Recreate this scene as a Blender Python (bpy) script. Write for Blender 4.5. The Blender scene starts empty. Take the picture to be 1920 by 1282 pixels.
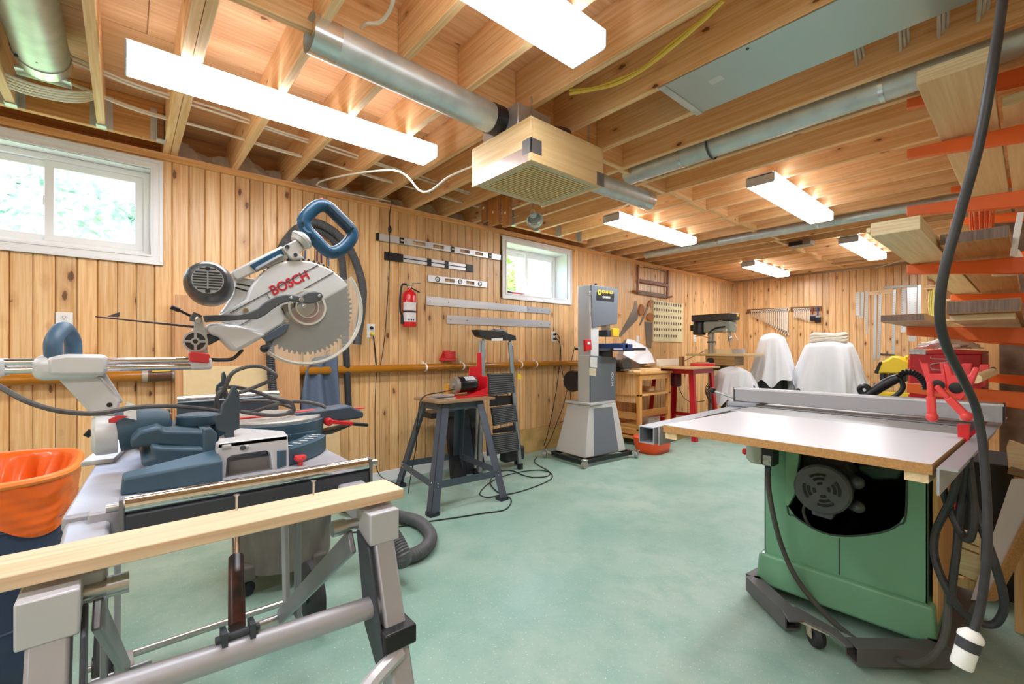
import bpy, math, random
from mathutils import Vector, Matrix, Euler

# ------------------------------------------------------------------ camera, world, exposure
SC = bpy.context.scene
COL = SC.collection
FPX, HOR, TH, CX, CH = 841.0, 655.0, math.radians(49.2), 3.68, 1.15
cam_data = bpy.data.cameras.new('camera')
cam = bpy.data.objects.new('camera', cam_data)
COL.objects.link(cam)
cam.location = (CX, 0, CH)
cam.rotation_euler = (math.pi / 2, 0, TH)
cam_data.sensor_width = 36
cam_data.lens = FPX / 1920 * 36
cam_data.shift_y = (HOR - 641) / 1920
cam_data.clip_start = 0.02
SC.camera = cam

world = bpy.data.worlds.new('world')
SC.world = world
world.use_nodes = True
wn = world.node_tree
wbg = wn.nodes['Background']
sky = wn.nodes.new('ShaderNodeTexSky')
sky.sky_type = 'NISHITA'
sky.sun_disc = False
sky.sun_elevation = math.radians(48)
sky.sun_rotation = math.radians(-60)
wn.links.new(sky.outputs[0], wbg.inputs[0])
wbg.inputs[1].default_value = 1.6
LAMP = 17.0                                    # radiance of the fluorescent lenses
SC.view_settings.view_transform = 'Standard'
SC.view_settings.look = 'None'
SC.view_settings.gamma = 1.0
SC.view_settings.use_curve_mapping = False
SC.view_settings.exposure = 1.0
SC.cycles.max_bounces = 10
SC.cycles.diffuse_bounces = 6
SC.cycles.transparent_max_bounces = 12
SC.cycles.sample_clamp_indirect = 6

# ------------------------------------------------------------------ pixels to rays
S_, C_ = math.sin(TH), math.cos(TH)
CAM = Vector((CX, 0, CH))
def ray(px, py):
    u, v = (px - 960) / FPX, (HOR - py) / FPX
    return Vector((-S_ + C_ * u, C_ + S_ * u, v))
def at_z(px, py, z):
    d = ray(px, py); return CAM + d * ((z - CH) / d.z)
def at_x(px, py, x):
    d = ray(px, py); return CAM + d * ((x - CX) / d.x)
def at_y(px, py, y):
    d = ray(px, py); return CAM + d * (y / d.y)
def at_t(px, py, t):
    return CAM + ray(px, py) * t
class Frame:
    """upright local frame: x along ang (degrees from +X), y to its left, z up"""
    def __init__(s, o, ang):
        a = math.radians(ang)
        s.o = Vector(o); s.ex = Vector((math.cos(a), math.sin(a), 0))
        s.ey = Vector((-math.sin(a), math.cos(a), 0)); s.ez = Vector((0, 0, 1))
    def P(s, x, y, z): return s.o + s.ex * x + s.ey * y + s.ez * z
    def L(s, p):
        d = Vector(p) - s.o; return Vector((d.dot(s.ex), d.dot(s.ey), d.z))
    def py(s, px, py, y):            # pixel on the local plane y = const
        d = ray(px, py); o = CAM - s.o
        t = (y - o.dot(s.ey)) / d.dot(s.ey); return s.L(CAM + d * t)
    def px(s, px, py, x):
        d = ray(px, py); o = CAM - s.o
        t = (x - o.dot(s.ex)) / d.dot(s.ex); return s.L(CAM + d * t)
    def pz(s, px, py, z): return s.L(at_z(px, py, z + s.o.z))

# ------------------------------------------------------------------ mesh collector
WL = {}
def tagset(o, label=None, cat=None, group=None, kind=None):
    if label: o['label'] = label
    if cat: o['category'] = cat
    if group: o['group'] = group
    if kind: o['kind'] = kind
    return o
def wloc(o): return WL.get(o.name, Vector((0, 0, 0)))
def thing(name, loc, label, cat, group=None, kind=None):
    o = bpy.data.objects.new(name, None); COL.objects.link(o)
    o.empty_display_size = 0.05
    o.location = loc; WL[o.name] = Vector(loc)
    return tagset(o, label, cat, group, kind)
def orth(d):
    d = d.normalized()
    a = Vector((0, 0, 1)) if abs(d.z) < 0.9 else Vector((1, 0, 0))
    u = d.cross(a).normalized(); return u, d.cross(u).normalized()
def smooth_path(pts, n=6, closed=False):
    pts = [Vector(p) for p in pts]
    if len(pts) < 3: return pts
    out = []; N = len(pts); segs = N if closed else N - 1
    for i in range(segs):
        p1, p2 = pts[i], pts[(i + 1) % N]
        p0 = pts[i - 1] if (i > 0 or closed) else p1 * 2 - p2
        p3 = pts[(i + 2) % N] if (i + 2 < N or closed) else p2 * 2 - p1
        for k in range(n):
            t = k / n
            out.append(0.5 * ((2 * p1) + (p2 - p0) * t + (2 * p0 - 5 * p1 + 4 * p2 - p3) * t * t + (3 * p1 - p0 - 3 * p2 + p3) * t ** 3))
    if not closed: out.append(pts[-1])
    return out
class MB:
    def __init__(s): s.v = []; s.f = []
    def add(s, vs, fs):
        b = len(s.v); s.v += [Vector(v) for v in vs]; s.f += [tuple(i + b for i in f) for f in fs]; return s
    def box(s, x0, x1, y0, y1, z0, z1, fr=None):
        vs = [(x, y, z) for x in (x0, x1) for y in (y0, y1) for z in (z0, z1)]
        if fr: vs = [fr.P(*v) for v in vs]
        return s.add(vs, [(0, 1, 3, 2), (4, 6, 7, 5), (0, 4, 5, 1), (2, 3, 7, 6), (0, 2, 6, 4), (1, 5, 7, 3)])
    def hexa(s, b, t):               # four base corners, four top corners
        return s.add(list(b) + list(t), [(3, 2, 1, 0), (4, 5, 6, 7)] + [(i, (i + 1) % 4, 4 + (i + 1) % 4, 4 + i) for i in range(4)])
    def bar(s, p, q, w, h, up=(0, 0, 1)):
        p, q, up = Vector(p), Vector(q), Vector(up)
        d = (q - p).normalized(); u = d.cross(up)
        u = orth(d)[0] if u.length < 1e-5 else u.normalized()
        k = u.cross(d).normalized()
        c = lambda o: [o + u * (a * w / 2) + k * (b * h / 2) for a, b in ((-1, -1), (1, -1), (1, 1), (-1, 1))]
        return s.hexa(c(p), c(q))
    def cyl(s, p, q, r0, r1=None, n=16):
        p, q = Vector(p), Vector(q); r1 = r0 if r1 is None else r1
        u, k = orth(q - p); vs = []
        for o, r in ((p, r0), (q, r1)):
            vs += [o + (u * math.cos(2 * math.pi * i / n) + k * math.sin(2 * math.pi * i / n)) * r for i in range(n)]
        return s.add(vs, [tuple(range(n))[::-1], tuple(range(n, 2 * n))] + [(i, (i + 1) % n, n + (i + 1) % n, n + i) for i in range(n)])
    def pipe(s, p, q, ro, ri, n=20):  # hollow cylinder
        p, q = Vector(p), Vector(q); u, k = orth(q - p); vs = []
        for o, r in ((p, ro), (q, ro), (q, ri), (p, ri)):
            vs += [o + (u * math.cos(2 * math.pi * i / n) + k * math.sin(2 * math.pi * i / n)) * r for i in range(n)]
        fs = []
        for a in range(4):
            b = (a + 1) % 4
            fs += [(a * n + i, a * n + (i + 1) % n, b * n + (i + 1) % n, b * n + i) for i in range(n)]
        return s.add(vs, fs)
    def tube(s, pts, r, n=8, sm=6, closed=False, rib=None):
        pts = smooth_path(pts, sm, closed) if sm else [Vector(p) for p in pts]
        if rib:                       # ribbed hose: (pitch, extra radius)
            new = []; L = 0; out = [pts[0]]
            step = rib[0] / 2
            acc = 0
            for a, b in zip(pts[:-1], pts[1:]):
                seg = (b - a).length
                while acc + step <= L + seg:
                    acc += step; out.append(a.lerp(b, (acc - L) / seg))
                L += seg
            pts = out
        N = len(pts); vs = []; u = None
        for i, p in enumerate(pts):
            a = pts[i - 1] if (i > 0 or closed) else p
            b = pts[(i + 1) % N] if (i < N - 1 or closed) else p
            d = (b - a).normalized() if (b - a).length > 1e-9 else Vector((0, 0, 1))
            if u is None: u = orth(d)[0]
            u = u - d * u.dot(d)
            u = u.normalized() if u.length > 1e-6 else orth(d)[0]
            k = d.cross(u)
            rr = r[i * len(r) // N] if isinstance(r, (list, tuple)) else r
            if rib and i % 2: rr += rib[1]
            vs += [p + (u * math.cos(2 * math.pi * j / n) + k * math.sin(2 * math.pi * j / n)) * rr for j in range(n)]
        fs = []
        for i in range(N if closed else N - 1):
            o = ((i + 1) % N) * n
            fs += [(i * n + j, i * n + (j + 1) % n, o + (j + 1) % n, o + j) for j in range(n)]
        if not closed: fs += [tuple(range(n))[::-1], tuple(range((N - 1) * n, N * n))]
        return s.add(vs, fs)
    def lathe(s, prof, o, ax=(0, 0, 1), n=24, cap=True):   # prof: (radius, along)
        o, ax = Vector(o), Vector(ax).normalized(); u, k = orth(ax); vs = []
        for r, h in prof:
            vs += [o + ax * h + (u * math.cos(2 * math.pi * i / n) + k * math.sin(2 * math.pi * i / n)) * max(r, 1e-4) for i in range(n)]
        fs = [(a * n + i, a * n + (i + 1) % n, (a + 1) * n + (i + 1) % n, (a + 1) * n + i) for a in range(len(prof) - 1) for i in range(n)]
        if cap: fs += [tuple(range(n))[::-1], tuple(range((len(prof) - 1) * n, len(prof) * n))]
        return s.add(vs, fs)
    def prism(s, poly, off):          # poly: 3D outline, off: extrusion vector
        off = Vector(off); n = len(poly); a = [Vector(p) for p in poly]
        return s.add(a + [p + off for p in a], [tuple(range(n))[::-1], tuple(range(n, 2 * n))] + [(i, (i + 1) % n, n + (i + 1) % n, n + i) for i in range(n)])
    def ring(s, outer, inner, off):   # two outlines with the same count, extruded: a plate with one opening
        off = Vector(off); n = len(outer)
        a, b = [Vector(p) for p in outer], [Vector(p) for p in inner]
        vs = a + b + [p + off for p in a] + [p + off for p in b]; fs = []
        for i in range(n):
            j = (i + 1) % n
            fs += [(i, j, n + j, n + i), (2 * n + i, 3 * n + i, 3 * n + j, 2 * n + j), (i, 2 * n + i, 2 * n + j, j), (n + i, n + j, 3 * n + j, 3 * n + i)]
        return s.add(vs, fs)
    def grid(s, fn, nu, nv, closeu=False):
        vs = [fn(i / (nu if closeu else nu - 1), j / (nv - 1)) for i in range(nu) for j in range(nv)]
        fs = [(i * nv + j, ((i + 1) % nu) * nv + j, ((i + 1) % nu) * nv + j + 1, i * nv + j + 1) for i in range(nu if closeu else nu - 1) for j in range(nv - 1)]
        return s.add(vs, fs)
    def ball(s, c, r, n=12, m=8, sc=(1, 1, 1)):
        c = Vector(c)
        return s.add([c + Vector((math.sin(math.pi * (j + .5 * (j == 0) * .2) / m) * math.cos(2 * math.pi * i / n) * r * sc[0],
                                  math.sin(math.pi * j / m) * math.sin(2 * math.pi * i / n) * r * sc[1], -math.cos(math.pi * j / m) * r * sc[2])) for j in range(m + 1) for i in range(n)],
                     [(j * n + i, j * n + (i + 1) % n, (j + 1) * n + (i + 1) % n, (j + 1) * n + i) for j in range(m) for i in range(n)])
    def build(s, name, mat, parent=None, bevel=0, smooth=True, label=None, cat=None, group=None, kind=None, solid=0, ang=32, seg=2):
        if parent is not None: o0 = wloc(parent)
        else:
            xs = [v.x for v in s.v]; ys = [v.y for v in s.v]; zs = [v.z for v in s.v]
            o0 = Vector(((min(xs) + max(xs)) / 2, (min(ys) + max(ys)) / 2, min(zs)))
        me = bpy.data.meshes.new(name)
        me.from_pydata([v - o0 for v in s.v], [], s.f); me.validate(); me.update()
        if mat: me.materials.append(mat)
        if smooth:
            me.polygons.foreach_set('use_smooth', [True] * len(me.polygons))
            me.set_sharp_from_angle(angle=math.radians(ang))
        o = bpy.data.objects.new(name, me); COL.objects.link(o)
        if parent is not None: o.parent = parent
        else: o.location = o0
        WL[o.name] = o0
        if solid:
            m = o.modifiers.new('solid', 'SOLIDIFY'); m.thickness = solid; m.offset = 0
        if bevel:
            m = o.modifiers.new('bevel', 'BEVEL'); m.width = bevel; m.segments = seg; m.limit_method = 'ANGLE'; m.angle_limit = math.radians(40)
            m.harden_normals = False
        return tagset(o, label, cat, group, kind)
def share(src, name, loc, rot=None, parent=None, mat=None):       # one more object on the same mesh
    o = bpy.data.objects.new(name, src.data); COL.objects.link(o)
    o.parent = parent
    p0 = wloc(parent) if parent else Vector((0, 0, 0))
    o.location = Vector(loc) - p0; WL[o.name] = Vector(loc)
    if rot: o.rotation_euler = rot
    for m in src.modifiers:
        n = o.modifiers.new(m.name, m.type)
        if m.type == 'BEVEL': n.width, n.segments, n.limit_method, n.angle_limit = m.width, m.segments, m.limit_method, m.angle_limit
    return o
def text(txt, size, o, ex, ey, mat, parent, name='lettering', ext=0.0006, sx=1.0, bold=0.0):
    c = bpy.data.curves.new(name, 'FONT'); c.body = txt; c.size = size; c.extrude = ext; c.offset = bold
    c.align_x = 'LEFT'
    t = bpy.data.objects.new(name, c); COL.objects.link(t)
    me = bpy.data.meshes.new_from_object(t.evaluated_get(bpy.context.evaluated_depsgraph_get()))
    bpy.data.objects.remove(t); me.materials.clear(); me.materials.append(mat)
    ex, ey = Vector(ex).normalized(), Vector(ey).normalized(); ez = ex.cross(ey); o = Vector(o)
    p0 = wloc(parent)
    for v in me.vertices: v.co = o + ex * v.co.x * sx + ey * v.co.y + ez * v.co.z - p0
    ob = bpy.data.objects.new(name, me); COL.objects.link(ob); ob.parent = parent; WL[ob.name] = p0
    return ob

# ------------------------------------------------------------------ materials
def lin(c):
    if isinstance(c, str): c = tuple(int(c[i:i + 2], 16) / 255 for i in (0, 2, 4))
    return tuple(x / 12.92 if x <= 0.04045 else ((x + 0.055) / 1.055) ** 2.4 for x in c) + (1.0,)
MATS = {}
def mat(name, col, rough=0.5, metal=0.0, spec=0.5, var=0.0, noise=0.0, nscale=30.0, bump=0.0, bscale=200.0, alpha=1.0, trans=0.0, emit=0.0, coat=0.0, col2=None, sss=0.0, stretch=(1, 1, 1)):
    if name in MATS: return MATS[name]
    m = bpy.data.materials.new(name); m.use_nodes = True; MATS[name] = m
    nt = m.node_tree; b = nt.nodes['Principled BSDF']; N = nt.nodes.new; L = nt.links.new
    b.inputs['Base Color'].default_value = lin(col)
    b.inputs['Roughness'].default_value = rough; b.inputs['Metallic'].default_value = metal
    b.inputs['Specular IOR Level'].default_value = spec; b.inputs['Alpha'].default_value = alpha
    b.inputs['Transmission Weight'].default_value = trans; b.inputs['Coat Weight'].default_value = coat
    if emit:
        b.inputs['Emission Color'].default_value = lin(col); b.inputs['Emission Strength'].default_value = emit
    if noise or var:
        tc = N('ShaderNodeTexCoord'); mp = N('ShaderNodeMapping'); mp.inputs['Scale'].default_value = stretch
        oi = N('ShaderNodeObjectInfo'); ad = N('ShaderNodeVectorMath'); ad.operation = 'MULTIPLY_ADD'
        cx = N('ShaderNodeCombineXYZ')
        for k in range(3): L(oi.outputs['Random'], cx.inputs[k])
        ad.inputs[1].default_value = (17, 31, 23); L(cx.outputs[0], ad.inputs[0]); L(tc.outputs['Object'], mp.inputs[0]); L(mp.outputs[0], ad.inputs[2])
        nz = N('ShaderNodeTexNoise'); nz.inputs['Scale'].default_value = nscale; nz.inputs['Detail'].default_value = 6
        L(ad.outputs[0], nz.inputs['Vector'])
        mx = N('ShaderNodeMix'); mx.data_type = 'RGBA'
        mx.inputs[6].default_value = lin(col)
        mx.inputs[7].default_value = lin(col2) if col2 else tuple(x * 0.55 for x in lin(col)[:3]) + (1,)
        mr = N('ShaderNodeMapRange'); mr.inputs[1].default_value = 0.35; mr.inputs[2].default_value = 0.75; mr.inputs[4].default_value = noise
        L(nz.outputs['Fac'], mr.inputs[0]); L(mr.outputs[0], mx.inputs[0])
        out = mx.outputs[2]
        if var:
            hs = N('ShaderNodeHueSaturation'); m2 = N('ShaderNodeMapRange')
            m2.inputs[3].default_value = 1 - var; m2.inputs[4].default_value = 1 + var
            L(oi.outputs['Random'], m2.inputs[0]); L(m2.outputs[0], hs.inputs['Value']); L(out, hs.inputs['Color']); out = hs.outputs[0]
        L(out, b.inputs['Base Color'])
    if bump:
        n2 = N('ShaderNodeTexNoise'); n2.inputs['Scale'].default_value = bscale; n2.inputs['Detail'].default_value = 3
        bp = N('ShaderNodeBump'); bp.inputs['Strength'].default_value = bump; bp.inputs['Distance'].default_value = 0.002
        t2 = N('ShaderNodeTexCoord'); L(t2.outputs['Object'], n2.inputs['Vector']); L(n2.outputs['Fac'], bp.inputs['Height']); L(bp.outputs[0], b.inputs['Normal'])
    return m
def wood(name, light, dark, axis='z', knots=0.0, var=0.12, rough=0.45, gs=1.0, knotcol='5a2c10', coat=0.0, grain=0.65, blotch=0.25, kscale=1.0):
    """board: grain runs along the object axis; knots as dark spots; tone varies from board to board"""
    if name in MATS: return MATS[name]
    m = bpy.data.materials.new(name); m.use_nodes = True; MATS[name] = m
    nt = m.node_tree; b = nt.nodes['Principled BSDF']; N = nt.nodes.new; L = nt.links.new
    b.inputs['Roughness'].default_value = rough; b.inputs['Coat Weight'].default_value = coat; b.inputs['Coat Roughness'].default_value = 0.25
    tc = N('ShaderNodeTexCoord'); oi = N('ShaderNodeObjectInfo'); cx = N('ShaderNodeCombineXYZ')
    for k in range(3): L(oi.outputs['Random'], cx.inputs[k])
    off = N('ShaderNodeVectorMath'); off.operation = 'MULTIPLY_ADD'; off.inputs[1].default_value = (37, 53, 71)
    L(cx.outputs[0], off.inputs[0]); L(tc.outputs['Object'], off.inputs[2])
    def mapped(sc):
        mp = N('ShaderNodeVectorMath'); mp.operation = 'MULTIPLY'; mp.inputs[1].default_value = sc; L(off.outputs[0], mp.inputs[0]); return mp.outputs[0]
    def ax(along, across):
        return {'x': (along, across, across), 'y': (across, along, across), 'z': (across, across, along)}[axis]
    # knot field warps the grain
    vo = N('ShaderNodeTexVoronoi'); vo.feature = 'F1'; vo.inputs['Scale'].default_value = 1.0; vo.inputs['Randomness'].default_value = 1.0
    L(mapped(ax(4.2 * kscale, 9.5 * kscale)), vo.inputs['Vector'])
    n1 = N('ShaderNodeTexNoise'); n1.inputs['Scale'].default_value = 1.0; n1.inputs['Detail'].default_value = 7; n1.inputs['Roughness'].default_value = 0.62; n1.inputs['Distortion'].default_value = 0.6
    L(mapped(ax(1.9 * gs, 60 * gs)), n1.inputs['Vector'])
    n2 = N('ShaderNodeTexNoise'); n2.inputs['Scale'].default_value = 1.0; n2.inputs['Detail'].default_value = 3
    L(mapped(ax(1.1, 5.0)), n2.inputs['Vector'])
    mr = N('ShaderNodeMapRange'); mr.inputs[1].default_value = 0.38; mr.inputs[2].default_value = 0.64; mr.inputs[4].default_value = min(1, grain * 1.3)
    L(n1.outputs['Fac'], mr.inputs[0])
    mx = N('ShaderNodeMix'); mx.data_type = 'RGBA'; mx.inputs[6].default_value = lin(light); mx.inputs[7].default_value = lin(dark); L(mr.outputs[0], mx.inputs[0])
    m3 = N('ShaderNodeMapRange'); m3.inputs[1].default_value = 0.4; m3.inputs[2].default_value = 0.8; m3.inputs[4].default_value = blotch; L(n2.outputs['Fac'], m3.inputs[0])
    mb = N('ShaderNodeMix'); mb.data_type = 'RGBA'; L(m3.outputs[0], mb.inputs[0]); L(mx.outputs[2], mb.inputs[6]); mb.inputs[7].default_value = lin(dark)
    out = mb.outputs[2]
    if knots:
        sp = N('ShaderNodeSeparateColor'); L(vo.outputs['Color'], sp.inputs[0])          # knot size differs from cell to cell, many cells have none
        sz = N('ShaderNodeMapRange'); sz.inputs[1].default_value = 0.12; sz.inputs[2].default_value = 1.0; sz.inputs[3].default_value = 0.004; sz.inputs[4].default_value = 0.20 * knots; L(sp.outputs[0], sz.inputs[0])
        nd = N('ShaderNodeTexNoise'); nd.inputs['Scale'].default_value = 1.0; nd.inputs['Detail'].default_value = 3; L(mapped(ax(60, 90)), nd.inputs['Vector'])
        wd = N('ShaderNodeMath'); wd.operation = 'MULTIPLY_ADD'; wd.inputs[1].default_value = 0.13; L(nd.outputs['Fac'], wd.inputs[0]); L(vo.outputs['Distance'], wd.inputs[2])
        w2 = N('ShaderNodeMath'); w2.operation = 'SUBTRACT'; w2.inputs[1].default_value = 0.065; L(wd.outputs[0], w2.inputs[0])
        dv = N('ShaderNodeMath'); dv.operation = 'DIVIDE'; L(w2.outputs[0], dv.inputs[0]); L(sz.outputs[0], dv.inputs[1])
        hr = N('ShaderNodeMapRange'); hr.inputs[1].default_value = 1.0; hr.inputs[2].default_value = 2.2; hr.inputs[3].default_value = 0.35; hr.inputs[4].default_value = 0.0; L(dv.outputs[0], hr.inputs[0])
        mh = N('ShaderNodeMix'); mh.data_type = 'RGBA'; L(hr.outputs[0], mh.inputs[0]); L(out, mh.inputs[6]); mh.inputs[7].default_value = lin('b4642a'); out = mh.outputs[2]
        kr = N('ShaderNodeMapRange'); kr.interpolation_type = 'SMOOTHSTEP'; kr.inputs[1].default_value = 0.6; kr.inputs[2].default_value = 0.95; kr.inputs[3].default_value = 0.85; kr.inputs[4].default_value = 0.0
        L(dv.outputs[0], kr.inputs[0])
        mk = N('ShaderNodeMix'); mk.data_type = 'RGBA'; L(kr.outputs[0], mk.inputs[0]); L(out, mk.inputs[6]); mk.inputs[7].default_value = lin(knotcol); out = mk.outputs[2]
    hs = N('ShaderNodeHueSaturation'); m2 = N('ShaderNodeMapRange'); m2.inputs[3].default_value = 1 - var; m2.inputs[4].default_value = 1 + var * 0.6
    L(oi.outputs['Random'], m2.inputs[0]); L(m2.outputs[0], hs.inputs['Value']); L(out, hs.inputs['Color'])
    L(hs.outputs[0], b.inputs['Base Color'])
    bp = N('ShaderNodeBump'); bp.inputs['Strength'].default_value = 0.15; bp.inputs['Distance'].default_value = 0.002
    L(n1.outputs['Fac'], bp.inputs['Height']); L(bp.outputs[0], b.inputs['Normal'])
    return m
PANEL = wood('knotty_pine_panel', 'f6d09c', 'dca05e', 'z', knots=1.1, var=0.18, rough=0.38, coat=0.15, kscale=1.15)
JOISTM = wood('joist_spruce', 'f8d5a6', 'dfa868', 'x', knots=0.7, var=0.14, rough=0.6)
BLOCKM = wood('blocking_spruce', 'f8d4a2', 'dca566', 'y', knots=0.6, var=0.1, rough=0.6)
PLYM = wood('subfloor_ply', 'f4c89c', 'dca570', 'y', knots=0.35, var=0.1, rough=0.6, kscale=0.6)
PINEX = wood('clear_pine_x', 'fbe3b8', 'e6bd84', 'x', knots=0, var=0.05, rough=0.5, blotch=0.15)
PINEY = wood('clear_pine_y', 'fbe3b8', 'e6bd84', 'y', knots=0.3, var=0.08, rough=0.5, blotch=0.15)
PINEZ = wood('clear_pine_z', 'f0c58a', 'd69c58', 'z', knots=0.4, var=0.08, rough=0.5)
MAPLE = wood('maple_ply', 'eccf9c', 'dcb57c', 'y', knots=0, var=0.05, rough=0.45, blotch=0.2, gs=0.6)
WHITE = mat('white_paint', 'f3f3f5', 0.35)
WPLAS = mat('white_plastic', 'f4f4f2', 0.3)
BLACK = mat('black_plastic', '1c1d20', 0.4)
RUBBER = mat('black_rubber', '26262a', 0.65, noise=0.4, nscale=25, col2='4a4a4c')
STEEL = mat('brushed_steel', 'c9c9ca', 0.3, 1.0, noise=0.35, nscale=14, col2='8a8a8c')
CHROME = mat('chrome', 'e6e6e8', 0.08, 1.0)
ALUM = mat('cast_aluminium', 'd2d1cf', 0.42, 0.35, noise=0.25, nscale=9, col2='a8a6a4')
GALV = mat('galvanised', 'd3dadb', 0.42, 0.6, noise=0.5, nscale=11, col2='97a5a6')
SILVER = mat('silver_paint', 'b9b9c1', 0.42, 0.3, noise=0.12, nscale=20, col2='9c9ca4')
DARKST = mat('dark_steel', '4c525c', 0.45, 0.3, noise=0.3, nscale=12, col2='3a3f47')
BOSCHB = mat('tool_blue', '3b5667', 0.5, noise=0.25, nscale=15, col2='56707c')
HANDB = mat('handle_blue', '1d4a68', 0.35, noise=0.2, nscale=20, col2='2c6484')
RED = mat('red_paint', 'd8202a', 0.38, noise=0.15, nscale=8, col2='b3141e')
REDP = mat('red_plastic', 'd63a3c', 0.4)
ORANGE = mat('orange_paint', 'f2702a', 0.4, noise=0.15, nscale=6, col2='e05f1c')
YELLOW = mat('yellow_plastic', 'f0c92e', 0.45)
CORD = mat('cord_black', '202224', 0.5)
CORDG = mat('cord_grey', '4a4848', 0.6, noise=0.4, nscale=40, col2='6d6a67')
# ================================================================== the room
ROOM_Y0, ROOM_YB, ROOM_XR, JB, JD = -3.9, 8.70, 5.2, 2.42, 0.235
RX2, RY2 = 3.80, 2.35             # right wall steps in from RX2 beyond RY2
# ---- floor: worn green paint on concrete
def floor_mat():
    m = bpy.data.materials.new('green_floor_paint'); m.use_nodes = True; nt = m.node_tree; N = nt.nodes.new; L = nt.links.new
    b = nt.nodes['Principled BSDF']; tc = N('ShaderNodeTexCoord')
    def nz(scale, det, lo, hi, mx):
        n = N('ShaderNodeTexNoise'); n.inputs['Scale'].default_value = scale; n.inputs['Detail'].default_value = det; n.inputs['Roughness'].default_value = 0.65
        L(tc.outputs['Object'], n.inputs['Vector'])
        r = N('ShaderNodeMapRange'); r.inputs[1].default_value = lo; r.inputs[2].default_value = hi; r.inputs[4].default_value = mx
        L(n.outputs['Fac'], r.inputs[0]); return r.outputs[0], n
    def mix(fac, a, c):
        x = N('ShaderNodeMix'); x.data_type = 'RGBA'; L(fac, x.inputs[0])
        if isinstance(a, str): x.inputs[6].default_value = lin(a)
        else: L(a, x.inputs[6])
        x.inputs[7].default_value = lin(c); return x.outputs[2]
    f1, _ = nz(1.3, 7, 0.4, 0.68, 0.95); f2, _ = nz(7, 8, 0.45, 0.72, 0.7); f3, n3 = nz(60, 4, 0.55, 0.72, 0.3); f4, _ = nz(130, 1, 0.70, 0.74, 0.8)
    c = mix(f1, '8fb3a6', 'adc0b2'); c = mix(f2, c, '7ba698'); c = mix(f3, c, 'b8cbbf'); c = mix(f4, c, 'eef0e6')
    L(c, b.inputs['Base Color'])
    r = N('ShaderNodeMapRange'); r.inputs[3].default_value = 0.34; r.inputs[4].default_value = 0.6; L(f1, r.inputs[0]); L(r.outputs[0], b.inputs['Roughness'])
    b.inputs['Specular IOR Level'].default_value = 0.4
    bp = N('ShaderNodeBump'); bp.inputs['Strength'].default_value = 0.25; bp.inputs['Distance'].default_value = 0.003; L(n3.outputs['Fac'], bp.inputs['Height']); L(bp.outputs[0], b.inputs['Normal'])
    return m
floor = MB().box(-0.3, ROOM_XR, ROOM_Y0, ROOM_YB + .2, -0.1, 0).build('floor', floor_mat(), smooth=False, kind='structure')
CONC = mat('rough_concrete', '86725e', 0.9, noise=0.9, nscale=7, col2='4e4238', bump=0.6, bscale=40)
TANC = mat('tan_foundation', 'dcb97a', 0.9, noise=0.8, nscale=9, col2='b08a4e', bump=0.7, bscale=40)
DRYW = mat('plain_wall', 'dcc6a4', 0.8)

# ---- left wall with two window openings
W1, W2, WZ = (-1.02, 0.125), (3.09, 4.06), (1.754, 2.30)     # clear openings
wl = MB()
segs = [(ROOM_Y0, W1[0] - .013), (W1[1] + .013, W2[0] - .013), (W2[1] + .013, ROOM_YB + .2)]
GW = .013
for a, b in segs: wl.box(-0.3, -0.02, a, b, 0, JB)
for a, b in (W1, W2):
    wl.box(-0.3, -0.02, a - .013, b + .013, 0, WZ[0] - .013); wl.box(-0.3, -0.02, a - .013, b + .013, WZ[1] + .013, JB)
wall_left = wl.build('wall_left', TANC, smooth=False, kind='structure')
PW = 0.0897
def plank_mesh(z0, z1, w=PW):
    g, e, t = 0.0015, 0.006, 0.018       # V-groove board seen along z: chamfered long edges
    prof = [(g, 0), (g, t - e), (g + e, t), (w - g - e, t), (w - g, t - e), (w - g, 0)]
    m = MB(); vs = [(x, y, z) for z in (z0, z1) for y, x in prof]
    n = 6
    m.add(vs, [tuple(range(n)), tuple(range(n, 2 * n))[::-1]] + [(i, n + i, n + (i + 1) % n, (i + 1) % n) for i in range(n)])
    return m
PCACHE = {}
def plank(kind, y, z0, z1, parent):
    k = (round(z0, 3), round(z1, 3))
    if k not in PCACHE:
        me = bpy.data.meshes.new('plank'); mm = plank_mesh(z0, z1)
        me.from_pydata(mm.v, [], mm.f); me.update(); me.materials.append(PANEL)
        PCACHE[k] = me
    o = bpy.data.objects.new('plank', PCACHE[k]); COL.objects.link(o); o.parent = parent
    p0 = wloc(parent)
    if kind == 'L': o.location = Vector((-0.018, y, 0)) - p0
    else: o.location = Vector((y, ROOM_YB, 0)) - p0; o.rotation_euler = (0, 0, -math.pi / 2)
    return o
CURB = (3.28, 5.05)
y = -0.483 - 38 * PW
while y < ROOM_YB - 0.01:
    yc = y + PW / 2; zb = 0.265 if CURB[0] < yc < CURB[1] else 0.0
    hit = None
    for wn_ in (W1, W2):
        if wn_[0] - 0.06 < yc < wn_[1] + 0.06: hit = wn_
    if hit:
        plank('L', y, zb, WZ[0] - 0.05, wall_left); plank('L', y, WZ[1] + 0.05, 2.395, wall_left)
    else: plank('L', y, zb, 2.395, wall_left)
    y += PW
MB().box(-0.02, 0.012, CURB[0], CURB[1], 0, 0.262).build('foundation_curb', TANC, wall_left, smooth=False)
TRIMM = wood('trim_pine', 'efb673', 'd08f4d', 'y', knots=0, var=0.05)
tr = MB().box(-0.02, 0.022, ROOM_Y0, ROOM_YB, 2.375, 2.42).build('trim_1', TRIMM, bevel=0.008, kind='structure')
MB().box(0.0, 0.014, ROOM_Y0, CURB[0], 0, 0.095).build('baseboard_left', WHITE, bevel=0.005, kind='structure')
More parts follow.
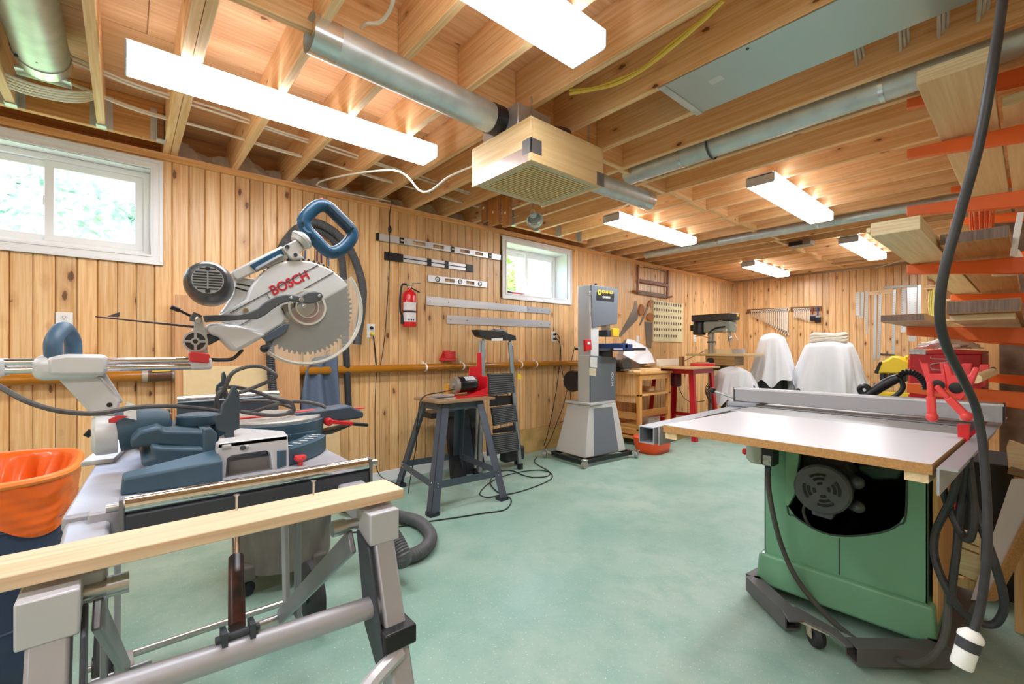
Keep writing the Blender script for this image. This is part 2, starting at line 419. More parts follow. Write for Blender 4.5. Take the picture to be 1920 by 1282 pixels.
# ---- back wall
wall_back = MB().box(-0.3, RX2 + .2, ROOM_YB + .02, ROOM_YB + .3, 0, 2.66).build('wall_back', DRYW, smooth=False, kind='structure')
x = PW
x = 0.0
while x < RX2: plank('B', x + PW, 0, 2.4, wall_back) if False else plank('B', x, 0, 2.4, wall_back); x += PW
# ---- the other walls (behind and beside the camera)
wr = MB().box(RX2, RX2 + .2, RY2, ROOM_YB + .2, 0, 2.42).box(RX2 + .2, ROOM_XR, RY2, RY2 + .2, 0, 2.42)
wr.build('wall_right', mat('painted_block', 'cfc2ae', 0.85, noise=0.3, nscale=6, col2='b3a48e'), smooth=False, kind='structure')
MB().box(ROOM_XR, ROOM_XR + .2, ROOM_Y0, RY2, 0, 2.66).build('wall_right_near', DRYW, smooth=False, kind='structure')
MB().box(-0.3, ROOM_XR, ROOM_Y0 - .2, ROOM_Y0, 0, 2.66).build('wall_near', DRYW, smooth=False, kind='structure')
pier = MB().box(3.47, RX2, 5.3, 6.1, 0, 2.42).build('wall_pier', CONC, smooth=False, kind='structure')

# ---- ceiling: ply sheets, joists, blocking
ceiling = MB().box(-0.4, ROOM_XR + .2, ROOM_Y0 - .2, ROOM_YB + .3, JB + JD + .016, JB + JD + .1).build('ceiling', PLYM, smooth=False, kind='structure')
sheet = None
for i, sx in enumerate(range(5)):
    for j in range(7):
        x0 = -0.3 + i * 1.22; y0 = ROOM_Y0 - (0.9 if i % 2 else 0.0) + j * 2.44
        if y0 > ROOM_YB: continue
        if sheet is None:
            sheet = MB().box(x0 + .002, x0 + 1.218, y0 + .002, y0 + 2.438, JB + JD, JB + JD + .015).build('subfloor_panel', PLYM, ceiling, smooth=False)
            s0 = (x0, y0)
            WLs = wloc(ceiling)
        else:
            o = bpy.data.objects.new('subfloor_panel', sheet.data); COL.objects.link(o); o.parent = ceiling; o.location = (x0 - s0[0], y0 - s0[1], 0)
JY = [1.605 + 0.345 * k for k in range(-16, 21)]
jb = 0.038
joist_src = {}
def joist(x0, x1, y, z0=JB):
    key = (round(x0, 2), round(x1, 2))
    if key not in joist_src:
        c = Vector((0, 0, 0))
        me = bpy.data.meshes.new('joist'); m = MB().box(x0, x1, 0, jb, z0, z0 + JD)
        me.from_pydata(m.v, [], m.f); me.update(); me.materials.append(JOISTM); joist_src[key] = me
    o = bpy.data.objects.new('joist', joist_src[key]); COL.objects.link(o); o.parent = ceiling; o.location = Vector((0, y, 0)) - wloc(ceiling)
    bv = o.modifiers.new('bevel', 'BEVEL'); bv.width = 0.003; bv.segments = 1
    return o
HX = 0.20                            # header face over the windows
def under_header(y): return (-1.3 < y < 0.20) or (2.9 < y < 4.15)
for k, y in enumerate(JY):
    joist(HX if under_header(y) else -0.25, 5.15, y)
joist(-0.25, 5.15, JY[12] - 0.040)       # doubled joist beside the first window
hm = MB().box(HX - 0.038, HX, -1.3, JY[12] - 0.042, JB, JB + JD).build('header_joist', wood('header_spruce', 'f0ba7a', 'c8823f', 'y', 0.7), ceiling, bevel=.003)
MB().box(HX - 0.038, HX, 2.86, 4.20, JB, JB + JD).build('header_joist', MATS['header_spruce'], ceiling, bevel=.003)
hsrc = None
for y in [v for v in JY if -1.3 < v < 0.2 or 2.9 < v < 4.15] + [JY[12] - 0.078]:
    m = MB()
    m.box(HX, HX + .003, y - .03, y, JB, JB + .19).box(HX, HX + .003, y + jb, y + jb + .03, JB, JB + .19)
    m.box(HX, HX + .06, y - .003, y, JB - .004, JB + .16).box(HX, HX + .06, y + jb, y + jb + .003, JB - .004, JB + .16)
    m.box(HX, HX + .05, y - .003, y + jb + .003, JB - .007, JB - .001)
    m.build('joist_hanger', GALV, ceiling, smooth=False)
for k in range(len(JY) - 1):
    y0, y1 = JY[k] + jb, JY[k + 1]
    if k == 11: y1 -= 0.040
    xo = 1.77 + (0.045 if k % 2 else 0) - (0.07 if k > 18 else 0)
    m = MB().box(xo, xo + 0.038, y0 + .001, y1 - .001, JB, JB + JD)
    m.build('blocking', BLOCKM, ceiling, bevel=.003)
MB().box(-0.30, -0.255, ROOM_Y0, ROOM_YB + .2, JB, JB + JD + .02).build('rim_joist', wood('rim_spruce', 'e0aa6c', 'b9773a', 'y', 0.7), ceiling, smooth=False)
# vapour barrier over the insulation between the joists along the left wall
POLY = mat('poly_sheet', 'd9d4c6', 0.25, spec=0.7, noise=0.5, nscale=8, col2='b9b09c')
rnd = random.Random(4)
for k in range(12, len(JY) - 1):
    if under_header(JY[k]) and k > 13: continue
    y0, y1 = JY[k] + jb, JY[k + 1]
    ph = rnd.random() * 6
    m = MB().grid(lambda a, b: Vector((-0.06 - 0.10 * b + 0.022 * math.sin(9 * a + ph + 5 * b) + 0.014 * math.sin(23 * a + 7 * b + ph), y0 + (y1 - y0) * a, 2.40 + (JD - .02) * b * (0.72 + .12 * math.sin(5 * a + ph)))), 14, 8)
    m.build('insulation_cover', POLY, ceiling, ang=60)

# ---- windows
GLASS = mat('window_glass', 'f6fbfb', 0.0, trans=1.0, spec=0.3)
GLASS.node_tree.nodes['Principled BSDF'].inputs['IOR'].default_value = 1.05
def window(n, y0, y1, gx, div):
    root = bpy.data.objects.new('window_%d' % n, None); COL.objects.link(root); root['kind'] = 'structure'
    root.location = (0, (y0 + y1) / 2, WZ[0]); WL[root.name] = Vector(root.location)
    z0, z1 = WZ; c = 0.062
    m = MB()                            # casing: four mitred boards with a stepped profile
    for st, (a, b, t) in enumerate(((c, 0.0, 0.012), (c, c - .02, 0.02), (0.014, 0.0, 0.018))):
        O = [(y0 - a, z0 - a), (y1 + a, z0 - a), (y1 + a, z1 + a), (y0 - a, z1 + a)]
        I = [(y0 - b, z0 - b), (y1 + b, z0 - b), (y1 + b, z1 + b), (y0 - b, z1 + b)]
        m.ring([(0.0, *p) for p in O], [(0.0, *p) for p in I], (t, 0, 0))
    m.build('casing', WHITE, root, bevel=0.002)
    j = MB(); j.box(-0.3, 0.012, y0 - .012, y0, z0 - .012, z1 + .012).box(-0.3, 0.012, y1, y1 + .012, z0 - .012, z1 + .012)
    j.box(-0.3, 0.012, y0, y1, z0 - .012, z0).box(-0.3, 0.012, y0, y1, z1, z1 + .012)
    j.build('jamb', mat('jamb_white', 'dcd9d6', 0.5), root, smooth=False)
    f = 0.035
    fr = MB().ring([(gx, y0, z0), (gx, y1, z0), (gx, y1, z1), (gx, y0, z1)], [(gx, y0 + f, z0 + f), (gx, y1 - f, z0 + f), (gx, y1 - f, z1 - f), (gx, y0 + f, z1 - f)], (-0.05, 0, 0))
    fr.build('frame', WPLAS, root, bevel=.003)
    for k, (a, b, xx) in enumerate(((y0 + f, div + .02, gx - .032), (div - .022, y1 - f, gx - .008))):
        s = 0.04
        sm = MB().ring([(xx, a, z0 + f), (xx, b, z0 + f), (xx, b, z1 - f), (xx, a, z1 - f)], [(xx, a + s, z0 + f + s), (xx, b - s, z0 + f + s), (xx, b - s, z1 - f - s), (xx, a + s, z1 - f - s)], (-0.02, 0, 0))
        sash = sm.build('sash', WPLAS, root, bevel=.003)
        MB().box(xx - .012, xx - .008, a + s, b - s, z0 + f + s, z1 - f - s).build('pane', GLASS, sash, smooth=False)
    MB().box(gx - .03, gx - .012, div - .03, div - .02, (z0 + z1) / 2 - .03, (z0 + z1) / 2 + .03).build('latch', WPLAS, root, bevel=.003)
    return root
window(1, W1[0], W1[1], -0.09, -0.335)
window(2, W2[0], W2[1], -0.20, 3.585)
# ================================================================== fluorescent fixtures
def lens_mat():
    m = bpy.data.materials.new('prismatic_lens'); m.use_nodes = True; nt = m.node_tree; N = nt.nodes.new; L = nt.links.new
    b = nt.nodes['Principled BSDF']; b.inputs['Base Color'].default_value = (.9, .9, .92, 1); b.inputs['Roughness'].default_value = 0.3
    b.inputs['Emission Color'].default_value = (0.92, 0.96, 1.0, 1); b.inputs['Emission Strength'].default_value = LAMP
    return m
LENS = lens_mat()
SIDE = mat('lens_side', 'e9edf4', .3, emit=3.0)
def fixture(x0, x1, y0, y1, label, zt=JB, hgt=0.082):
    g = thing('ceiling_light', ((x0 + x1) / 2, (y0 + y1) / 2, zt - hgt), label, 'ceiling light', 'fluorescent ceiling lights')
    MB().box(x0 + .012, x1 - .012, y0, y1, zt - .022, zt - .001).build('housing', WHITE, g, bevel=.003)
    xs = [x0 + .001, x0 + .002, x0 + .012, x1 - .012, x1 - .002, x1 - .001]
    zs = [zt - .012, zt - hgt + .008, zt - hgt, zt - hgt, zt - hgt + .008, zt - .012]
    m = MB(); sd = MB(); n = len(xs)
    for i in range(n - 1):
        (m if i == 2 else sd).add([(x, y, z) for y in (y0 + .006, y1 - .006) for x, z in zip(xs[i:i + 2], zs[i:i + 2])], [(0, 1, 3, 2)])
    m.build('lens', LENS, g)
    sd.build('lens_side', SIDE, g, ang=60)
    for y in (y0, y1 - .006):
        e = MB().prism([(x, y, z) for x, z in zip(xs, zs)], (0, .006, 0)); e.build('end_cap', mat('fixture_end', 'c4c6cc', 0.4), g)
    return g
fixture(1.10, 1.285, 0.0, 1.465, 'long white ceiling light in front of the left wall above the mitre saw')
fixture(2.40, 2.585, -0.03, 1.44, 'white ceiling light cut off by the top edge of the picture')
fixture(2.30, 2.495, 3.47, 4.92, 'ceiling light in mid room nearest to the orange lumber rack')
fixture(1.03, 1.22, 3.42, 4.87, 'ceiling light above and left of the grey band saw')
fixture(2.25, 2.44, 6.1, 7.55, 'far ceiling light hanging before the rulers on the back wall')
fixture(0.93, 1.12, 6.75, 8.15, 'farthest ceiling light over the drill press corner')
fixture(1.10, 1.285, -3.1, -1.65, 'added unseen ceiling light behind the camera on the window side')  # this and the next two: unseen lights added to brighten the foreground
fixture(2.40, 2.585, -3.1, -1.65, 'added unseen ceiling light behind the camera in the middle of the room')  # added out of view, lights the near side of the saw and stand
fixture(3.95, 4.135, -1.55, -0.10, 'added unseen ceiling light right above the camera position')  # added out of view, fills light on surfaces facing the camera
# ================================================================== mitre saw on its stand
def ZR(x0, y0, s): return lambda pts: [(x0 + x / s, y0 + y / s) for x, y in pts]
def xp(pts, X): return [at_x(p[0], p[1], X) for p in pts]
def yp(pts, Y): return [at_y(p[0], p[1], Y) for p in pts]
def zp(pts, z): return [at_z(p[0], p[1], z) for p in pts]
HP = 0.855                                     # stand platform height
SX = 2.18                                      # blade plane
st = thing('saw_stand', (2.45, 0.19, 0), 'grey folding wheeled stand carrying the mitre saw', 'saw stand')
def build_stand():
    P = [(1.86, -.045), (2.566, -.085), (2.566, .455), (1.86, .455)]
    m = MB().prism([(x, y, HP - .03) for x, y in P], (0, 0, .03)).build('platform', SILVER, st, bevel=.006)
    MB().prism([(2.12, -.085, HP), (2.12, -.02, HP), (1.92, 0.02, HP + .02), (1.86, 0.02, HP + .02), (1.86, -.045, HP)], (0, 0, .012)).build('platform_step', ALUM, st, bevel=.003)
    for y in (-.05, .40):
        MB().bar((2.566, y, HP - .035), (2.79, y, HP - .05), .06, .05).build('side_rail', SILVER, st, bevel=.006)
    MB().bar((2.58, -.05, HP - .02), (2.58, .40, HP - .02), .03, .05).build('cross_rail', SILVER, st, bevel=.004)
    # near end: splayed legs, cross tube, clip, struts
    for k, y in enumerate((-.075, .385)):
        leg = MB().bar((2.82, y, .79), (3.09, y, 0.02), .052, .042, (0, 1, 0)).build('leg', SILVER, st, bevel=.005)
        MB().bar((3.083, y, .04), (3.1, y, 0.0), .06, .05, (0, 1, 0)).build('rubber_foot', BLACK, leg, bevel=.004)
        MB().box(2.785, 2.855, y - .030, y + .030, .772, HP - .022).build('leg_head', mat('silver_light', 'cfcfd6', 0.4, 0.2), st, bevel=.003)
        s = -1 if k else 1
        MB().cyl((2.79, y + s * .03, .80), (2.79, y + s * .075, .80), .011).cyl((2.79, y + s * .055, .80), (2.79, y + s * .08, .80), .015).build('pivot_bolt', STEEL, st)
        MB().prism([(2.80, y + s * .03, .79), (2.86, y + s * .03, .77), (2.92, y + s * .03, .60), (2.90, y + s * .03, .56), (2.84, y + s * .03, .62)], (0, s * .006, 0)).build('hinge_plate', DARKST, st, bevel=.002)
        yb = 0.376 if k else 0.005
        MB().bar((2.80, y + s * .045, .77), (2.108, yb, .295), .012, .045, (0, 0, 1)).build('brace', mat('grey_steel', '8b8d92', 0.4, 0.5), st, bevel=.003)
        MB().bar((2.108, yb - s * .02, .29), (2.06, yb - s * .02, HP - .03), .042, .014, (0, 1, 0)).build('brace', SILVER, st, bevel=.003)
        MB().bar((2.14, yb - s * .045, .29), (2.13, yb - s * .045, HP - .03), .03, .016, (0, 1, 0)).build('brace', MATS['grey_steel'], st, bevel=.003)
        MB().cyl((2.108, yb - .07, .29), (2.108, yb + .05, .29), .014).build('pivot_rod', STEEL, st)
        # wheel end
        yw = .59 if k else -.05
        MB().bar((2.108, yb, .29), (1.72, yw + s * .055, .135), .03, .03).build('wheel_arm', SILVER, st, bevel=.004)
        w = MB().lathe([(.05, -.022), (.108, -.024), (.128, -.016), (.134, 0), (.128, .016), (.108, .024), (.05, .022)], (1.72, yw, .134), (0, 1, 0), 32).build('wheel', RUBBER, st)
        MB().lathe([(.0, -.026), (.03, -.03), (.034, -.02), (.085, -.018), (.09, -.022), (.09, .022), (.085, .018), (.034, .02), (.03, .03), (0, .026)], (1.72, yw, .134), (0, 1, 0), 24).build('hub', BLACK, w)
    MB().cyl((1.72, -.1, .135), (1.72, .64, .135), .012).build('axle', STEEL, st)
    MB().cyl((2.865, -.075, .69), (2.865, .385, .662), .019, n=20).build('cross_tube', SILVER, st)
    MB().tube([(2.965, -.08, .50), (2.96, .1, .515), (2.95, .25, .54), (2.935, .33, .58), (2.915, .385, .59)], .014, 8).build('handle_bar', mat('silver_light', 'cfcfd6'), st)
    MB().box(2.86, 2.925, .352, .416, .60, .635).build('clip', BLACK, st, bevel=.004)
    g0, g1 = Vector((2.66, .165, HP - .06)), Vector((2.855, .135, .695))
    MB().cyl(g0, g0.lerp(g1, .35), .007).build('strut_rod', CHROME, st)
    MB().cyl(g0.lerp(g1, .3), g0.lerp(g1, .93), .0125, n=20).build('gas_strut', mat('strut_black', '1b1a1c', 0.35, noise=0.5, nscale=20, col2='a04a34'), st)
    MB().box(2.85, 2.875, .112, .120, .675, .715).box(2.85, 2.875, .150, .158, .675, .715).cyl((2.862, .105, .702), (2.862, .165, .702), .006).build('strut_bracket', DARKST, st)
    # near roller
    z = .872
    MB().cyl((2.624, -.0, z), (2.624, .445, z), .0155, n=24).build('roller', CHROME, st)
    MB().cyl((2.624, -.025, z), (2.624, .47, z), .008).build('roller_shaft', STEEL, st)
    MB().box(2.615, 2.640, .0, .445, z - .085, z - .014).build('roller_bracket', DARKST, st, bevel=.003)
    for y in (-.008, .447): MB().box(2.608, 2.64, y, y + .006, z - .085, z + .014).build('roller_end', MATS['grey_steel'], st)
    # far roller beyond the saw
    a, b = at_x(332, 750, 1.80), at_x(522, 738, 1.80)
    MB().cyl(a, b, .013, n=20).build('roller', CHROME, st)
    MB().box(1.785, 1.80, a.y, b.y, a.z - .10, a.z - .012).build('roller_bracket', DARKST, st)
    for y in (.1, .4): MB().bar((1.80, y, HP - .02), (1.79, y, a.z - .03), .03, .012).build('roller_post', DARKST, st)
build_stand()
# the board screwed on the near end
bd = thing('pine_board', (2.79, .05, HP - .012), 'pale pine board lying across the near end of the saw stand', 'board')
MB().box(2.742, 2.832, -.42, .437, HP - .012, HP + .008).build('board', wood('clear_pine_board', 'f3d9ba', 'dfb88e', 'y', 0, .03, blotch=.1, gs=.8), bd, bevel=.002)
for px, py in ((445, 958), (585, 925)):
    p = at_z(px, py, HP + .008); p.x = 2.752
    MB().cyl(p + Vector((0, 0, -.01)), p + Vector((0, 0, .024)), .0022, n=8).cyl(p + Vector((0, 0, .024)), p + Vector((0, 0, .028)), .002, .0055, n=10).build('screw', STEEL, bd)

saw = thing('mitre_saw', (SX, .25, HP), 'silver and blue sliding mitre saw with its head raised, lettered BOSCH', 'mitre saw')
def build_saw():
    AB = at_x(570.5, 574.5, SX)                  # arbor
    z2 = ZR(380, 480, 5.828); z4 = ZR(300, 360, 4.7475); z1 = ZR(0, 560, 4.571); z7 = ZR(200, 620, 4.007); z6 = ZR(200, 680, 3.84); z8 = ZR(400, 700, 4.931)
    LITE = mat('saw_silver', 'd9dadc', 0.38, 0.15, noise=0.2, nscale=12, col2='bcbcbe')
    GUN = mat('linkage_grey', '55585c', 0.5, 0.2)
    # blade
    n = 60; out = []
    for i in range(n):
        a0 = 2 * math.pi * i / n
        for da, r in ((0, .152), (.035, .1525), (.05, .1425), (.09, .1445)):
            out.append(AB + Vector((-.001, math.cos(a0 + da) * r, math.sin(a0 + da) * r)))
    bl = MB().prism(out, (.0024, 0, 0)).build('blade', mat('blade_steel', '3c4149', 0.45, 0.4, noise=.5, nscale=18, col2='6a6f76'), saw, smooth=False)
    MB().cyl(AB + Vector((.001, 0, 0)), AB + Vector((.004, 0, 0)), .06, n=40).build('blade_print', mat('blade_red', '8d4038', 0.5, noise=.6, nscale=22, col2='75797c'), bl)
    MB().lathe([(.03, 0), (.03, .006), (.012, .008), (.012, .018), (0, .018)], AB + Vector((.003, 0, 0)), (1, 0, 0), 20).build('arbor_washer', STEEL, bl)
    # clear lower guard: disc with rim
    CLR = mat('clear_guard', 'dcdad2', 0.12, alpha=0.2, spec=0.6)
    RIM = mat('guard_rim', 'e6e2d6', 0.25, alpha=0.75)
    c = AB + Vector((.03, 0, -.004)); R = .176
    a0, a1 = math.radians(-128), math.radians(38); N = 40
    arc = [c + Vector((0, math.cos(a0 + (a1 - a0) * i / N) * R, math.sin(a0 + (a1 - a0) * i / N) * R)) for i in range(N + 1)]
    g = MB().prism(arc + [c + Vector((0, .05, .06)), c + Vector((0, -.06, -.02))], (.003, 0, 0)).build('lower_guard', CLR, saw, smooth=False)
    MB().tube([p - Vector((.012, 0, 0)) for p in arc], .006, 6, 0).build('guard_rim', RIM, g)
    m = MB(); i2 = [c + (p - c) * .93 for p in arc]
    m.add([p - Vector((.03, 0, 0)) for p in arc] + [p + Vector((.002, 0, 0)) for p in arc], [(i, i + 1, N + 2 + i, N + 1 + i) for i in range(N)]); m.build('guard_wall', RIM, g)
    MB().pipe(c + Vector((.003, 0, 0)), c + Vector((.006, 0, 0)), .056, .050, 32).pipe(c + Vector((.003, 0, 0)), c + Vector((.006, 0, 0)), .034, .031, 28).build('guard_ring', RIM, g)
    lab = at_x(ZR(380, 480, 5.828)([(1400, 460)])[0][0], ZR(380, 480, 5.828)([(1400, 460)])[0][1], SX + .034)
    # upper guard and gear case
    X0 = SX - .022
    up = [(480, 470), (500, 390), (540, 310), (600, 235), (690, 150), (790, 90), (900, 55), (1050, 40), (1180, 55), (1300, 95), (1410, 150), (1520, 235), (1605, 325),
          (1290, 500), (1215, 515), (990, 510), (860, 560), (930, 690), (880, 740), (660, 880), (420, 780), (230, 720), (190, 640)]
    ug = MB().prism(xp(z2(up), SX + .012), (-.05, 0, 0)).build('upper_guard', LITE, saw, bevel=.006, seg=3)
    def strip(a, b, w, name='guard_line', mt=None, x=SX + .0135):
        pa, pb = at_x(*z2([a])[0], x), at_x(*z2([b])[0], x)
        MB().bar(pa, pb, .0012, w, (0, 0, 1)).build(name, mt or DARKST, ug, smooth=False)
    strip((300, 620), (1265, 95), .0022); strip((1000, 420), (1430, 178), .0022); strip((400, 760), (545, 680), .0016); strip((695, 405), (735, 465), .0016)
    pa, pb = at_x(*z2([(790, 440)])[0], SX + .0128), at_x(*z2([(1180, 255)])[0], SX + .0128)
    ex = (pb - pa).normalized(); ey = Vector((1, 0, 0)).cross(ex)
    wdt = (pb - pa).length
    text('BOSCH', wdt / 3.05, pa + ex * -.003 + ey * .0045, ex, ey, mat('logo_red', 'c31f35', 0.4), ug, bold=.0008, sx=.97)
    for p, r in (((468, 595), .0075), ((915, 708), .0065), ((875, 560), .004)):
        q = at_x(*z2([p])[0], SX + .012); MB().lathe([(r, 0), (r, .005), (r * .55, .005), (r * .55, .003), (0, .003)], q, (1, 0, 0), 16).build('bolt', mat('brass_bolt', 'b5a88c', 0.35, 0.8), ug)
    gp = [(862, 545), (900, 515), (990, 510), (985, 640), (945, 690), (890, 620)]
    MB().prism(xp(z2(gp), SX + .012), (.006, 0, 0)).build('arbor_plate', mat('smoked', '7d756b', 0.3, .4), ug, bevel=.002)
    # linkage
    lk = [(0, 650), (380, 640), (500, 615), (600, 572), (650, 525), (720, 480), (800, 440), (900, 420), (1000, 430), (1060, 440), (1130, 400), (1220, 388), (1290, 405), (1308, 440), (1290, 480), (1230, 510), (1150, 522), (1050, 502), (950, 495), (860, 520), (760, 580), (680, 645), (590, 690), (380, 700), (20, 725)]
    l = MB().prism(xp(z2(lk), SX + .042), (.010, 0, 0)).build('guard_link', GUN, saw, bevel=.003)
    for p, r in (((1080, 477), .0075), ((1112, 548), .006), ((1275, 435), .005), ((965, 455), .004)):
        q = at_x(*z2([p])[0], SX + .052); MB().lathe([(r, 0), (r, .004), (r * .6, .005), (0, .004)], q - Vector((.002, 0, 0)), (1, 0, 0), 14).build('bolt', STEEL, l)
    MB().prism(xp(z2([(880, 745), (945, 735), (900, 830), (830, 880), (695, 945), (640, 890)]), SX + .030), (.009, 0, 0)).build('lower_link', mat('link_blue', '4a5664', 0.45), saw, bevel=.002)
    q = at_x(*z2([(675, 1012)])[0], SX + .03)
    MB().lathe([(0, -.012), (.009, -.009), (.012, 0), (.009, .009), (.004, .012), (0, .012)], q, (1, 0, 0), 18).build('guard_knob', BLACK, saw)
    # dust chute
    ch = [(50, 745), (160, 725), (420, 760), (705, 858), (640, 905), (450, 1010), (358, 1056), (290, 990), (190, 885), (80, 850)]
    MB().prism(xp(z2(ch), SX + .035), (-.07, 0, 0)).build('dust_chute', LITE, saw, bevel=.018, seg=4)
    MB().prism(xp(z1([(1770, 300), (1790, 400), (1895, 345), (1840, 310)]), SX), (-.02, 0, 0)).build('chute_flap', mat('dark_plastic', '47484b', .5), saw, bevel=.003)
    # motor
    fc = at_x(390, 526, SX + .135); ax = Vector((1, -.16, .02)).normalized(); r = .049
    mo = MB().lathe([(r * .74, .010), (r * .86, .008), (r * 1.0, -.004), (r * 1.10, -.03), (r * 1.14, -.05), (r * 1.14, -.10), (r * .95, -.12), (r * .6, -.15)], fc, ax, 36).build('motor', mat('motor_black', '34363a', 0.32, noise=.4, nscale=14, col2='6c6a68'), saw)
    u = Vector((0, 1, 0)) - ax * ax.y; u.normalize(); w = ax.cross(u)
    MB().cyl(fc + ax * .009, fc + ax * .0125, r * .70, n=32).build('vent_plate', mat('vent_grey', 'a4a7ac', 0.45), mo)
    for i, (yy, ln) in enumerate(((.62, .32), (.42, .5), (.27, .58), (.12, .6), (-.02, .6), (-.17, .6), (-.33, .56), (-.5, .42))):
        for sgn in (-1, 1):
            a = fc + ax * .0128 + w * (yy * r * .92) + u * (sgn * .035 * r); b = a + u * (sgn * ln * r)
            MB().bar(a, b, .0008, .0036, w).build('vent_slot', BLACK, mo, smooth=False)
    for yy in (.58, -.58):
        q = fc + ax * .013 + w * yy * r; MB().cyl(q, q + ax * .001, .0055, n=12).build('screw_hole', BLACK, mo)
    # handle arm and D handle
    MB().prism(xp(z4([(640, 700), (1090, 475), (1150, 590), (850, 715), (690, 790), (650, 760)]), SX + .01), (-.035, 0, 0)).build('handle_arm', ALUM, saw, bevel=.005)
    MB().prism(xp(z4([(800, 650), (1080, 500), (1110, 560), (850, 700)]), SX + .014), (-.012, 0, 0)).build('arm_panel', HANDB, saw, bevel=.002)
    MB().prism(xp(z4([(850, 670), (1080, 545), (1115, 570), (1060, 600), (880, 705), (850, 705)]), SX + .022), (-.018, 0, 0)).build('arm_grip', mat('grip_grey', '8d8f92', 0.5), saw, bevel=.006)
    br = MB().prism(xp(z4([(1085, 490), (1215, 418), (1285, 510), (1245, 545), (1290, 590), (1190, 605), (1160, 590)]), SX + .02), (-.045, 0, 0)).build('arm_bracket', ALUM, saw, bevel=.004)
    for p in ((1133, 487), (1205, 560)):
        q = at_x(*z4([p])[0], SX + .02); MB().lathe([(.006, 0), (.006, .003), (.003, .003), (.003, .001), (0, .001)], q, (1, 0, 0), 14).build('bolt', DARKST, br)
    ca, cb = at_x(*z4([(1225, 405)])[0], SX), at_x(*z4([(1300, 390)])[0], SX)
    dd = (at_x(*z4([(1300, 360)])[0], SX) - at_x(*z4([(1215, 440)])[0], SX)).normalized()
    cc = at_x(*z4([(1262, 425)])[0], SX)
    MB().lathe([(.026, -.018), (.030, -.006), (.034, -.004), (.034, .004), (.030, .006), (.024, .014)], cc, dd, 24).build('handle_clamp', ALUM, saw)
    hp = [(1278, 262), (1335, 180), (1420, 122), (1500, 140), (1600, 235), (1700, 340), (1705, 410), (1640, 490), (1560, 535), (1480, 520), (1390, 430), (1310, 345)]
    hd = MB().tube(xp(z4(hp), SX), .0205, 14, 5, True).build('d_handle', HANDB, saw)
    MB().tube(xp(z4([(1250, 330), (1290, 370), (1330, 380)]), SX), .022, 10, 3).build('handle_root', HANDB, hd)
    MB().tube(xp(z4([(1500, 140), (1600, 235), (1690, 330)]), SX + .008), .0175, 10, 3).build('grip_pad', mat('grip_navy', '1b3146', 0.7, noise=.3, nscale=200, col2='3d566a'), hd)
    MB().prism(xp(z4([(1360, 350), (1400, 350), (1490, 450), (1460, 450)]), SX + .006), (-.014, 0, 0)).build('trigger', REDP, hd, bevel=.002)
    for p in ((1492, 122), (1715, 320), (1360, 410), (1580, 540), (1268, 278)):
        q = at_x(*z4([p])[0], SX + .0195); MB().cyl(q, q + Vector((.0015, 0, 0)), .0035, n=10).build('screw_hole', BLACK, hd)
    for p, e in (((1440, 70), .0), ((1755, 385), 0)):
        q = at_x(*z4([p])[0], SX - .004); MB().ball(q, .007, 10, 6).build('safety_button', REDP, hd)
    # gear housing between motor and guard
    MB().prism(xp(z4([(670, 760), (850, 770), (800, 900), (780, 950), (620, 1060), (540, 1080), (600, 1000), (660, 900)]), SX - .01), (-.045, 0, 0)).build('gear_housing', LITE, saw, bevel=.006)
    for a, b in (((680, 815), (815, 840)), ((670, 850), (790, 885))):
        MB().bar(at_x(*z4([a])[0], SX - .0095), at_x(*z4([b])[0], SX - .0095), .001, .0045).build('vent_slot', BLACK, saw, smooth=False)
    # pivot arm with spoked wheel, depth rod, lever
    pc = at_x(366, 640, SX + .02)
    pv = MB().prism(xp(z1([(1660, 160), (1735, 160), (1775, 290), (1780, 440), (1790, 490), (1625, 490), (1600, 300), (1655, 270)]), SX + .012), (-.03, 0, 0)).build('pivot_arm', LITE, saw, bevel=.003)
    w = MB().pipe(pc, pc + Vector((.006, 0, 0)), .0285, .0235, 28).pipe(pc, pc + Vector((.007, 0, 0)), .0105, .006, 20)
    for a in range(4):
        d = Vector((0, math.cos(a * math.pi / 2), math.sin(a * math.pi / 2))); w.bar(pc + d * .009 + Vector((.003, 0, 0)), pc + d * .025 + Vector((.003, 0, 0)), .004, .006, Vector((1, 0, 0)).cross(d))
    w.build('spoked_cap', mat('cap_silver', 'c2c1bf', 0.4, .2), pv)
    MB().cyl(pc + Vector((-.002, 0, 0)), pc + Vector((.002, 0, 0)), .025, n=24).build('cap_back', mat('cap_dark', '3d3d40', .6), pv)
    q = at_x(*z1([(1700, 180)])[0], SX + .052); MB().lathe([(.0085, 0), (.0085, .004), (.0055, .005), (.0055, .002), (0, .002)], q, (1, 0, 0), 18).build('pivot_bolt', STEEL, pv)
    MB().cyl(at_x(*z1([(815, 152)])[0], SX + .02), at_x(*z1([(1660, 240)])[0], SX + .02), .0016, .0036, 8).build('depth_rod', mat('rod_brown', '5d4a40', .4, .5), saw)
    q = at_x(*z1([(975, 145)])[0], SX + .02); MB().prism([q + Vector((0, -.012, -.003)), q + Vector((0, .01, -.003)), q + Vector((0, .012, .009)), q + Vector((0, .004, .006))], (.012, 0, 0)).build('rod_clip', mat('clip_grey', '4c4a55', .4), saw, bevel=.001)
    MB().cyl(at_x(*z1([(1540, 100)])[0], SX + .03), at_x(*z1([(1640, 150)])[0], SX + .03), .0035, n=8).build('lock_lever', BLACK, saw)
    MB().cyl(at_x(*z1([(1465, 70)])[0], SX + .03), at_x(*z1([(1540, 100)])[0], SX + .03), .006, n=10).build('lever_grip', BLACK, saw)
    MB().prism(xp(z1([(1620, 160), (1655, 115), (1730, 150), (1680, 200), (1620, 190)]), SX + .02), (.02, 0, 0)).build('lever_block', mat('block_grey', '6b6b6d', .4, .5), saw, bevel=.002)
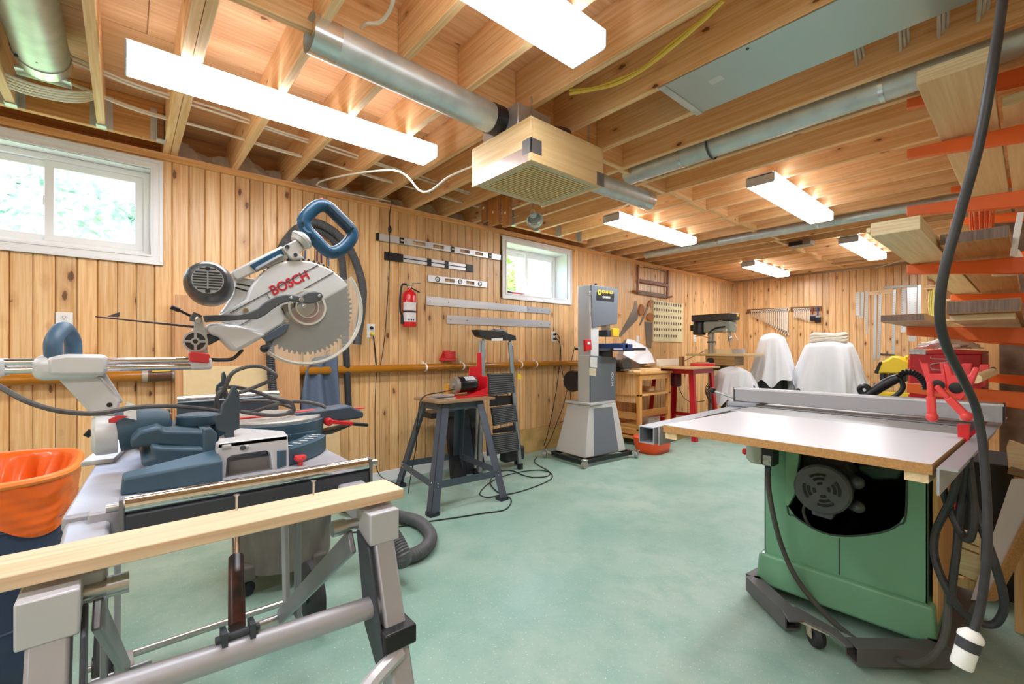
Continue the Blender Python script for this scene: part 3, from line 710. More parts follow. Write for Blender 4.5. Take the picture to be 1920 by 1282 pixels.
    # slide rails, rail block, carry handle
    for dx, dz in ((-.03, .0), (.03, .0)):
        for k, dz2 in enumerate((.0085, -.0085)):
            a, b = at_x(-60, 688, SX + dx), at_x(372, 681, SX + dx)
            MB().cyl(a + Vector((0, 0, dz2)), b + Vector((0, 0, dz2)), .0080, n=20).build('slide_rail', CHROME, saw)
    a, b = at_x(62, 688.5, SX), at_x(192, 685.5, SX)
    MB().box(SX - .05, SX + .05, a.y, b.y, a.z - .030, a.z + .028).build('rail_block', LITE, saw, bevel=.022, seg=5)
    MB().prism(xp(z1([(400, 500), (555, 475), (850, 480), (915, 490), (920, 640), (880, 660), (400, 660)]), SX + .052), (-.104, 0, 0)).build('rail_block_side', LITE, saw, bevel=.008)
    MB().box(SX - .045, SX + .045, at_x(355, 680, SX).y, at_x(394, 680, SX).y, at_x(370, 692, SX).z, at_x(370, 671, SX).z).build('rail_end', LITE, saw, bevel=.006)
    MB().prism(xp(z1([(1622, 470), (1640, 452), (1790, 468), (1800, 490), (1790, 555), (1625, 540)]), SX + .05), (-.03, 0, 0)).build('rail_lock', REDP, saw, bevel=.003)
    MB().box(SX - .045, SX + .045, -.30, at_x(15, 688, SX).y, at_x(8, 706, SX).z, at_x(8, 672, SX).z).build('rail_end', LITE, saw, bevel=.006)
    hl = at_x(102, 664, SX + .03); hr = at_x(137, 664, SX - .06)
    top = (hl + hr) / 2 + Vector((0, 0, .062))
    MB().tube([hl - Vector((0, 0, .02)), hl + Vector((0, -.002, .025)), hl.lerp(hr, .22) + Vector((0, -.001, .05)), top, hl.lerp(hr, .8) + Vector((0, 0, .05)), hr + Vector((0, 0, .028)), hr - Vector((0, 0, .02))], .0165, 12, 5).build('carry_handle', mat('carry_blue', '43617a', .45, noise=.2, nscale=10, col2='5a7688'), saw)
    # column and bevel housing
    MB().prism(xp(z1([(480, 670), (860, 665), (1030, 880), (1000, 1000), (790, 1000)]), SX + .025), (-.05, 0, 0)).build('column', LITE, saw, bevel=.005)
    MB().bar(at_x(*z1([(885, 650)])[0], SX - .03), at_x(*z1([(1035, 890)])[0], SX - .03), .02, .012).build('column_rib', LITE, saw, bevel=.002)
    q = at_x(*z1([(938, 908)])[0], SX + .025); MB().cyl(q, q + Vector((.003, 0, 0)), .0055, n=14).build('bolt', BLACK, saw)
    a, b = at_x(172, 815, SX), at_x(221, 812, SX); L = (b - a).length
    MB().lathe([(.0, 0), (.04, 0), (.051, .008), (.052, .02), (.050, L)], a, (0, 1, 0), 32).build('bevel_drum', LITE, saw)
    MB().lathe([(.052, 0), (.053, .02), (.049, .05), (.042, .085), (.03, .105), (.0, .11)], b + Vector((0, 0, 0.006)), (0, 1, .12), 28).build('bevel_housing', BOSCHB, saw)
    MB().cyl(at_x(161, 810, SX), a, .009, n=12).build('bevel_knob', BLACK, saw)
    MB().prism(xp(z1([(930, 1035), (1010, 998), (1100, 1005), (1010, 1040), (995, 1065), (930, 1065)]), SX + .055), (-.006, 0, 0)).build('bevel_pointer', REDP, saw, bevel=.001)
    MB().prism(xp(z1([(1090, 880), (1165, 915), (1172, 1040), (1060, 1015), (1060, 960)]), SX + .052), (-.004, 0, 0)).build('scale_plate', WPLAS, saw)
    MB().cyl(at_x(300, 781, SX + .0), at_x(321, 779, SX + .0), .008, n=14).build('lock_knob', mat('faded_red', 'c9776c', .5), saw)
    # base castings: rear body, near foot, tiers, fence supports
    def block(foot, h0, h1, name, mt, bev=.006):     # footprint given at height h0 in pixels or metres
        MB().prism([Vector((p[0], p[1], h0)) for p in foot], (0, 0, h1 - h0)).build(name, mt, saw, bevel=bev, seg=3)
    yf = lambda px, X: at_x(px, 800, X).y
    # near foot
    f0, f1 = at_z(225, 930, HP), at_z(418, 905, HP)
    MB().hexa([(f0.x, f0.y, HP), (f1.x, f1.y, HP), (f1.x - .09, f1.y, HP), (f0.x - .06, f0.y, HP)],
              [(f0.x - .002, f0.y + .004, HP + .034), (f1.x, f1.y, HP + .05), (f1.x - .085, f1.y, HP + .062), (f0.x - .055, f0.y + .004, HP + .036)]).build('foot', BOSCHB, saw, bevel=.005, seg=3)
    # far foot
    block([(1.92, .02), (1.92, .2), (2.02, .2), (2.02, .05)], HP, HP + .045, 'foot', BOSCHB)
    # rear lower tier and upper tier
    X = 2.36
    def tier(pts, X, d, name, mt, bev=.008): MB().prism(xp(pts, X), (-d, 0, 0)).build(name, mt, saw, bevel=bev, seg=3)
    tier(z7([(262, 975), (345, 950), (330, 865), (420, 880), (735, 885), (735, 1010), (400, 1028), (262, 1020)]), X - .02, .28, 'base_tier', BOSCHB)
    tier(z7([(180, 820), (240, 760), (400, 720), (430, 752), (738, 760), (738, 885), (600, 880), (400, 862), (180, 880)]), X - .06, .24, 'base_tier', BOSCHB)
    # round pad on the turntable rear
    q = at_x(374, 797, 2.2)
    MB().lathe([(0, 0), (.048, 0), (.05, .004), (.05, .024), (.046, .028), (0, .029)], (2.17, q.y, q.z), (0, 0, 1), 28).build('turntable_pad', BOSCHB, saw)
    # turntable
    tz = .948
    MB().lathe([(0, tz - .05), (.140, tz - .05), (.145, tz - .004), (.142, tz), (0, tz + .001)], (SX - .02, .335, 0), (0, 0, 1), 48).build('turntable', mat('turntable_alu', 'bfbdba', .4, .4, noise=.4, nscale=10, col2='97958f'), saw)
    MB().lathe([(.150, tz - .065), (.152, tz - .012), (.145, tz - .01)], (SX - .02, .335, 0), (0, 0, 1), 48, False).build('turntable_rim', BOSCHB, saw)
    MB().box(SX - .012, SX + .012, .20, .62, tz, tz + .004).build('kerf_plate', REDP, saw)
    # near fence: dark vertical plate with buttress, and the silver table frame below it
    fx = 2.42
    tier(z7([(820, 640), (860, 625), (870, 560), (915, 500), (945, 430), (965, 420), (1000, 470), (1000, 735), (960, 745), (960, 810), (890, 815), (890, 760), (830, 750)]), fx, .022, 'fence', mat('fence_blue', '3a4a55', .5, noise=.2, nscale=12, col2='4f606a'), .002)
    tier(z7([(730, 740), (790, 730), (830, 770), (828, 1000), (735, 1030)]), fx + .005, .03, 'fence_post', BOSCHB, .003)
    fo = [(800, 830), (830, 812), (1270, 690), (1300, 520)]
    frm = ZR(200, 680, 3.84)
    outer = frm([(785, 862), (795, 600), (800, 580), (1305, 520), (1318, 770), (1195, 790), (1180, 650), (1150, 632), (900, 668), (866, 690), (858, 850)])
    MB().prism(xp(outer, 2.46), (-.03, 0, 0)).build('table_frame', LITE, saw, bevel=.003)
    MB().prism(xp(frm([(800, 580), (960, 470), (1270, 492), (1305, 520)]), 2.46)[:0] or [at_x(*frm([(797, 582)])[0], 2.46), at_x(*frm([(1305, 522)])[0], 2.46), at_x(*frm([(1275, 490)])[0], 2.34), at_x(*frm([(960, 468)])[0], 2.34), at_x(*frm([(810, 530)])[0], 2.40)], (0, 0, -.012)).build('side_table', LITE, saw, bevel=.002)
    for c0, c1 in (((830, 610), (895, 602)), ((960, 612), (1020, 603))):
        MB().tube([at_x(*frm([c0])[0], 2.4605), at_x(*frm([c1])[0], 2.4605)], .006, 10, 0).build('slot', mat('slot_grey', 'a3a2a0', .4), saw)
    q = at_x(*frm([(980, 610)])[0], 2.463); MB().cyl(q, q + Vector((.004, 0, 0)), .006, n=12).build('bolt', DARKST, saw)
    for yy, hh, mt in ((660, .012, STEEL), (715, .022, mat('bar_blue', '5d7486', .4, .3))):
        MB().bar(at_x(*frm([(880, yy + 30)])[0], 2.40), at_x(*frm([(1180, yy - 5)])[0], 2.40), .02, hh).build('frame_bar', mt, saw, bevel=.003)
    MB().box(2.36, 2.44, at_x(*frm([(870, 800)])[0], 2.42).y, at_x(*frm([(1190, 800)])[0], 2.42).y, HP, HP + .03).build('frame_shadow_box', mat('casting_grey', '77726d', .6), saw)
    # far fence
    tier(z7([(822, 450), (830, 410), (865, 380), (870, 320), (885, 305), (900, 340), (898, 480), (830, 500)]), 2.02, .02, 'fence', MATS['fence_blue'], .002)
    # mitre arm with red lock handle
    arm = z8([(770, 375), (1270, 300), (1395, 360), (1390, 410), (1340, 420), (960, 470), (770, 500)])
    ma = MB().prism(xp(arm, SX + .045), (-.085, 0, 0)).build('mitre_arm', mat('arm_navy', '3d4d5d', .5), saw, bevel=.006)
    MB().prism(xp(z8([(990, 545), (1290, 480), (1100, 560), (990, 575)]), SX + .03), (-.06, 0, 0)).build('arm_lower', mat('dark_plastic', '47484b'), ma, bevel=.003)
    q = at_x(*z8([(1060, 445)])[0], SX + .05)
    MB().lathe([(.011, -.01), (.0125, 0), (.0125, .012), (.008, .016), (0, .016)], q, (1, 0, 0), 24).build('lock_boss', RED, ma)
    MB().bar(q + Vector((.008, .005, 0)), at_x(*z8([(1290, 465)])[0], SX + .058), .012, .012).build('lock_handle', RED, ma, bevel=.003)
    MB().bar(at_x(*z8([(1285, 465)])[0], SX + .058), at_x(*z8([(1430, 478)])[0], SX + .058), .014, .011).build('handle_tip', BLACK, ma, bevel=.004)
    MB().prism([at_x(*p, SX + .02) for p in z8([(770, 358), (1050, 325), (1240, 303), (1240, 308), (1050, 332), (770, 368)])], (-.03, 0, 0)).build('arm_stripe', REDP, ma)
    text('12"', .012, at_x(*z8([(1205, 400)])[0], SX + .0455), (0, 1, .12), (0, -.12, 1), WPLAS, ma) if False else None
    # mitre scale segment
    cx, cy = 2.20, .19
    sc = MB(); a0, a1, N = math.radians(20), math.radians(66), 14
    pr = [(.235, .884), (.285, .878), (.285, .838), (.235, .838)]
    for i in range(N):
        b0, b1 = a0 + (a1 - a0) * i / N, a0 + (a1 - a0) * (i + 1) / N
        q = lambda b, k: Vector((cx + math.cos(b) * pr[k][0], cy + math.sin(b) * pr[k][0], pr[k][1] + .02))
        sc.hexa([q(b0, 3), q(b0, 2), q(b1, 2), q(b1, 3)], [q(b0, 0), q(b0, 1), q(b1, 1), q(b1, 0)])
    sc.build('mitre_scale', BOSCHB, saw)
    for i in range(7):
        b = a0 + (a1 - a0) * (i + .5) / 7
        p = Vector((cx + math.cos(b) * .260, cy + math.sin(b) * .260, .9025)); d = Vector((math.cos(b), math.sin(b), 0))
        MB().bar(p - d * .012, p + d * .012, .006, .001).build('scale_mark', WPLAS, saw, smooth=False)
    MB().bar((cx - .02, cy + .12, HP + .03), (cx + .12, cy + .14, HP + .03), .2, .05).build('base_web', BOSCHB, saw)
    q = at_x(563, 866, 2.46)
    MB().lathe([(0, .014), (.014, .012), (.016, .006), (.012, 0), (0, 0)], (q.x, q.y, HP + .012), (0, 0, 1), 8).cyl((q.x, q.y, HP), (q.x, q.y, HP + .014), .006).build('clamp_knob', REDP, saw)
    # power cord
    c1 = [at_x(-40, 705, 2.3), at_x(0, 725, 2.35), at_x(50, 752, 2.4), at_x(110, 770, 2.42), at_x(180, 775, 2.42), at_x(250, 764, 2.40), at_x(320, 761, 2.36), at_x(380, 766, 2.3), at_x(408, 770, 2.26)]
    MB().tube(c1, .0052, 8, 6).build('power_cord', CORDG, saw)
    lp = z6([(790, 330), (800, 230), (850, 200), (860, 250), (850, 200), (900, 80), (1010, 30), (1120, 30), (1210, 80), (1200, 115), (1080, 170), (960, 215)])
    lp2 = z6([(820, 250), (820, 190), (920, 175), (1080, 210), (1200, 255), (1310, 280), (1345, 320), (1330, 360), (1200, 378), (1050, 365), (970, 350), (1060, 350), (1200, 305), (1330, 280), (1450, 285), (1540, 305), (1580, 325)])
    lp3 = z6([(960, 280), (1040, 275), (1150, 275), (1270, 300), (1350, 335), (1300, 360)])
    for pts, X in ((lp, 2.26), (lp2, 2.24), (lp3, 2.2)):
        MB().tube([at_x(p[0], p[1], X + .012 * math.sin(i * 1.7)) for i, p in enumerate(pts)], .0055, 8, 5).build('power_cord', CORDG, saw)
    MB().tube([at_x(*z2([(90, 1130)])[0], SX + .03), at_x(*z2([(200, 1135)])[0], SX + .03), at_x(*z2([(330, 1120)])[0], SX + .02), at_x(*z2([(430, 1030)])[0], SX - .02)], .005, 8).build('motor_cord', CORD, saw)
build_saw()
# ================================================================== along the left wall
def quad(pts, X, d, name, mt, parent=None, bev=0, **kw):          # traced outline on a plane x = X, extruded by d along x
    return MB().prism(xp(pts, X), (d, 0, 0)).build(name, mt, parent, bevel=bev, **kw)
def root_at(pts, X, name, label, cat, group=None):
    q = xp(pts, X); c = sum(q, Vector()) / len(q); c.z = min(p.z for p in q)
    return thing(name, c, label, cat, group)
Z5 = ZR(640, 428, 2.995); Z7B = ZR(700, 400, 4.7475); Z8B = ZR(740, 600, 3.3737); Z3B = ZR(700, 780, 5.333)

# ---- outlets and switch
def outlet(px, py, label, w=.072, h=.116, duplex=True):
    c = at_x(px, py, 0.0)
    g = thing('wall_outlet', c, label, 'outlet' if duplex else 'light switch')
    MB().box(0, .007, c.y - w / 2, c.y + w / 2, c.z - h / 2, c.z + h / 2).build('cover_plate', WPLAS, g, bevel=.003)
    if duplex:
        for dz in (.026, -.026):
            s = MB().lathe([(.017, 0), (.017, .003), (0, .003)], (.007, c.y, c.z + dz), (1, 0, 0), 20).build('socket', mat('socket_white', 'e8e8e4', .4), g)
            for dy in (-.006, .006): MB().box(.0098, .0106, c.y + dy - .001, c.y + dy + .001, c.z + dz - .001, c.z + dz + .008).build('slot', BLACK, s)
            MB().cyl((.0098, c.y, c.z + dz - .008), (.0106, c.y, c.z + dz - .008), .0028, n=10).build('slot', BLACK, s)
    else: MB().box(.007, .012, c.y - .012, c.y + .012, c.z - .03, c.z + .03).build('rocker', WPLAS, g, bevel=.003)
    return c
outlet(120.5, 604, 'white duplex outlet below the wide left window')
o2 = outlet(695, 620, 'white outlet beside the saw hose, with a yellow and black plug')
o3 = outlet(1037, 631, 'white outlet left of the band saw with two black plugs')
outlet(1195.5, 637, 'white wall switch behind the cloth-covered grinder', duplex=False)
o5 = outlet(1303, 634, 'white outlet on the wall under the drill press head')

# ---- amber pipe along the wall
pr = thing('dust_pipe', (0.06, 1.5, .98), 'amber plastic pipe running along the left wall in white clips', 'pipe')
AMB = mat('amber_pipe', 'c98320', 0.15, alpha=0.62, coat=.5)
z_p = at_x(500, 697.5, .05).z
MB().pipe((.055, -2.4, z_p), (.055, 5.3, z_p), .033, .030, 24).build('tube', AMB, pr)
for px in (797, 867, 976, 1004):
    p = at_x(px, 683, .055)
    MB().pipe((.055, p.y - .008, z_p), (.055, p.y + .008, z_p), .037, .033, 20).box(.001, .03, p.y - .006, p.y + .006, z_p + .02, z_p + .055).build('clip', WPLAS, pr)
y0, y1 = at_x(266, 706, .055).y, at_x(330, 704, .055).y
MB().pipe((.055, y0, z_p), (.055, y1, z_p), .038, .034, 24).build('coupling', mat('clear_sleeve', 'd8cfc0', .15, alpha=.45), pr)
MB().pipe((.055, y0 + .03, z_p), (.055, y1 - .02, z_p), .0385, .038, 24).build('sleeve_print', mat('sleeve_brown', '6d4a32', .4, alpha=.8), pr)
q = xp(ZR(0, 560, 4.571)([(1303, 612), (1465, 600), (1465, 620), (1303, 628)]), .09)
MB().prism(q, (.004, 0, 0)).build('tape', YELLOW, pr)
# ---- sheets leaning on the wall
def sheet_lean(x0, x1, ytop, X, label, mt, th=.012):
    a, b = at_x(x0, ytop, X), at_x(x1, ytop, X); zt = at_x(x0, ytop, X).z
    m = MB().hexa([(X + .05, a.y, 0), (X + .05 + th, a.y, 0), (X + .05 + th, b.y, 0), (X + .05, b.y, 0)], [(X - .005, a.y, zt), (X - .005 + th, a.y, zt), (X - .005 + th, b.y, zt), (X - .005, b.y, zt)])
    m.build('leaning_sheet', mt, bevel=.001, label=label, cat='board')
sheet_lean(328, 560, 552, .095, 'tall brown hardboard sheet leaning behind the mitre saw', wood('hardboard', 'd9a877', 'c38b5c', 'z', 0, .03, blotch=.3, gs=2), .008)
sheet_lean(343, 507, 688, .115, 'pale tan sheet leaning before the taller brown sheet', mat('tan_board', 'e6cb9c', .7, noise=.3, nscale=30, col2='d2b584'), .014)
sheet_lean(562, 636, 800, .115, 'short tan offcut leaning under the hanging blue cloth', mat('tan_board2', 'dcbc8e', .7, noise=.3, nscale=30, col2='cfae80'), .012)
# ---- hoses on the wall hook
Z3 = ZR(500, 380, 3.373)
hz = thing('vacuum_hose', at_x(600, 440, .1), 'grey ribbed vacuum hose hung on the wall behind the saw handle', 'hose')
GREYH = mat('hose_grey', '55565a', .5, noise=.3, nscale=30, col2='6f6d6a')
MB().tube(xp(Z3([(90, 300), (130, 235), (200, 160), (300, 125), (400, 165), (480, 235), (535, 310), (580, 420), (608, 540), (603, 660), (588, 780), (575, 850)]), .11), .029, 12, 8, rib=(.011, .004)).build('hose', GREYH, hz)
a, b = at_x(*Z3([(577, 845)])[0], .11), at_x(*Z3([(572, 895)])[0], .11)
MB().cyl(a, b, .033, .034, 18).build('cuff', mat('cuff_grey', '47484b', .4), hz)
MB().cyl((0, a.y - .42, at_x(600, 440, 0).z - .06), (.12, a.y - .42, at_x(600, 440, 0).z - .05), .006).build('wall_hook', STEEL, hz)
h2 = thing('vacuum_wand_hose', at_x(640, 520, .1), 'thinner ribbed hose ending in a straight black wand on the wall', 'hose')
MB().tube(xp(Z3([(250, 185), (330, 178), (400, 215), (450, 280), (475, 360), (483, 440), (487, 500), (490, 650), (498, 900)]), .06), .026, 12, 8, rib=(.011, .004)).build('hose', GREYH, h2)
MB().cyl(at_x(*Z3([(500, 900)])[0], .06), at_x(*Z3([(520, 1330)])[0], .06), .027, .025, 14).build('wand', mat('wand_black', '33353a', .4), h2)
h3 = thing('floor_tool_hose', at_x(512, 770, .2), 'short upright black ribbed hose in front of the tan sheet', 'hose')
MB().tube([at_x(506, 640, .2), at_x(508, 690, .2), at_x(512, 740, .2), at_x(514, 790, .21), at_x(514, 905, .22)], .026, 12, 6, rib=(.013, .004)).build('hose', mat('hose_black', '3a3c40', .5), h3)
# ---- blue denim apron
def apron():
    g = thing('denim_apron', at_x(598, 720, .05), 'blue-grey denim apron hanging on the wall behind the blade', 'apron')
    L = Z3([(205, 1330), (215, 1180), (240, 1060), (290, 985)]); Rr = Z3([(462, 1330), (455, 1200), (440, 1060), (452, 950)])
    def f(u, v):
        k = v * 3; i = min(int(k), 2); t = k - i
        l = Vector(L[i]).lerp(Vector(L[i + 1]), t); r = Vector(Rr[i]).lerp(Vector(Rr[i + 1]), t)
        p = l.lerp(r, u); q = at_x(p.x, p.y, .07); q.x = .07 + .03 * math.sin(u * 14 + v * 2) * (1 - .3 * v) + .02 * math.sin(u * 5 + v * 4); return q
    MB().grid(f, 30, 14).build('cloth', mat('denim', '66738a', .9, noise=.5, nscale=120, col2='4b566c'), g, ang=80, solid=.003)
    for (x0, y0_), (x1, y1_), mt in (((320, 300), (318, 372), 'apron_wine'), ((345, 315), (347, 380), 'apron_wine'), ((390, 335), (392, 400), 'apron_blue'), ((245, 300), (240, 356), 'apron_blue')):
        MB().bar(at_x(*Z3([(x0, y0_)])[0], .03), at_x(*Z3([(x1, y1_)])[0], .03), .004, .012, (0, 1, 0)).build('tie_string', mat(mt, '5a3550' if 'wine' in mt else '3f6391', .8), g)
    MB().cyl((0, at_x(612, 665, 0).y, at_x(612, 660, 0).z), (.09, at_x(612, 665, 0).y, at_x(612, 656, 0).z), .005).build('peg', STEEL, g)
apron()
# ---- drop cord from the ceiling to the outlet, and a second lead down the wall
dc = thing('drop_cord', at_x(731, 430, .03), 'thin black extension cord dropping from the ceiling to the outlet', 'cord')
MB().tube([at_x(735, 372, .1), at_x(731, 400, .05)] + xp(Z3([(778, 190), (776, 400), (762, 640), (745, 860), (720, 1020), (704, 1050), (690, 1020), (680, 900), (672, 830)]), .03), .0035, 6, 6).build('lead', CORD, dc)
q = at_x(731, 430, .035); MB().ball(q, .028, 12, 8, (.5, .55, 1.15)).build('inline_switch', BLACK, dc)
MB().lathe([(.014, 0), (.018, .012), (.014, .03), (.006, .045)], (.011, o2.y + .0, o2.z - .024), (1, .15, -.3), 14).build('plug', YELLOW, dc)
MB().lathe([(.013, 0), (.015, .012), (.008, .03)], (.011, o2.y, o2.z + .026), (1, 0, -.2), 14).build('plug', BLACK, dc)
MB().tube(xp(Z3([(675, 830), (690, 960), (694, 1050), (690, 1150), (686, 1260)]), .025) + [at_x(703, 800, .025), at_x(704, 860, .025), at_x(709, 885, .03), at_x(720, 897, .05), at_x(740, 905, .12)], .0035, 6, 6).build('lead', CORD, dc)

# ---- levels and straight edges hung on the wall
def slotted(q, slots, X, d, name, mt, parent, rail=.22):
    """bar between four wall points (TL, TR, BR, BL) with rectangular openings at the given fractions"""
    TL, TR, BR, BL = q
    P = lambda u, v: (TL.lerp(TR, u)).lerp(BL.lerp(BR, u), v)
    m = MB(); o = Vector((d, 0, 0))
    def blk(u0, u1, v0, v1): m.prism([P(u0, v0), P(u1, v0), P(u1, v1), P(u0, v1)], o)
    blk(0, 1, 0, rail); blk(0, 1, 1 - rail, 1)
    e = 0
    for a, b in slots + [(1, 1)]:
        if a > e: blk(e, a, rail, 1 - rail)
        e = b
    m.build(name, mt, parent, smooth=False)
    return P
LEV = mat('level_alu', 'dcdde0', .35, .5, noise=.2, nscale=8, col2='c2c3c8')
def levels():
    A = [(25, 178), (1135, 375), (1130, 420), (25, 240)]
    g = root_at(Z7B(A), 0, 'spirit_level', 'longest silver spirit level, topmost on the wall left of the small window', 'level')
    fr = lambda x: (x - 25) / 1110
    P = slotted(xp(Z7B(A), .004), [(fr(a), fr(b)) for a, b in ((295, 400), (465, 560), (710, 800), (855, 935))], 0, .024, 'body', LEV, g)
    for x in (208, 637, 1005):
        c = P(fr(x), .5); w = .022
        MB().box(.003, .032, c.y - w, c.y + w, c.z - .026, c.z + .026).build('vial_block', BLACK, g, bevel=.003)
        MB().cyl((.033, c.y - .012, c.z), (.033, c.y + .012, c.z), .007, n=10).build('vial', mat('vial', 'd9d8b4', .2), g)
    for u in (0, .988): MB().prism([P(u, -.03), P(u + .012, -.03), P(u + .012, 1.03), P(u, 1.03)], (.027, 0, 0)).build('end_cap', BLACK, g)
    A = [(95, 345), (880, 465), (880, 520), (95, 408)]
    g = root_at(Z7B(A), 0, 'edge_guide', 'silver clamp guide rail with black end plates, below the longest level', 'clamp guide')
    P = slotted(xp(Z7B(A), .004), [], 0, .012, 'rail', LEV, g)
    fr = lambda x: (x - 95) / 785
    MB().prism([P(.19, .42), P(.92, .42), P(.92, .56), P(.19, .56)], (.014, 0, 0)).build('rod', BLACK, g)
    for a, b in ((95, 240), (445, 480), (605, 637), (810, 882)):
        MB().prism([P(fr(a), -.05), P(fr(b), -.05), P(fr(b), 1.05), P(fr(a), 1.05)], (.02, 0, 0)).build('clamp_plate', BLACK, g, bevel=.002)
    A = [(478, 550), (1003, 612), (1000, 662), (478, 608)]
    g = root_at(Z7B(A), 0, 'spirit_level', 'short silver spirit level with three round black vials', 'level')
    fr = lambda x: (x - 478) / 524
    P = slotted(xp(Z7B(A), .004), [(fr(615), fr(700)), (fr(805), fr(880))], 0, .022, 'body', LEV, g)
    for x in (553, 750, 932):
        c = P(fr(x), .5); MB().lathe([(.025, 0), (.025, .004), (.017, .004), (.017, .001), (0, .001)], (.024, c.y, c.z), (1, 0, 0), 20).build('vial_ring', BLACK, g)
        MB().cyl((.028, c.y - .01, c.z), (.028, c.y + .01, c.z), .006, n=8).build('vial', MATS['vial'], g)
    for nm, A, sp in (('upper', [(470, 735), (1575, 848), (1575, 895), (470, 815)], (495, 632, 1340, 1435, 1475, 1562)), ('lower', [(652, 905), (1578, 958), (1578, 1018), (652, 982)], (680, 805, 1472, 1560))):
        lab = 'upper flat aluminium straight edge with a riveted end plate' if nm == 'upper' else 'lower flat aluminium straight edge just above the step ladder'
        g = root_at(Z7B(A), 0, 'straight_edge', lab, 'straight edge', 'straight edges on the wall')
        P = slotted(xp(Z7B(A), .004), [], 0, .006, 'bar', mat('mill_alu', 'd5d6d8', .3, .6, noise=.6, nscale=6, col2='b4b5b9', stretch=(1, .3, 4)), g)
        fr = lambda x: (x - A[0][0]) / (A[1][0] - A[0][0])
        if nm == 'upper': MB().prism([P(.772, .02), P(1, .02), P(1, .98), P(.772, .98)], (.009, 0, 0)).build('end_plate', mat('plate_grey', 'b7b9bd', .35, .6), g)
        for x in sp: c = P(fr(x), .5); MB().cyl((.009, c.y, c.z), (.014, c.y, c.z), .005, n=10).build('hole_rivet', DARKST, g)
levels()
# ---- fire extinguisher
def extinguisher():
    b, t = at_x(767.5, 613, .085), at_x(767.5, 556, .085); r = .063
    g = thing('fire_extinguisher', b, 'red fire extinguisher hanging on the pine wall', 'extinguisher')
    H = t.z - b.z
    body = MB().lathe([(0, 0), (r * .93, 0), (r, .01), (r, H), (r * .93, H + .022), (r * .7, H + .042), (r * .36, H + .056), (r * .3, H + .075), (0, H + .075)], b, (0, 0, 1), 32).build('cylinder', mat('ext_red', 'd91f26', .25, coat=.4), g)
    m = MB(); a0, a1, N = math.radians(-80), math.radians(35), 10
    for z0, z1 in ((.045, .125), (.142, .215)):
        m.add([Vector((b.x + math.cos(a0 + (a1 - a0) * i / N) * r * 1.01, b.y + math.sin(a0 + (a1 - a0) * i / N) * r * 1.01, b.z + z)) for i in range(N + 1) for z in (z0, z1)], [(2 * i, 2 * i + 2, 2 * i + 3, 2 * i + 1) for i in range(N)])
    m.build('label', mat('ext_label', 'e6e2e2', .5, noise=.5, nscale=60, col2='b4b0b4'), body)
    for k in range(3):
        a = math.radians(-30 + k * 18); p = b + Vector((math.cos(a) * r * 1.015, math.sin(a) * r * 1.015, .062)); u = Vector((-math.sin(a), math.cos(a), 0))
        MB().bar(p - u * .007, p + u * .007, .001, .014).build('pictogram', mat('picto', '3a3550', .5), body)
    MB().lathe([(r * 1.02, 0), (r * 1.02, .014)], b + Vector((0, 0, .126)), (0, 0, 1), 32, False).build('strap', BLACK, g)
    top = b + Vector((0, 0, H + .075))
    MB().cyl(top, top + Vector((0, 0, .03)), .016).box(top.x - .012, top.x + .012, top.y - .03, top.y + .04, top.z + .02, top.z + .04).build('valve', STEEL, g, bevel=.003)
    MB().bar(top + Vector((0, -.03, .035)), top + Vector((0, .11, .052)), .02, .006).build('lever', mat('lever_grey', '5a5552', .4, .6), g, bevel=.002)
    MB().bar(top + Vector((0, -.02, .02)), top + Vector((0, .10, -.03)), .02, .007).build('carry_handle', BLACK, g, bevel=.002)
    MB().cyl(top + Vector((0, 0, .03)), top + Vector((.03, 0, .03)), .014).build('gauge', mat('gauge', 'c9b870', .3), g)
    MB().tube([top + Vector((0, -.02, .03)), top + Vector((0, -.07, .02)), b + Vector((.01, -r - .03, H - .02)), b + Vector((.01, -r - .028, H * .5)), b + Vector((.01, -r - .012, .1))], .009, 8).build('hose', CORD, g)
    MB().cyl(b + Vector((.01, -r - .012, .1)), b + Vector((.01, -r - .01, .025)), .011, .015).build('nozzle', BLACK, g)
    MB().box(0, b.x - r * .9, b.y - .02, b.y + .02, b.z + .05, b.z + H).build('bracket', DARKST, g)
extinguisher()
# ---- small red holder on the wall
def holder():
    c = at_x(840, 667, .05)
    g = thing('cup_holder', at_x(842, 674, .03), 'small red plastic holder screwed to the wall above the amber pipe', 'holder')
    MB().lathe([(.045, 0), (.05, 0), (.052, .06), (.047, .06)], (.065, c.y + .015, c.z - .02), (0, 0, 1), 24, False).build('ring', REDP, g, solid=.004)
    MB().hexa([(0, c.y - .07, c.z - .045), (.12, c.y - .02, c.z - .045), (.12, c.y + .05, c.z - .045), (0, c.y + .07, c.z - .045)], [(0, c.y - .07, c.z - .02), (.12, c.y - .02, c.z - .025), (.12, c.y + .05, c.z - .025), (0, c.y + .07, c.z - .02)]).build('tray', REDP, g, bevel=.004)
    MB().prism([(0, c.y - .07, c.z - .04), (0, c.y + .07, c.z - .04), (0, c.y + .05, c.z + .05), (0, c.y - .02, c.z + .05)], (.006, 0, 0)).build('back_plate', REDP, g)
holder()

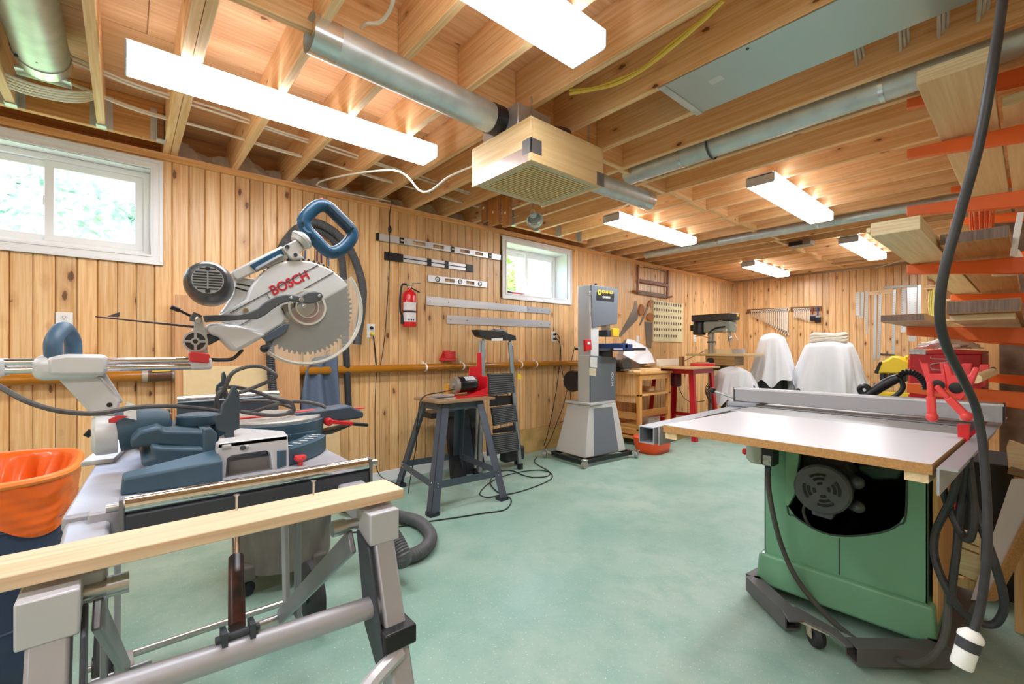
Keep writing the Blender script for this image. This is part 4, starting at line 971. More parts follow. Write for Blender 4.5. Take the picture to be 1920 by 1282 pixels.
# ---- waste bin with orange bag
def bin_():
    zr = .70; c = at_z(-5, 880, zr); cx, cy = c.x + .02, c.y - .02
    cx, cy = 1.22, -.47
    g = thing('waste_bin', (cx, cy, 0), 'large navy plastic waste bin beside the saw stand', 'bin')
    NAVY = mat('bin_navy', '2f3c58', .55, noise=.5, nscale=7, col2='47536c')
    def R(a, z, k=1.0):               # rounded square section
        c_, s_ = math.cos(a), math.sin(a); p = 3.6
        r = (abs(c_) ** p + abs(s_) ** p) ** (-1 / p) * (.265 + .060 * z / zr) * k
        return Vector((cx + c_ * r, cy + s_ * r, z))
    n = 48
    MB().grid(lambda u, v: R(2 * math.pi * u, .0 + v * zr), n, 8, True).add([R(2 * math.pi * i / n, .0) for i in range(n)], [tuple(range(n))[::-1]]).build('body', NAVY, g, solid=.006, ang=40)
    for z in (.22, .42, .56):
        MB().tube([R(2 * math.pi * i / n, z, 1.01) for i in range(n)], .006, 6, 0, True).build('rib', NAVY, g)
    for a in range(8):
        aa = math.radians(45 * a + 22); MB().tube([R(aa, z, 1.005) for z in (.03, .2, .4, .6)], .006, 6, 0).build('rib', NAVY, g)
    b = thing('bin_bag', (cx, cy, .45), 'orange bag folded over the rim of the navy bin', 'bin bag')
    def bag(u, v):
        a = 2 * math.pi * u; w = .016 * math.sin(a * 17 + v * 9 + 2 * math.sin(a * 3)) + .011 * math.sin(a * 31 + 2 + 3 * math.sin(a * 5))
        if v < .42:                   # outside skirt
            t = v / .42; low = .55 + .05 * math.sin(a * 3 + 1) + .03 * math.sin(a * 7)
            z = low + (zr + .012 - low) * t; p = R(a, z, 1.035 + .5 * w * (1 - t) + .005 * math.sin(z * 210 + 5 * math.sin(a * 4) + 3 * math.sin(a * 9)) * (1.1 - t) + .006 * math.sin(z * 70 + a * 6 + 2 * math.sin(a * 11)))
        elif v < .58:
            t = (v - .42) / .16; p = R(a, zr + .012 + .012 * math.sin(math.pi * t), 1.04 - .10 * t)
        else:
            t = (v - .58) / .42; p = R(a, zr + .012 - .45 * t, .94 - .20 * t + w * 5 * min(1, t * 2.5))
        return p
    MB().grid(bag, 200, 60, True).build('bag', mat('bag_orange', 'f26a1e', .28, coat=.3, noise=.25, nscale=6, col2='e0520c'), b, ang=70)
    MB().tube([R(2 * math.pi * i / n, zr + .012, 1.02) for i in range(n)], .013, 8, 0, True).build('rolled_rim', mat('bag_rim', 'f58a3c', .3), b)
bin_()
# ---- shop vacuum drum behind the stand
def vac():
    c = at_z(525, 1085, 0.05); cx, cy = 1.18, .62
    g = thing('shop_vacuum', (cx, cy, 0), 'dusty grey shop vacuum drum on casters under the saw stand', 'vacuum')
    DR = mat('vac_grey', '6f6a64', .65, noise=.7, nscale=18, col2='8d877e', stretch=(1, 1, .4))
    MB().lathe([(0, .09), (.20, .09), (.215, .10), (.225, .40), (.235, .43), (.235, .47), (.22, .50), (.16, .62), (.10, .66), (0, .66)], (cx, cy, 0), (0, 0, 1), 36).build('drum', DR, g)
    for a in (-60, 30, 120, 210):
        d = Vector((math.cos(math.radians(a)), math.sin(math.radians(a)), 0)); p = Vector((cx, cy, 0)) + d * .215
        MB().box(p.x - .035, p.x + .035, p.y - .035, p.y + .035, .075, .15).build('caster_block', mat('vac_block', '5f5a54', .6), g, bevel=.012)
        MB().lathe([(.02, -.012), (.032, -.012), (.034, 0), (.032, .012), (.02, .012)], p + Vector((0, 0, .034)), (-d.y, d.x, 0), 18).build('caster', RUBBER, g)
    MB().lathe([(.045, 0), (.045, .06), (.035, .06), (.035, 0)], (cx + .12, cy + .2, .36), (.45, .9, 0), 20).build('inlet', mat('vac_inlet', 'a4a19c', .5), g)
    h = thing('floor_hose', (1.55, 1.1, 0), 'thick grey ribbed vacuum hose looping on the green floor', 'hose')
    f = lambda px, py, z: at_z(px, py, z)
    pts = [(cx + .16, cy + .28, .36), f(625, 968, .30), f(650, 985, .20), f(690, 998, .09), f(720, 985, .07)]
    pts = [Vector((cx + .15, cy + .27, .36)), Vector((1.50, .98, .30)), Vector((1.70, 1.02, .14)), f(700, 1035, .055), f(735, 1042, .045), f(775, 1040, .045), f(802, 1022, .045), f(806, 1000, .045), f(785, 978, .045), f(750, 968, .045), f(715, 962, .05), f(680, 955, .06), f(640, 950, .05)]
    MB().tube(pts, .034, 14, 10, rib=(.012, .005)).build('hose', GREYH, h)
vac()
# ================================================================== grinder stand, ladder, floor leads
def grinder_stand():
    g = thing('machine_stand', (.62, 1.95, 0), 'dark grey splayed sheet-metal stand before the step ladder', 'machine stand')
    GM = mat('stand_grey', '525b68', .45, .25, noise=.3, nscale=9, col2='434b57')
    T = [(.47, 1.81), (.78, 1.81), (.78, 2.19), (.47, 2.19)]; B = [(.17, 1.80), (1.0, 1.57), (1.06, 2.24), (.22, 2.32)]; zt = .745
    B = [(.18, 1.72), (1.0, 1.58), (1.06, 2.22), (.24, 2.32)]
    mid = []
    for k in range(4):
        t, b = Vector((*T[k], zt)), Vector((*B[k], .0)); sx = 1 if k in (1, 2) else -1; sy = 1 if k > 1 else -1
        w = .065
        leg = MB()
        leg.hexa([b + Vector((0, 0, 0)), b + Vector((-sx * w, 0, 0)), b + Vector((-sx * w, -sy * .005, 0)), b + Vector((0, -sy * .005, 0))], [t, t + Vector((-sx * w, 0, 0)), t + Vector((-sx * w, -sy * .005, 0)), t + Vector((0, -sy * .005, 0))])
        leg.hexa([b, b + Vector((0, -sy * w, 0)), b + Vector((-sx * .005, -sy * w, 0)), b + Vector((-sx * .005, 0, 0))], [t, t + Vector((0, -sy * w, 0)), t + Vector((-sx * .005, -sy * w, 0)), t + Vector((-sx * .005, 0, 0))])
        l = leg.build('leg', GM, g, smooth=False)
        MB().box(min(b.x, b.x - sx * w) - .004, max(b.x, b.x - sx * w) + .004, min(b.y, b.y - sy * w) - .004, max(b.y, b.y - sy * w) + .004, 0, .03).build('rubber_foot', mat('foot_black', '2c2f36', .6), l, bevel=.003)
        mid.append((t.lerp(b, .74), t, b))
    for i in range(4):
        a, b = mid[i][0], mid[(i + 1) % 4][0]
        br = MB().bar(a, b, .005, .05).build('lower_brace', GM, g)
        for p in (a.lerp(b, .05), a.lerp(b, .95)):
            for dz in (.012, -.012): MB().ball(p + Vector((.004 * (1 if i == 1 else 0), -.004 * (1 if i == 0 else 0), dz)), .005, 8, 5).build('bolt', STEEL, br)
        a, b = mid[i][1], mid[(i + 1) % 4][1]
        MB().bar(a - Vector((0, 0, .03)), b - Vector((0, 0, .03)), .005, .06).build('top_rail', GM, g)
    MB().box(.43, .83, 1.76, 2.28, zt, zt + .018).build('top_board', wood('worn_ply', 'b08f68', '7f6246', 'y', .3, .05, blotch=.6), g, bevel=.002)
    return zt + .018
ZS = grinder_stand()
def buffer():
    X = .62; g = thing('motor_rig', (.62, 2.05, ZS), 'black electric motor on a red bracket, standing on the grey stand', 'motor')
    b0 = ZR(740, 600, 3.3737)
    r1 = MB().prism(xp(b0([(455, 465), (470, 300), (520, 290), (520, 208), (545, 205), (550, 465)]), X - .03), (.012, 0, 0)); r1.build('bracket', RED, g, bevel=.002)
    a = at_x(*b0([(350, 470)])[0], X); c = at_x(*b0([(550, 478)])[0], X)
    MB().box(X - .10, X + .10, a.y, c.y, ZS, ZS + .012).build('base_plate', RED, g, bevel=.002)
    MB().prism([(X + .09, c.y - .01, ZS + .01), (X + .09, a.y + .08, ZS + .01), (X + .09, c.y - .01, ZS + .07)], (.006, 0, 0)).build('gusset', RED, g)
    MB().box(X - .03, X + .09, c.y - .012, c.y, ZS, ZS + .16).build('upright', RED, g, bevel=.002)
    p, q = at_x(*b0([(375, 412)])[0], X + .02), at_x(*b0([(505, 400)])[0], X + .02)
    d = (q - p).normalized(); L = (q - p).length; r = .066
    mo = MB().lathe([(r * .5, -.0), (r * .86, .01), (r, .03), (r, L - .02), (r * .85, L)], p, d, 28).build('motor_body', mat('motor_gloss', '17181b', .25), g)
    MB().lathe([(0, -.02), (r * .25, -.02), (r * .3, -.004), (r * .95, .0), (r * 1.03, .012), (r * 1.03, .024)], p, d, 28).build('end_bell', mat('bell_alu', 'a9a59d', .35, .6), mo)
    k = p.lerp(q, .62) + Vector((.045, -.01, .049))
    MB().add([p.lerp(q, t_) + Vector((math.cos(a_) * r * 1.02, 0, math.sin(a_) * r * 1.02)) for t_ in (.38, .85) for a_ in (.55, .9, 1.25)], [(0, 1, 4, 3), (1, 2, 5, 4)]).build('name_plate', mat('name_plate', 'cfd0d2', .3, noise=.5, nscale=90, col2='8f9094'), mo)
    l = at_x(*b0([(220, 440)])[0], X); rr = at_x(*b0([(345, 470)])[0], X)
    MB().box(X - .02, X + .10, l.y, rr.y, ZS, ZS + .010).box(X + .02, X + .09, l.y + .01, rr.y - .01, ZS + .02, ZS + .036).box(X + .05, X + .06, l.y + .04, l.y + .06, ZS, ZS + .03).build('tool_rest', mat('rest_grey', 'bcbab6', .4, .4), g, bevel=.002)
    y0 = at_x(*b0([(320, 415)])[0], X - .12)
    MB().box(X - .14, X - .08, y0.y, y0.y + .07, ZS, ZS + .10).build('wood_block', mat('ochre_block', 'd39a3c', .5), g, bevel=.004)
    MB().tube([p + Vector((0, .02, -.03)), at_x(*b0([(300, 455)])[0], X + .1), at_x(*b0([(200, 475)])[0], X + .12), at_x(*b0([(160, 520)])[0], X + .1), at_x(*b0([(150, 600)])[0], X + .05), at_x(*b0([(140, 690)])[0], X), at_x(*b0([(135, 800)])[0], X - .1), at_x(*b0([(110, 940)])[0], X - .2), at_z(765, 925, .01)], .0042, 7, 6).build('power_lead', CORD, g)
    MB().ball(at_x(*b0([(143, 692)])[0], X), .022, 10, 6, (.7, .6, 1.5)).build('inline_switch', BLACK, g)
buffer()
def ladder():
    g = thing('step_ladder', (.42, 2.62, 0), 'folded grey step ladder with black ribbed treads against the wall', 'ladder')
    b0 = ZR(740, 600, 3.3737); GA = mat('ladder_grey', '8f9a9c', .35, .5); DG = mat('ladder_green_grey', '5b6a6c', .45, .2)
    fl, fr = Vector((.46, 2.40, 0)), Vector((.46, 2.88, 0)); tl, tr_ = at_x(*b0([(560, 130)])[0], .3), at_x(*b0([(728, 140)])[0], .3)
    MB().bar(fr + Vector((0, 0, .03)), tr_, .022, .04, (0, 1, 0)).build('front_stile', GA, g, bevel=.004)
    MB().bar(fl + Vector((0, 0, .03)), tl, .022, .04, (0, 1, 0)).build('front_stile', GA, g, bevel=.004)
    MB().tube([tl + Vector((.005, 0, -.28)), tl + Vector((.01, .005, -.1)), tl, tl + Vector((0, .02, .07)), tl.lerp(tr_, .5) + Vector((0, -.02, .105)), tl.lerp(tr_, .8) + Vector((0, 0, .1)), tr_ + Vector((0, -.005, .04)), tr_], .012, 8).build('hand_loop', DG, g)
    MB().tube([tl.lerp(tr_, .45) + Vector((.0, -.02, .108)), tl.lerp(tr_, .75) + Vector((0, 0, .104))], .017, 8, 0).build('loop_grip', BLACK, g)
    MB().prism(xp(b0([(480, 62), (620, 70), (725, 100), (730, 130), (600, 130), (505, 105)]), .22), (.10, 0, 0)).build('tool_tray', mat('tray_black', '2a2b2e', .4), g, bevel=.006)
    MB().prism(xp(b0([(612, 116), (682, 112), (682, 130), (612, 132)]), .325), (.003, 0, 0)).build('label', WPLAS, g)
    for A, X in (([(583, 338), (740, 335), (750, 458), (583, 482)], .36), ([(603, 552), (755, 535), (770, 640), (620, 668)], .42), ([(575, 728), (768, 705), (780, 820), (580, 858)], .46)):
        q = xp(b0(A), X)
        t = MB().prism(q, (.022, 0, 0)).build('tread', mat('tread_black', '303236', .6), g, bevel=.003)
        for k in range(10):
            u = (k + .5) / 10; MB().bar(q[0].lerp(q[3], u) + Vector((.023, .012, 0)), q[1].lerp(q[2], u) + Vector((.023, -.012, 0)), .004, .005).build('grip_rib', mat('tread_rib', '6f7174', .5), t, smooth=False)
    for A, X in (([(600, 480), (745, 475), (748, 530), (600, 545)], .36), ([(620, 690), (765, 660), (768, 700), (620, 715)], .42)):
        MB().prism(xp(b0(A), X - .02), (.015, 0, 0)).build('tread_support', mat('support_black', '232528', .5), g)
    br = Vector((.30, 2.98, 0)); bl = Vector((.32, 2.45, 0))
    MB().bar(br + Vector((0, 0, .02)), at_x(*b0([(735, 160)])[0], .24), .02, .045, (0, 1, 0)).build('rear_stile', mat('rear_grey', '565d63', .45, .3), g, bevel=.003)
    MB().bar(bl + Vector((0, 0, .02)), at_x(*b0([(540, 130)])[0], .24), .018, .02, (0, 1, 0)).build('rear_stile', mat('ladder_white', 'b9bcb8', .4, .4), g, bevel=.003)
    for p in (fl, fr, br, bl): MB().box(p.x - .02, p.x + .025, p.y - .02, p.y + .02, 0, .055).build('foot', BLACK, g, bevel=.004)
    c = at_x(*b0([(742, 845)])[0], .34)
    MB().box(.30, .40, c.y - .13, c.y + .12, .06, .2).build('foot_platform', mat('tread_black', '303236'), g, bevel=.02)
    MB().box(.395, .40, at_x(*b0([(777, 390)])[0], .38).y - .012, at_x(*b0([(777, 390)])[0], .38).y + .03, .86, .91).build('sticker', YELLOW, g)
ladder()
def sawhorse():
    b0 = ZR(740, 600, 3.3737)
    g = thing('folded_stand', (.2, 2.2, 0), 'black folded stand leaning between the ladder and the grey stand', 'stand')
    for A, X, mt in (([(345, 550), (440, 550), (440, 1003), (350, 1003)], .30, mat('fold_black', '222428', .5)), ([(425, 540), (485, 540), (500, 985), (440, 985)], .24, mat('fold_blue', '3c4854', .5)), ([(495, 560), (540, 560), (560, 970), (500, 985)], .20, mat('fold_black2', '2b2d31', .5))):
        q = xp(b0(A), X); 
        MB().hexa([(X, q[3].y, 0), (X + .04, q[3].y, 0), (X + .04, q[2].y, 0), (X, q[2].y, 0)], [(X - .1, q[0].y, q[0].z), (X - .06, q[0].y, q[0].z), (X - .06, q[1].y, q[1].z), (X - .1, q[1].y, q[1].z)]).build('panel', mt, g, bevel=.004)
    MB().box(.1, .30, 2.0, 2.4, .55, .6).build('cross_bar', BLACK, g, bevel=.004)
sawhorse()
# floor lead
fl_ = thing('floor_lead', (1.0, 2.8, 0), 'long black power lead curling across the green floor', 'cord')
pts = [at_z(*p, .006) for p in Z3B([(1640, 400), (1610, 450), (1650, 490), (1740, 540), (1790, 590), (1760, 640), (1600, 710), (1440, 760), (1250, 795), (1130, 810), (1065, 780), (1100, 720), (1180, 655), (1300, 600), (1480, 555), (1650, 540), (1760, 560), (1740, 600), (1600, 610), (1500, 590), (1400, 548), (1290, 545), (1200, 600), (1170, 660), (1200, 720), (1280, 780), (1370, 820), (1370, 880), (1300, 940), (1100, 970), (850, 1010), (500, 1060), (100, 1130), (-300, 1170)])]
MB().tube([Vector((.03, o3.y, .9)), Vector((.05, o3.y - .05, .5)), at_z(1010, 850, .2)][:0] + pts, .0045, 6, 6).build('lead', CORD, fl_)
w3 = thing('wall_leads', at_x(1040, 760, .03), 'two black leads hanging from the outlet beside the band saw', 'cord')
Z1 = ZR(1020, 500, 3.2857)
for A in ([(70, 405), (95, 440), (98, 540), (85, 700), (60, 850), (25, 1020), (0, 1100)], [(70, 432), (100, 480), (105, 580), (120, 680), (160, 760), (160, 870), (130, 940), (95, 960)], [(190, 490), (170, 580), (150, 720), (120, 850), (80, 960), (40, 1060), (5, 1120)]):
    MB().tube(xp(Z1(A), .05), .0045, 6, 6).build('lead', CORD, w3)
for dz in (.026, -.026): MB().lathe([(.013, 0), (.014, .015), (.006, .035)], (.011, o3.y, o3.z + dz), (1, .4, -.1), 12).build('plug', BLACK, w3)
# ================================================================== band saw
LG = mat('band_light', 'c4c3c0', .45, noise=.15, nscale=6, col2='b3b2af'); DGY = mat('band_dark', '6d747c', .45, noise=.15, nscale=6, col2='5d646c')
def bandsaw():
    g = thing('band_saw', (.60, 3.75, 0), 'tall grey two-tone band saw on a wheeled base against the wall', 'band saw')
    A, B_, C, D = (.37, 3.47), (.80, 3.44), (.85, 4.05), (.40, 4.08)
    T = [(.40, 3.63), (.71, 3.62), (.76, 4.00), (.42, 4.02)]
    z0, z1 = .075, .575
    b = MB().hexa([(*p, z0) for p in (A, B_, C, D)], [(*p, z1) for p in T]).build('pedestal', LG, g, bevel=.008)
    def face(u, v): 
        lo = Vector((*B_, z0)).lerp(Vector((*C, z0)), u); hi = Vector((*T[1], z1)).lerp(Vector((*T[2], z1)), u); return lo.lerp(hi, v)
    n = (face(1, 0) - face(0, 0)).cross(face(0, 1) - face(0, 0)).normalized()
    MB().prism([face(.20, .02) + n * .001, face(.80, .02) + n * .001, face(.80, .93) + n * .001, face(.14, .93) + n * .001], n * .006).build('pedestal_panel', DGY, b)
    MB().box(.38, .74, 3.60, 4.02, z1, z1 + .022).build('pedestal_cap', LG, g, bevel=.004)
    X = .68
    Z = ZR(1020, 500, 3.2857)
    zt = at_x(1108, 533, X).z; yc0, yd1 = 3.676, 4.136; yc1 = 3.80
    MB().box(.50, X - .02, yc0, yc1, z1 + .02, zt).build('column', LG, g, bevel=.006)
    MB().box(X - .025, X - .005, yc0 + .005, yc1 + .01, z1 + .02, zt - .005).build('column_edge', mat('band_edge', 'd9d9d8', .4), g, bevel=.003)
    ud = [at_x(*p, X) for p in Z([(290, 110), (455, 135), (448, 352), (295, 375)])]
    MB().prism([p - Vector((.16, 0, 0)) for p in ud], (.15, 0, 0)).build('upper_wheel_case', LG, g, bevel=.006)
    d = MB().prism([p - Vector((.012, 0, 0)) for p in ud], (.02, 0, 0)).build('upper_door', DGY, g, bevel=.006)
    lp = [at_x(*p, X + .009) for p in Z([(325, 155), (432, 165), (430, 215), (323, 205)])]
    pl = MB().prism(lp, (.002, 0, 0)).build('badge', BLACK, d)
    ex = (lp[1] - lp[0]).normalized(); ey = Vector((1, 0, 0)).cross(ex)
    w = (lp[1] - lp[0]).length
    YEL = mat('badge_yellow', 'f5ce1d', .4)
    text('CRAFTEX', w * .155, lp[3] + ex * w * .30 + ey * w * .26 + Vector((.0025, 0, 0)), ex, ey, YEL, d, sx=1.0, bold=.0006)
    text('CX-SERIES', w * .10, lp[3] + ex * w * .33 + ey * w * .09 + Vector((.0025, 0, 0)), ex, ey, WPLAS, d, bold=.0004)
    MB().pipe(lp[3] + ex * w * .17 + ey * w * .28 + Vector((.0022, 0, 0)), lp[3] + ex * w * .17 + ey * w * .28 + Vector((.0032, 0, 0)), w * .10, w * .05, 20).build('badge_mark', YEL, d)
    for zz in (160, 290):
        q = at_x(*Z([(287, zz)])[0], X); MB().cyl(q - Vector((0, 0, .02)), q + Vector((0, 0, .02)), .008, n=10).build('hinge', STEEL, g)
    ld = [at_x(*p, X) for p in Z([(285, 545), (440, 558), (435, 832), (272, 840)])]
    ld[3].y = ld[0].y; ld[2].y = ld[1].y
    MB().prism([p - Vector((.16, 0, 0)) for p in ld], (.15, 0, 0)).build('lower_wheel_case', LG, g, bevel=.006)
    d2 = MB().prism([p - Vector((.012, 0, 0)) for p in ld], (.02, 0, 0)).build('lower_door', DGY, g, bevel=.006)
    q = at_x(*Z([(416, 650)])[0], X + .0085)
    text('CX104', .052, q, (0, 0, -1), (0, 1, 0), mat('letter_pale', 'dfe0e0', .5), d2, bold=.0008)
    for pts, c in (([(285, 555), (328, 558), (326, 622), (285, 618)], 'e4e2de'), ([(280, 622), (322, 628), (320, 675), (280, 668)], 'd8cba8')):
        MB().prism([at_x(*p, X + .009) for p in Z(pts)], (.001, 0, 0)).build('sticker', mat('sticker_' + c, c, .5, noise=.5, nscale=90, col2='a8a39a'), d2)
    # switch, table, fence, guide
    sw = MB().prism([at_x(*p, X + .02) for p in Z([(255, 448), (292, 450), (295, 510), (258, 522)])], (-.03, 0, 0)).build('switch', RED, g, bevel=.004)
    MB().prism([at_x(*p, X + .022) for p in Z([(268, 462), (285, 463), (285, 478), (268, 478)])], (.002, 0, 0)).build('switch_plate', WPLAS, sw)
    tz = at_x(1150, 653, X - .08).z
    ya, yb = at_x(*Z([(300, 500)])[0], X + .12).y, at_x(*Z([(585, 520)])[0], X + .05).y
    ya, yb = 3.83, 4.25
    MB().box(X - .30, X + .14, ya, yb, tz - .03, tz).build('table', mat('table_iron', '5a5d60', .35, .7), g, bevel=.004)
    MB().box(X - .33, X - .30, ya - .03, yb + .12, tz - .02, tz + .01).box(X + .15, X + .18, ya - .03, yb + .16, tz - .025, tz + .005).build('fence_rail', BLACK, g, bevel=.003)
    MB().box(X - .32, X + .20, ya + .16, ya + .21, tz, tz + .055).build('fence', mat('fence_navy', '1f3d74', .35), g, bevel=.005)
    MB().box(X + .14, X + .2, ya + .14, ya + .30, tz - .02, tz + .045).build('fence_head', MATS['fence_navy'], g, bevel=.006)
    MB().box(X + .183, X + .188, ya - .02, ya + .3, tz - .018, tz + .0).build('rail_scale', mat('scale_lilac', 'b9b4d8', .4), g)
    MB().box(X - .14, X - .04, ya + .10, ya + .28, z1 + .42, tz - .03).build('trunnion', DARKST, g, bevel=.01)
    gz = at_x(*Z([(400, 360)])[0], X).z
    MB().box(X - .12, X - .05, ya + .17, ya + .24, tz + .16, gz + .12).build('guide_post', STEEL, g)
    MB().box(X - .14, X - .01, ya + .14, ya + .30, tz + .13, tz + .20).build('blade_guide', DARKST, g, bevel=.006)
    MB().box(X - .01, X + .02, ya + .20, ya + .31, tz + .13, tz + .22).build('blade_guard', YELLOW, g, bevel=.006)
    MB().box(X - .09, X - .088, ya + .2, ya + .215, z1 + .4, gz).build('blade', STEEL, g)
    MB().cyl((X - .1, yd1 - .03, zt - .09), (X - .1, yd1 + .03, zt - .09), .02).build('tension_knob', BLACK, g)
    MB().cyl((X - .12, 3.9, zt - .03), (X - .12, 3.9, zt + .045), .018, .014).build('tension_handle', BLACK, g)
    MB().lathe([(.11, 0), (.12, .02), (.11, .16), (.05, .2)], (.36, 3.72, .80), (0, 1, 0), 20).build('motor', mat('motor_black2', '232427', .4), g)
    # wheeled base
    E = [Vector((*p, .05)) for p in ((.35, 3.43), (.83, 3.39), (.89, 4.09), (.38, 4.13))]
    for i in range(4):
        br = MB().bar(E[i], E[(i + 1) % 4], .03, .035).build('base_rail', BLACK, g)
    for k, (p, s) in enumerate(((E[1], (.03, -.03)), (E[2], (.05, .02)), (E[0], (-.05, -.05)))):
        c = p + Vector((s[0], s[1], 0)); w = MB().lathe([(.012, -.016), (.036, -.016), (.04, 0), (.036, .016), (.012, .016)], (c.x, c.y, .04), (1, .3 * k, 0), 20).build('caster', mat('caster_grey', 'a5a39e', .4, .3), g)
        MB().box(c.x - .025, c.x + .025, c.y - .025, c.y + .025, .075, .085).build('caster_plate', STEEL, w)
        MB().bar(p, c + Vector((0, 0, .035)), .04, .02).build('caster_arm', STEEL, g)
bandsaw()
# ================================================================== wooden cart with the covered grinder
def cart():
    g = thing('wooden_cart', (.36, 5.0, 0), 'open pine cart with shelves standing right of the band saw', 'cart')
    x0, x1, y0, y1, zb, zt = .1, .62, 4.66, 5.36, .10, .85
    PO = wood('cart_pine', 'ebb56c', 'd0893d', 'z', .6, .08)
    PH = wood('cart_pine_h', 'efc07c', 'd6944a', 'y', .5, .08); PX = wood('cart_pine_x', 'efc07c', 'd6944a', 'x', .5, .08)
    for x in (x0, x1 - .05):
        for y in (y0, y1 - .05): MB().box(x, x + .05, y, y + .05, zb, zt).build('post', PO, g, bevel=.003)
    MB().box(x0 - .02, x1 + .02, y0 - .02, y1 + .02, zt, zt + .025).build('top', PH, g, bevel=.003)
    MB().box(x0, x1, y0, y1, .585, .605).build('shelf', PH, g, bevel=.002)
    MB().box(x0, x1, y0, y1, .17, .19).build('shelf', PH, g, bevel=.002)
    for z in (zt - .07,): MB().box(x1 - .03, x1 - .01, y0 + .05, y1 - .05, z, zt).build('rail', PH, g)
    MB().box(x1 - .03, x1 - .01, y0 + .05, y1 - .05, .33, .41).build('rail', wood('cart_pine_dark', 'c88b46', 'a7662b', 'y', .4), g)
    for z0_, z1_ in ((.30, .38), (.12, .20), (.20, .24)): MB().box(x0 + .05, x1 - .05, y0 + .005, y0 + .025, z0_, z1_).build('rail', PX, g)
    n = 5; w = (x1 - x0 - .1) / n
    for k in range(n): MB().box(x0 + .05 + k * w + .001, x0 + .05 + (k + 1) * w - .001, y0 + .012, y0 + .03, .50, zt).build('side_plank', PANEL, g, bevel=.002)
    for k in range(8): MB().box(x0 + .002, x0 + .018, y0 + .05 + k * .075, y0 + .05 + k * .075 + .073, .19, zt).build('back_plank', PANEL, g)
    MB().box(x0 - .02, x1 + .05, y0 - .04, y1 + .02, .075, .10).build('dolly', PH, g)
    for x in (x0 + .04, x1):
        for y in (y0, y1 - .06): MB().lathe([(.01, -.014), (.034, -.014), (.037, 0), (.034, .014), (.01, .014)], (x, y, .037), (1, .5, 0), 18).build('caster', RUBBER, g)
    for k, (x, y, z, sx, sy, sz, lab) in enumerate(((.5, 4.72, .876, .10, .16, .02, 'small flat pine offcut at the near corner of the cart top'), (.52, 5.05, .876, .08, .36, .035, 'longer pine offcut lying along the front of the cart top'), (.35, 5.2, .607, .2, .12, .06, 'pale wood block on the middle cart shelf'))):
        MB().box(x - sx / 2, x + sx / 2, y - sy / 2, y + sy / 2, z, z + sz).build('wood_offcut', PINEY, bevel=.002, label=lab, cat='wood offcut')
    c = thing('clear_box', (.45, 5.1, .19), 'clear plastic box on the bottom shelf of the wooden cart', 'box')
    MB().box(.36, .54, 4.98, 5.24, .192, .196).box(.36, .364, 4.98, 5.24, .196, .29).box(.536, .54, 4.98, 5.24, .196, .29).box(.364, .536, 4.98, 4.984, .196, .29).box(.364, .536, 5.236, 5.24, .196, .29).build('shell', mat('clear_plastic', 'dfe2df', .1, alpha=.35), c)
    MB().box(.38, .52, 5.0, 5.2, .197, .22).build('contents', mat('grey_parts', '6a6762', .6), c)
    # bench grinder under a cloth
    q = thing('bench_grinder', (.30, 4.75, .875), 'dark bench grinder half covered by a white cloth on the cart', 'grinder')
    ZG = ZR(1140, 600, 4.93)
    p = at_x(*ZG([(150, 365)])[0], .42)
    w = MB().lathe([(.02, -.03), (.075, -.03), (.08, -.02), (.08, .02), (.075, .03), (.02, .03)], (.44, p.y, .965), (1, -.25, 0), 28).build('wheel_guard', mat('grinder_dark', '3a3733', .5, noise=.4, nscale=20, col2='5d574f'), q)
    MB().box(.26, .40, p.y - .05, p.y + .05, .877, .92).cyl((.20, p.y, .965), (.41, p.y, .965), .06, n=20).build('body', BLACK, q, bevel=.004)
    MB().bar((.46, p.y - .10, .90), (.46, p.y + .02, .905), .05, .012).build('tool_rest', STEEL, q)
    cl = thing('grinder_cloth', (.32, 4.95, .88), 'white cloth thrown over the bench grinder on the cart', 'cloth')
    top = ZG([(175, 175), (230, 180), (300, 215), (360, 255), (405, 310), (430, 385)]); bot = ZG([(140, 320), (200, 350), (250, 380), (290, 402), (380, 400), (440, 392)])
    def f(u, v):
        k = u * 5; i = min(int(k), 4); t = k - i
        a = Vector(top[i]).lerp(Vector(top[i + 1]), t); b = Vector(bot[i]).lerp(Vector(bot[i + 1]), t)
        pp = a.lerp(b, v); X = .34 + .12 * v + .012 * math.sin(u * 15 + v * 4); r = at_x(pp.x, pp.y, X); r.z = max(r.z, .882); return r
    def f2(u, v):
        k = u * 5; i = min(int(k), 4); t = k - i
        a = Vector(top[i]).lerp(Vector(top[i + 1]), t); r = at_x(a.x, a.y, .34); r.x -= .2 * v; r.z -= (r.z - .89) * v * v; return r
    MB().grid(f, 24, 12).grid(f2, 24, 8).build('cloth', mat('white_cloth', 'e9e8ea', .9, noise=.2, nscale=20, col2='cfced4'), cl, ang=80)
cart()
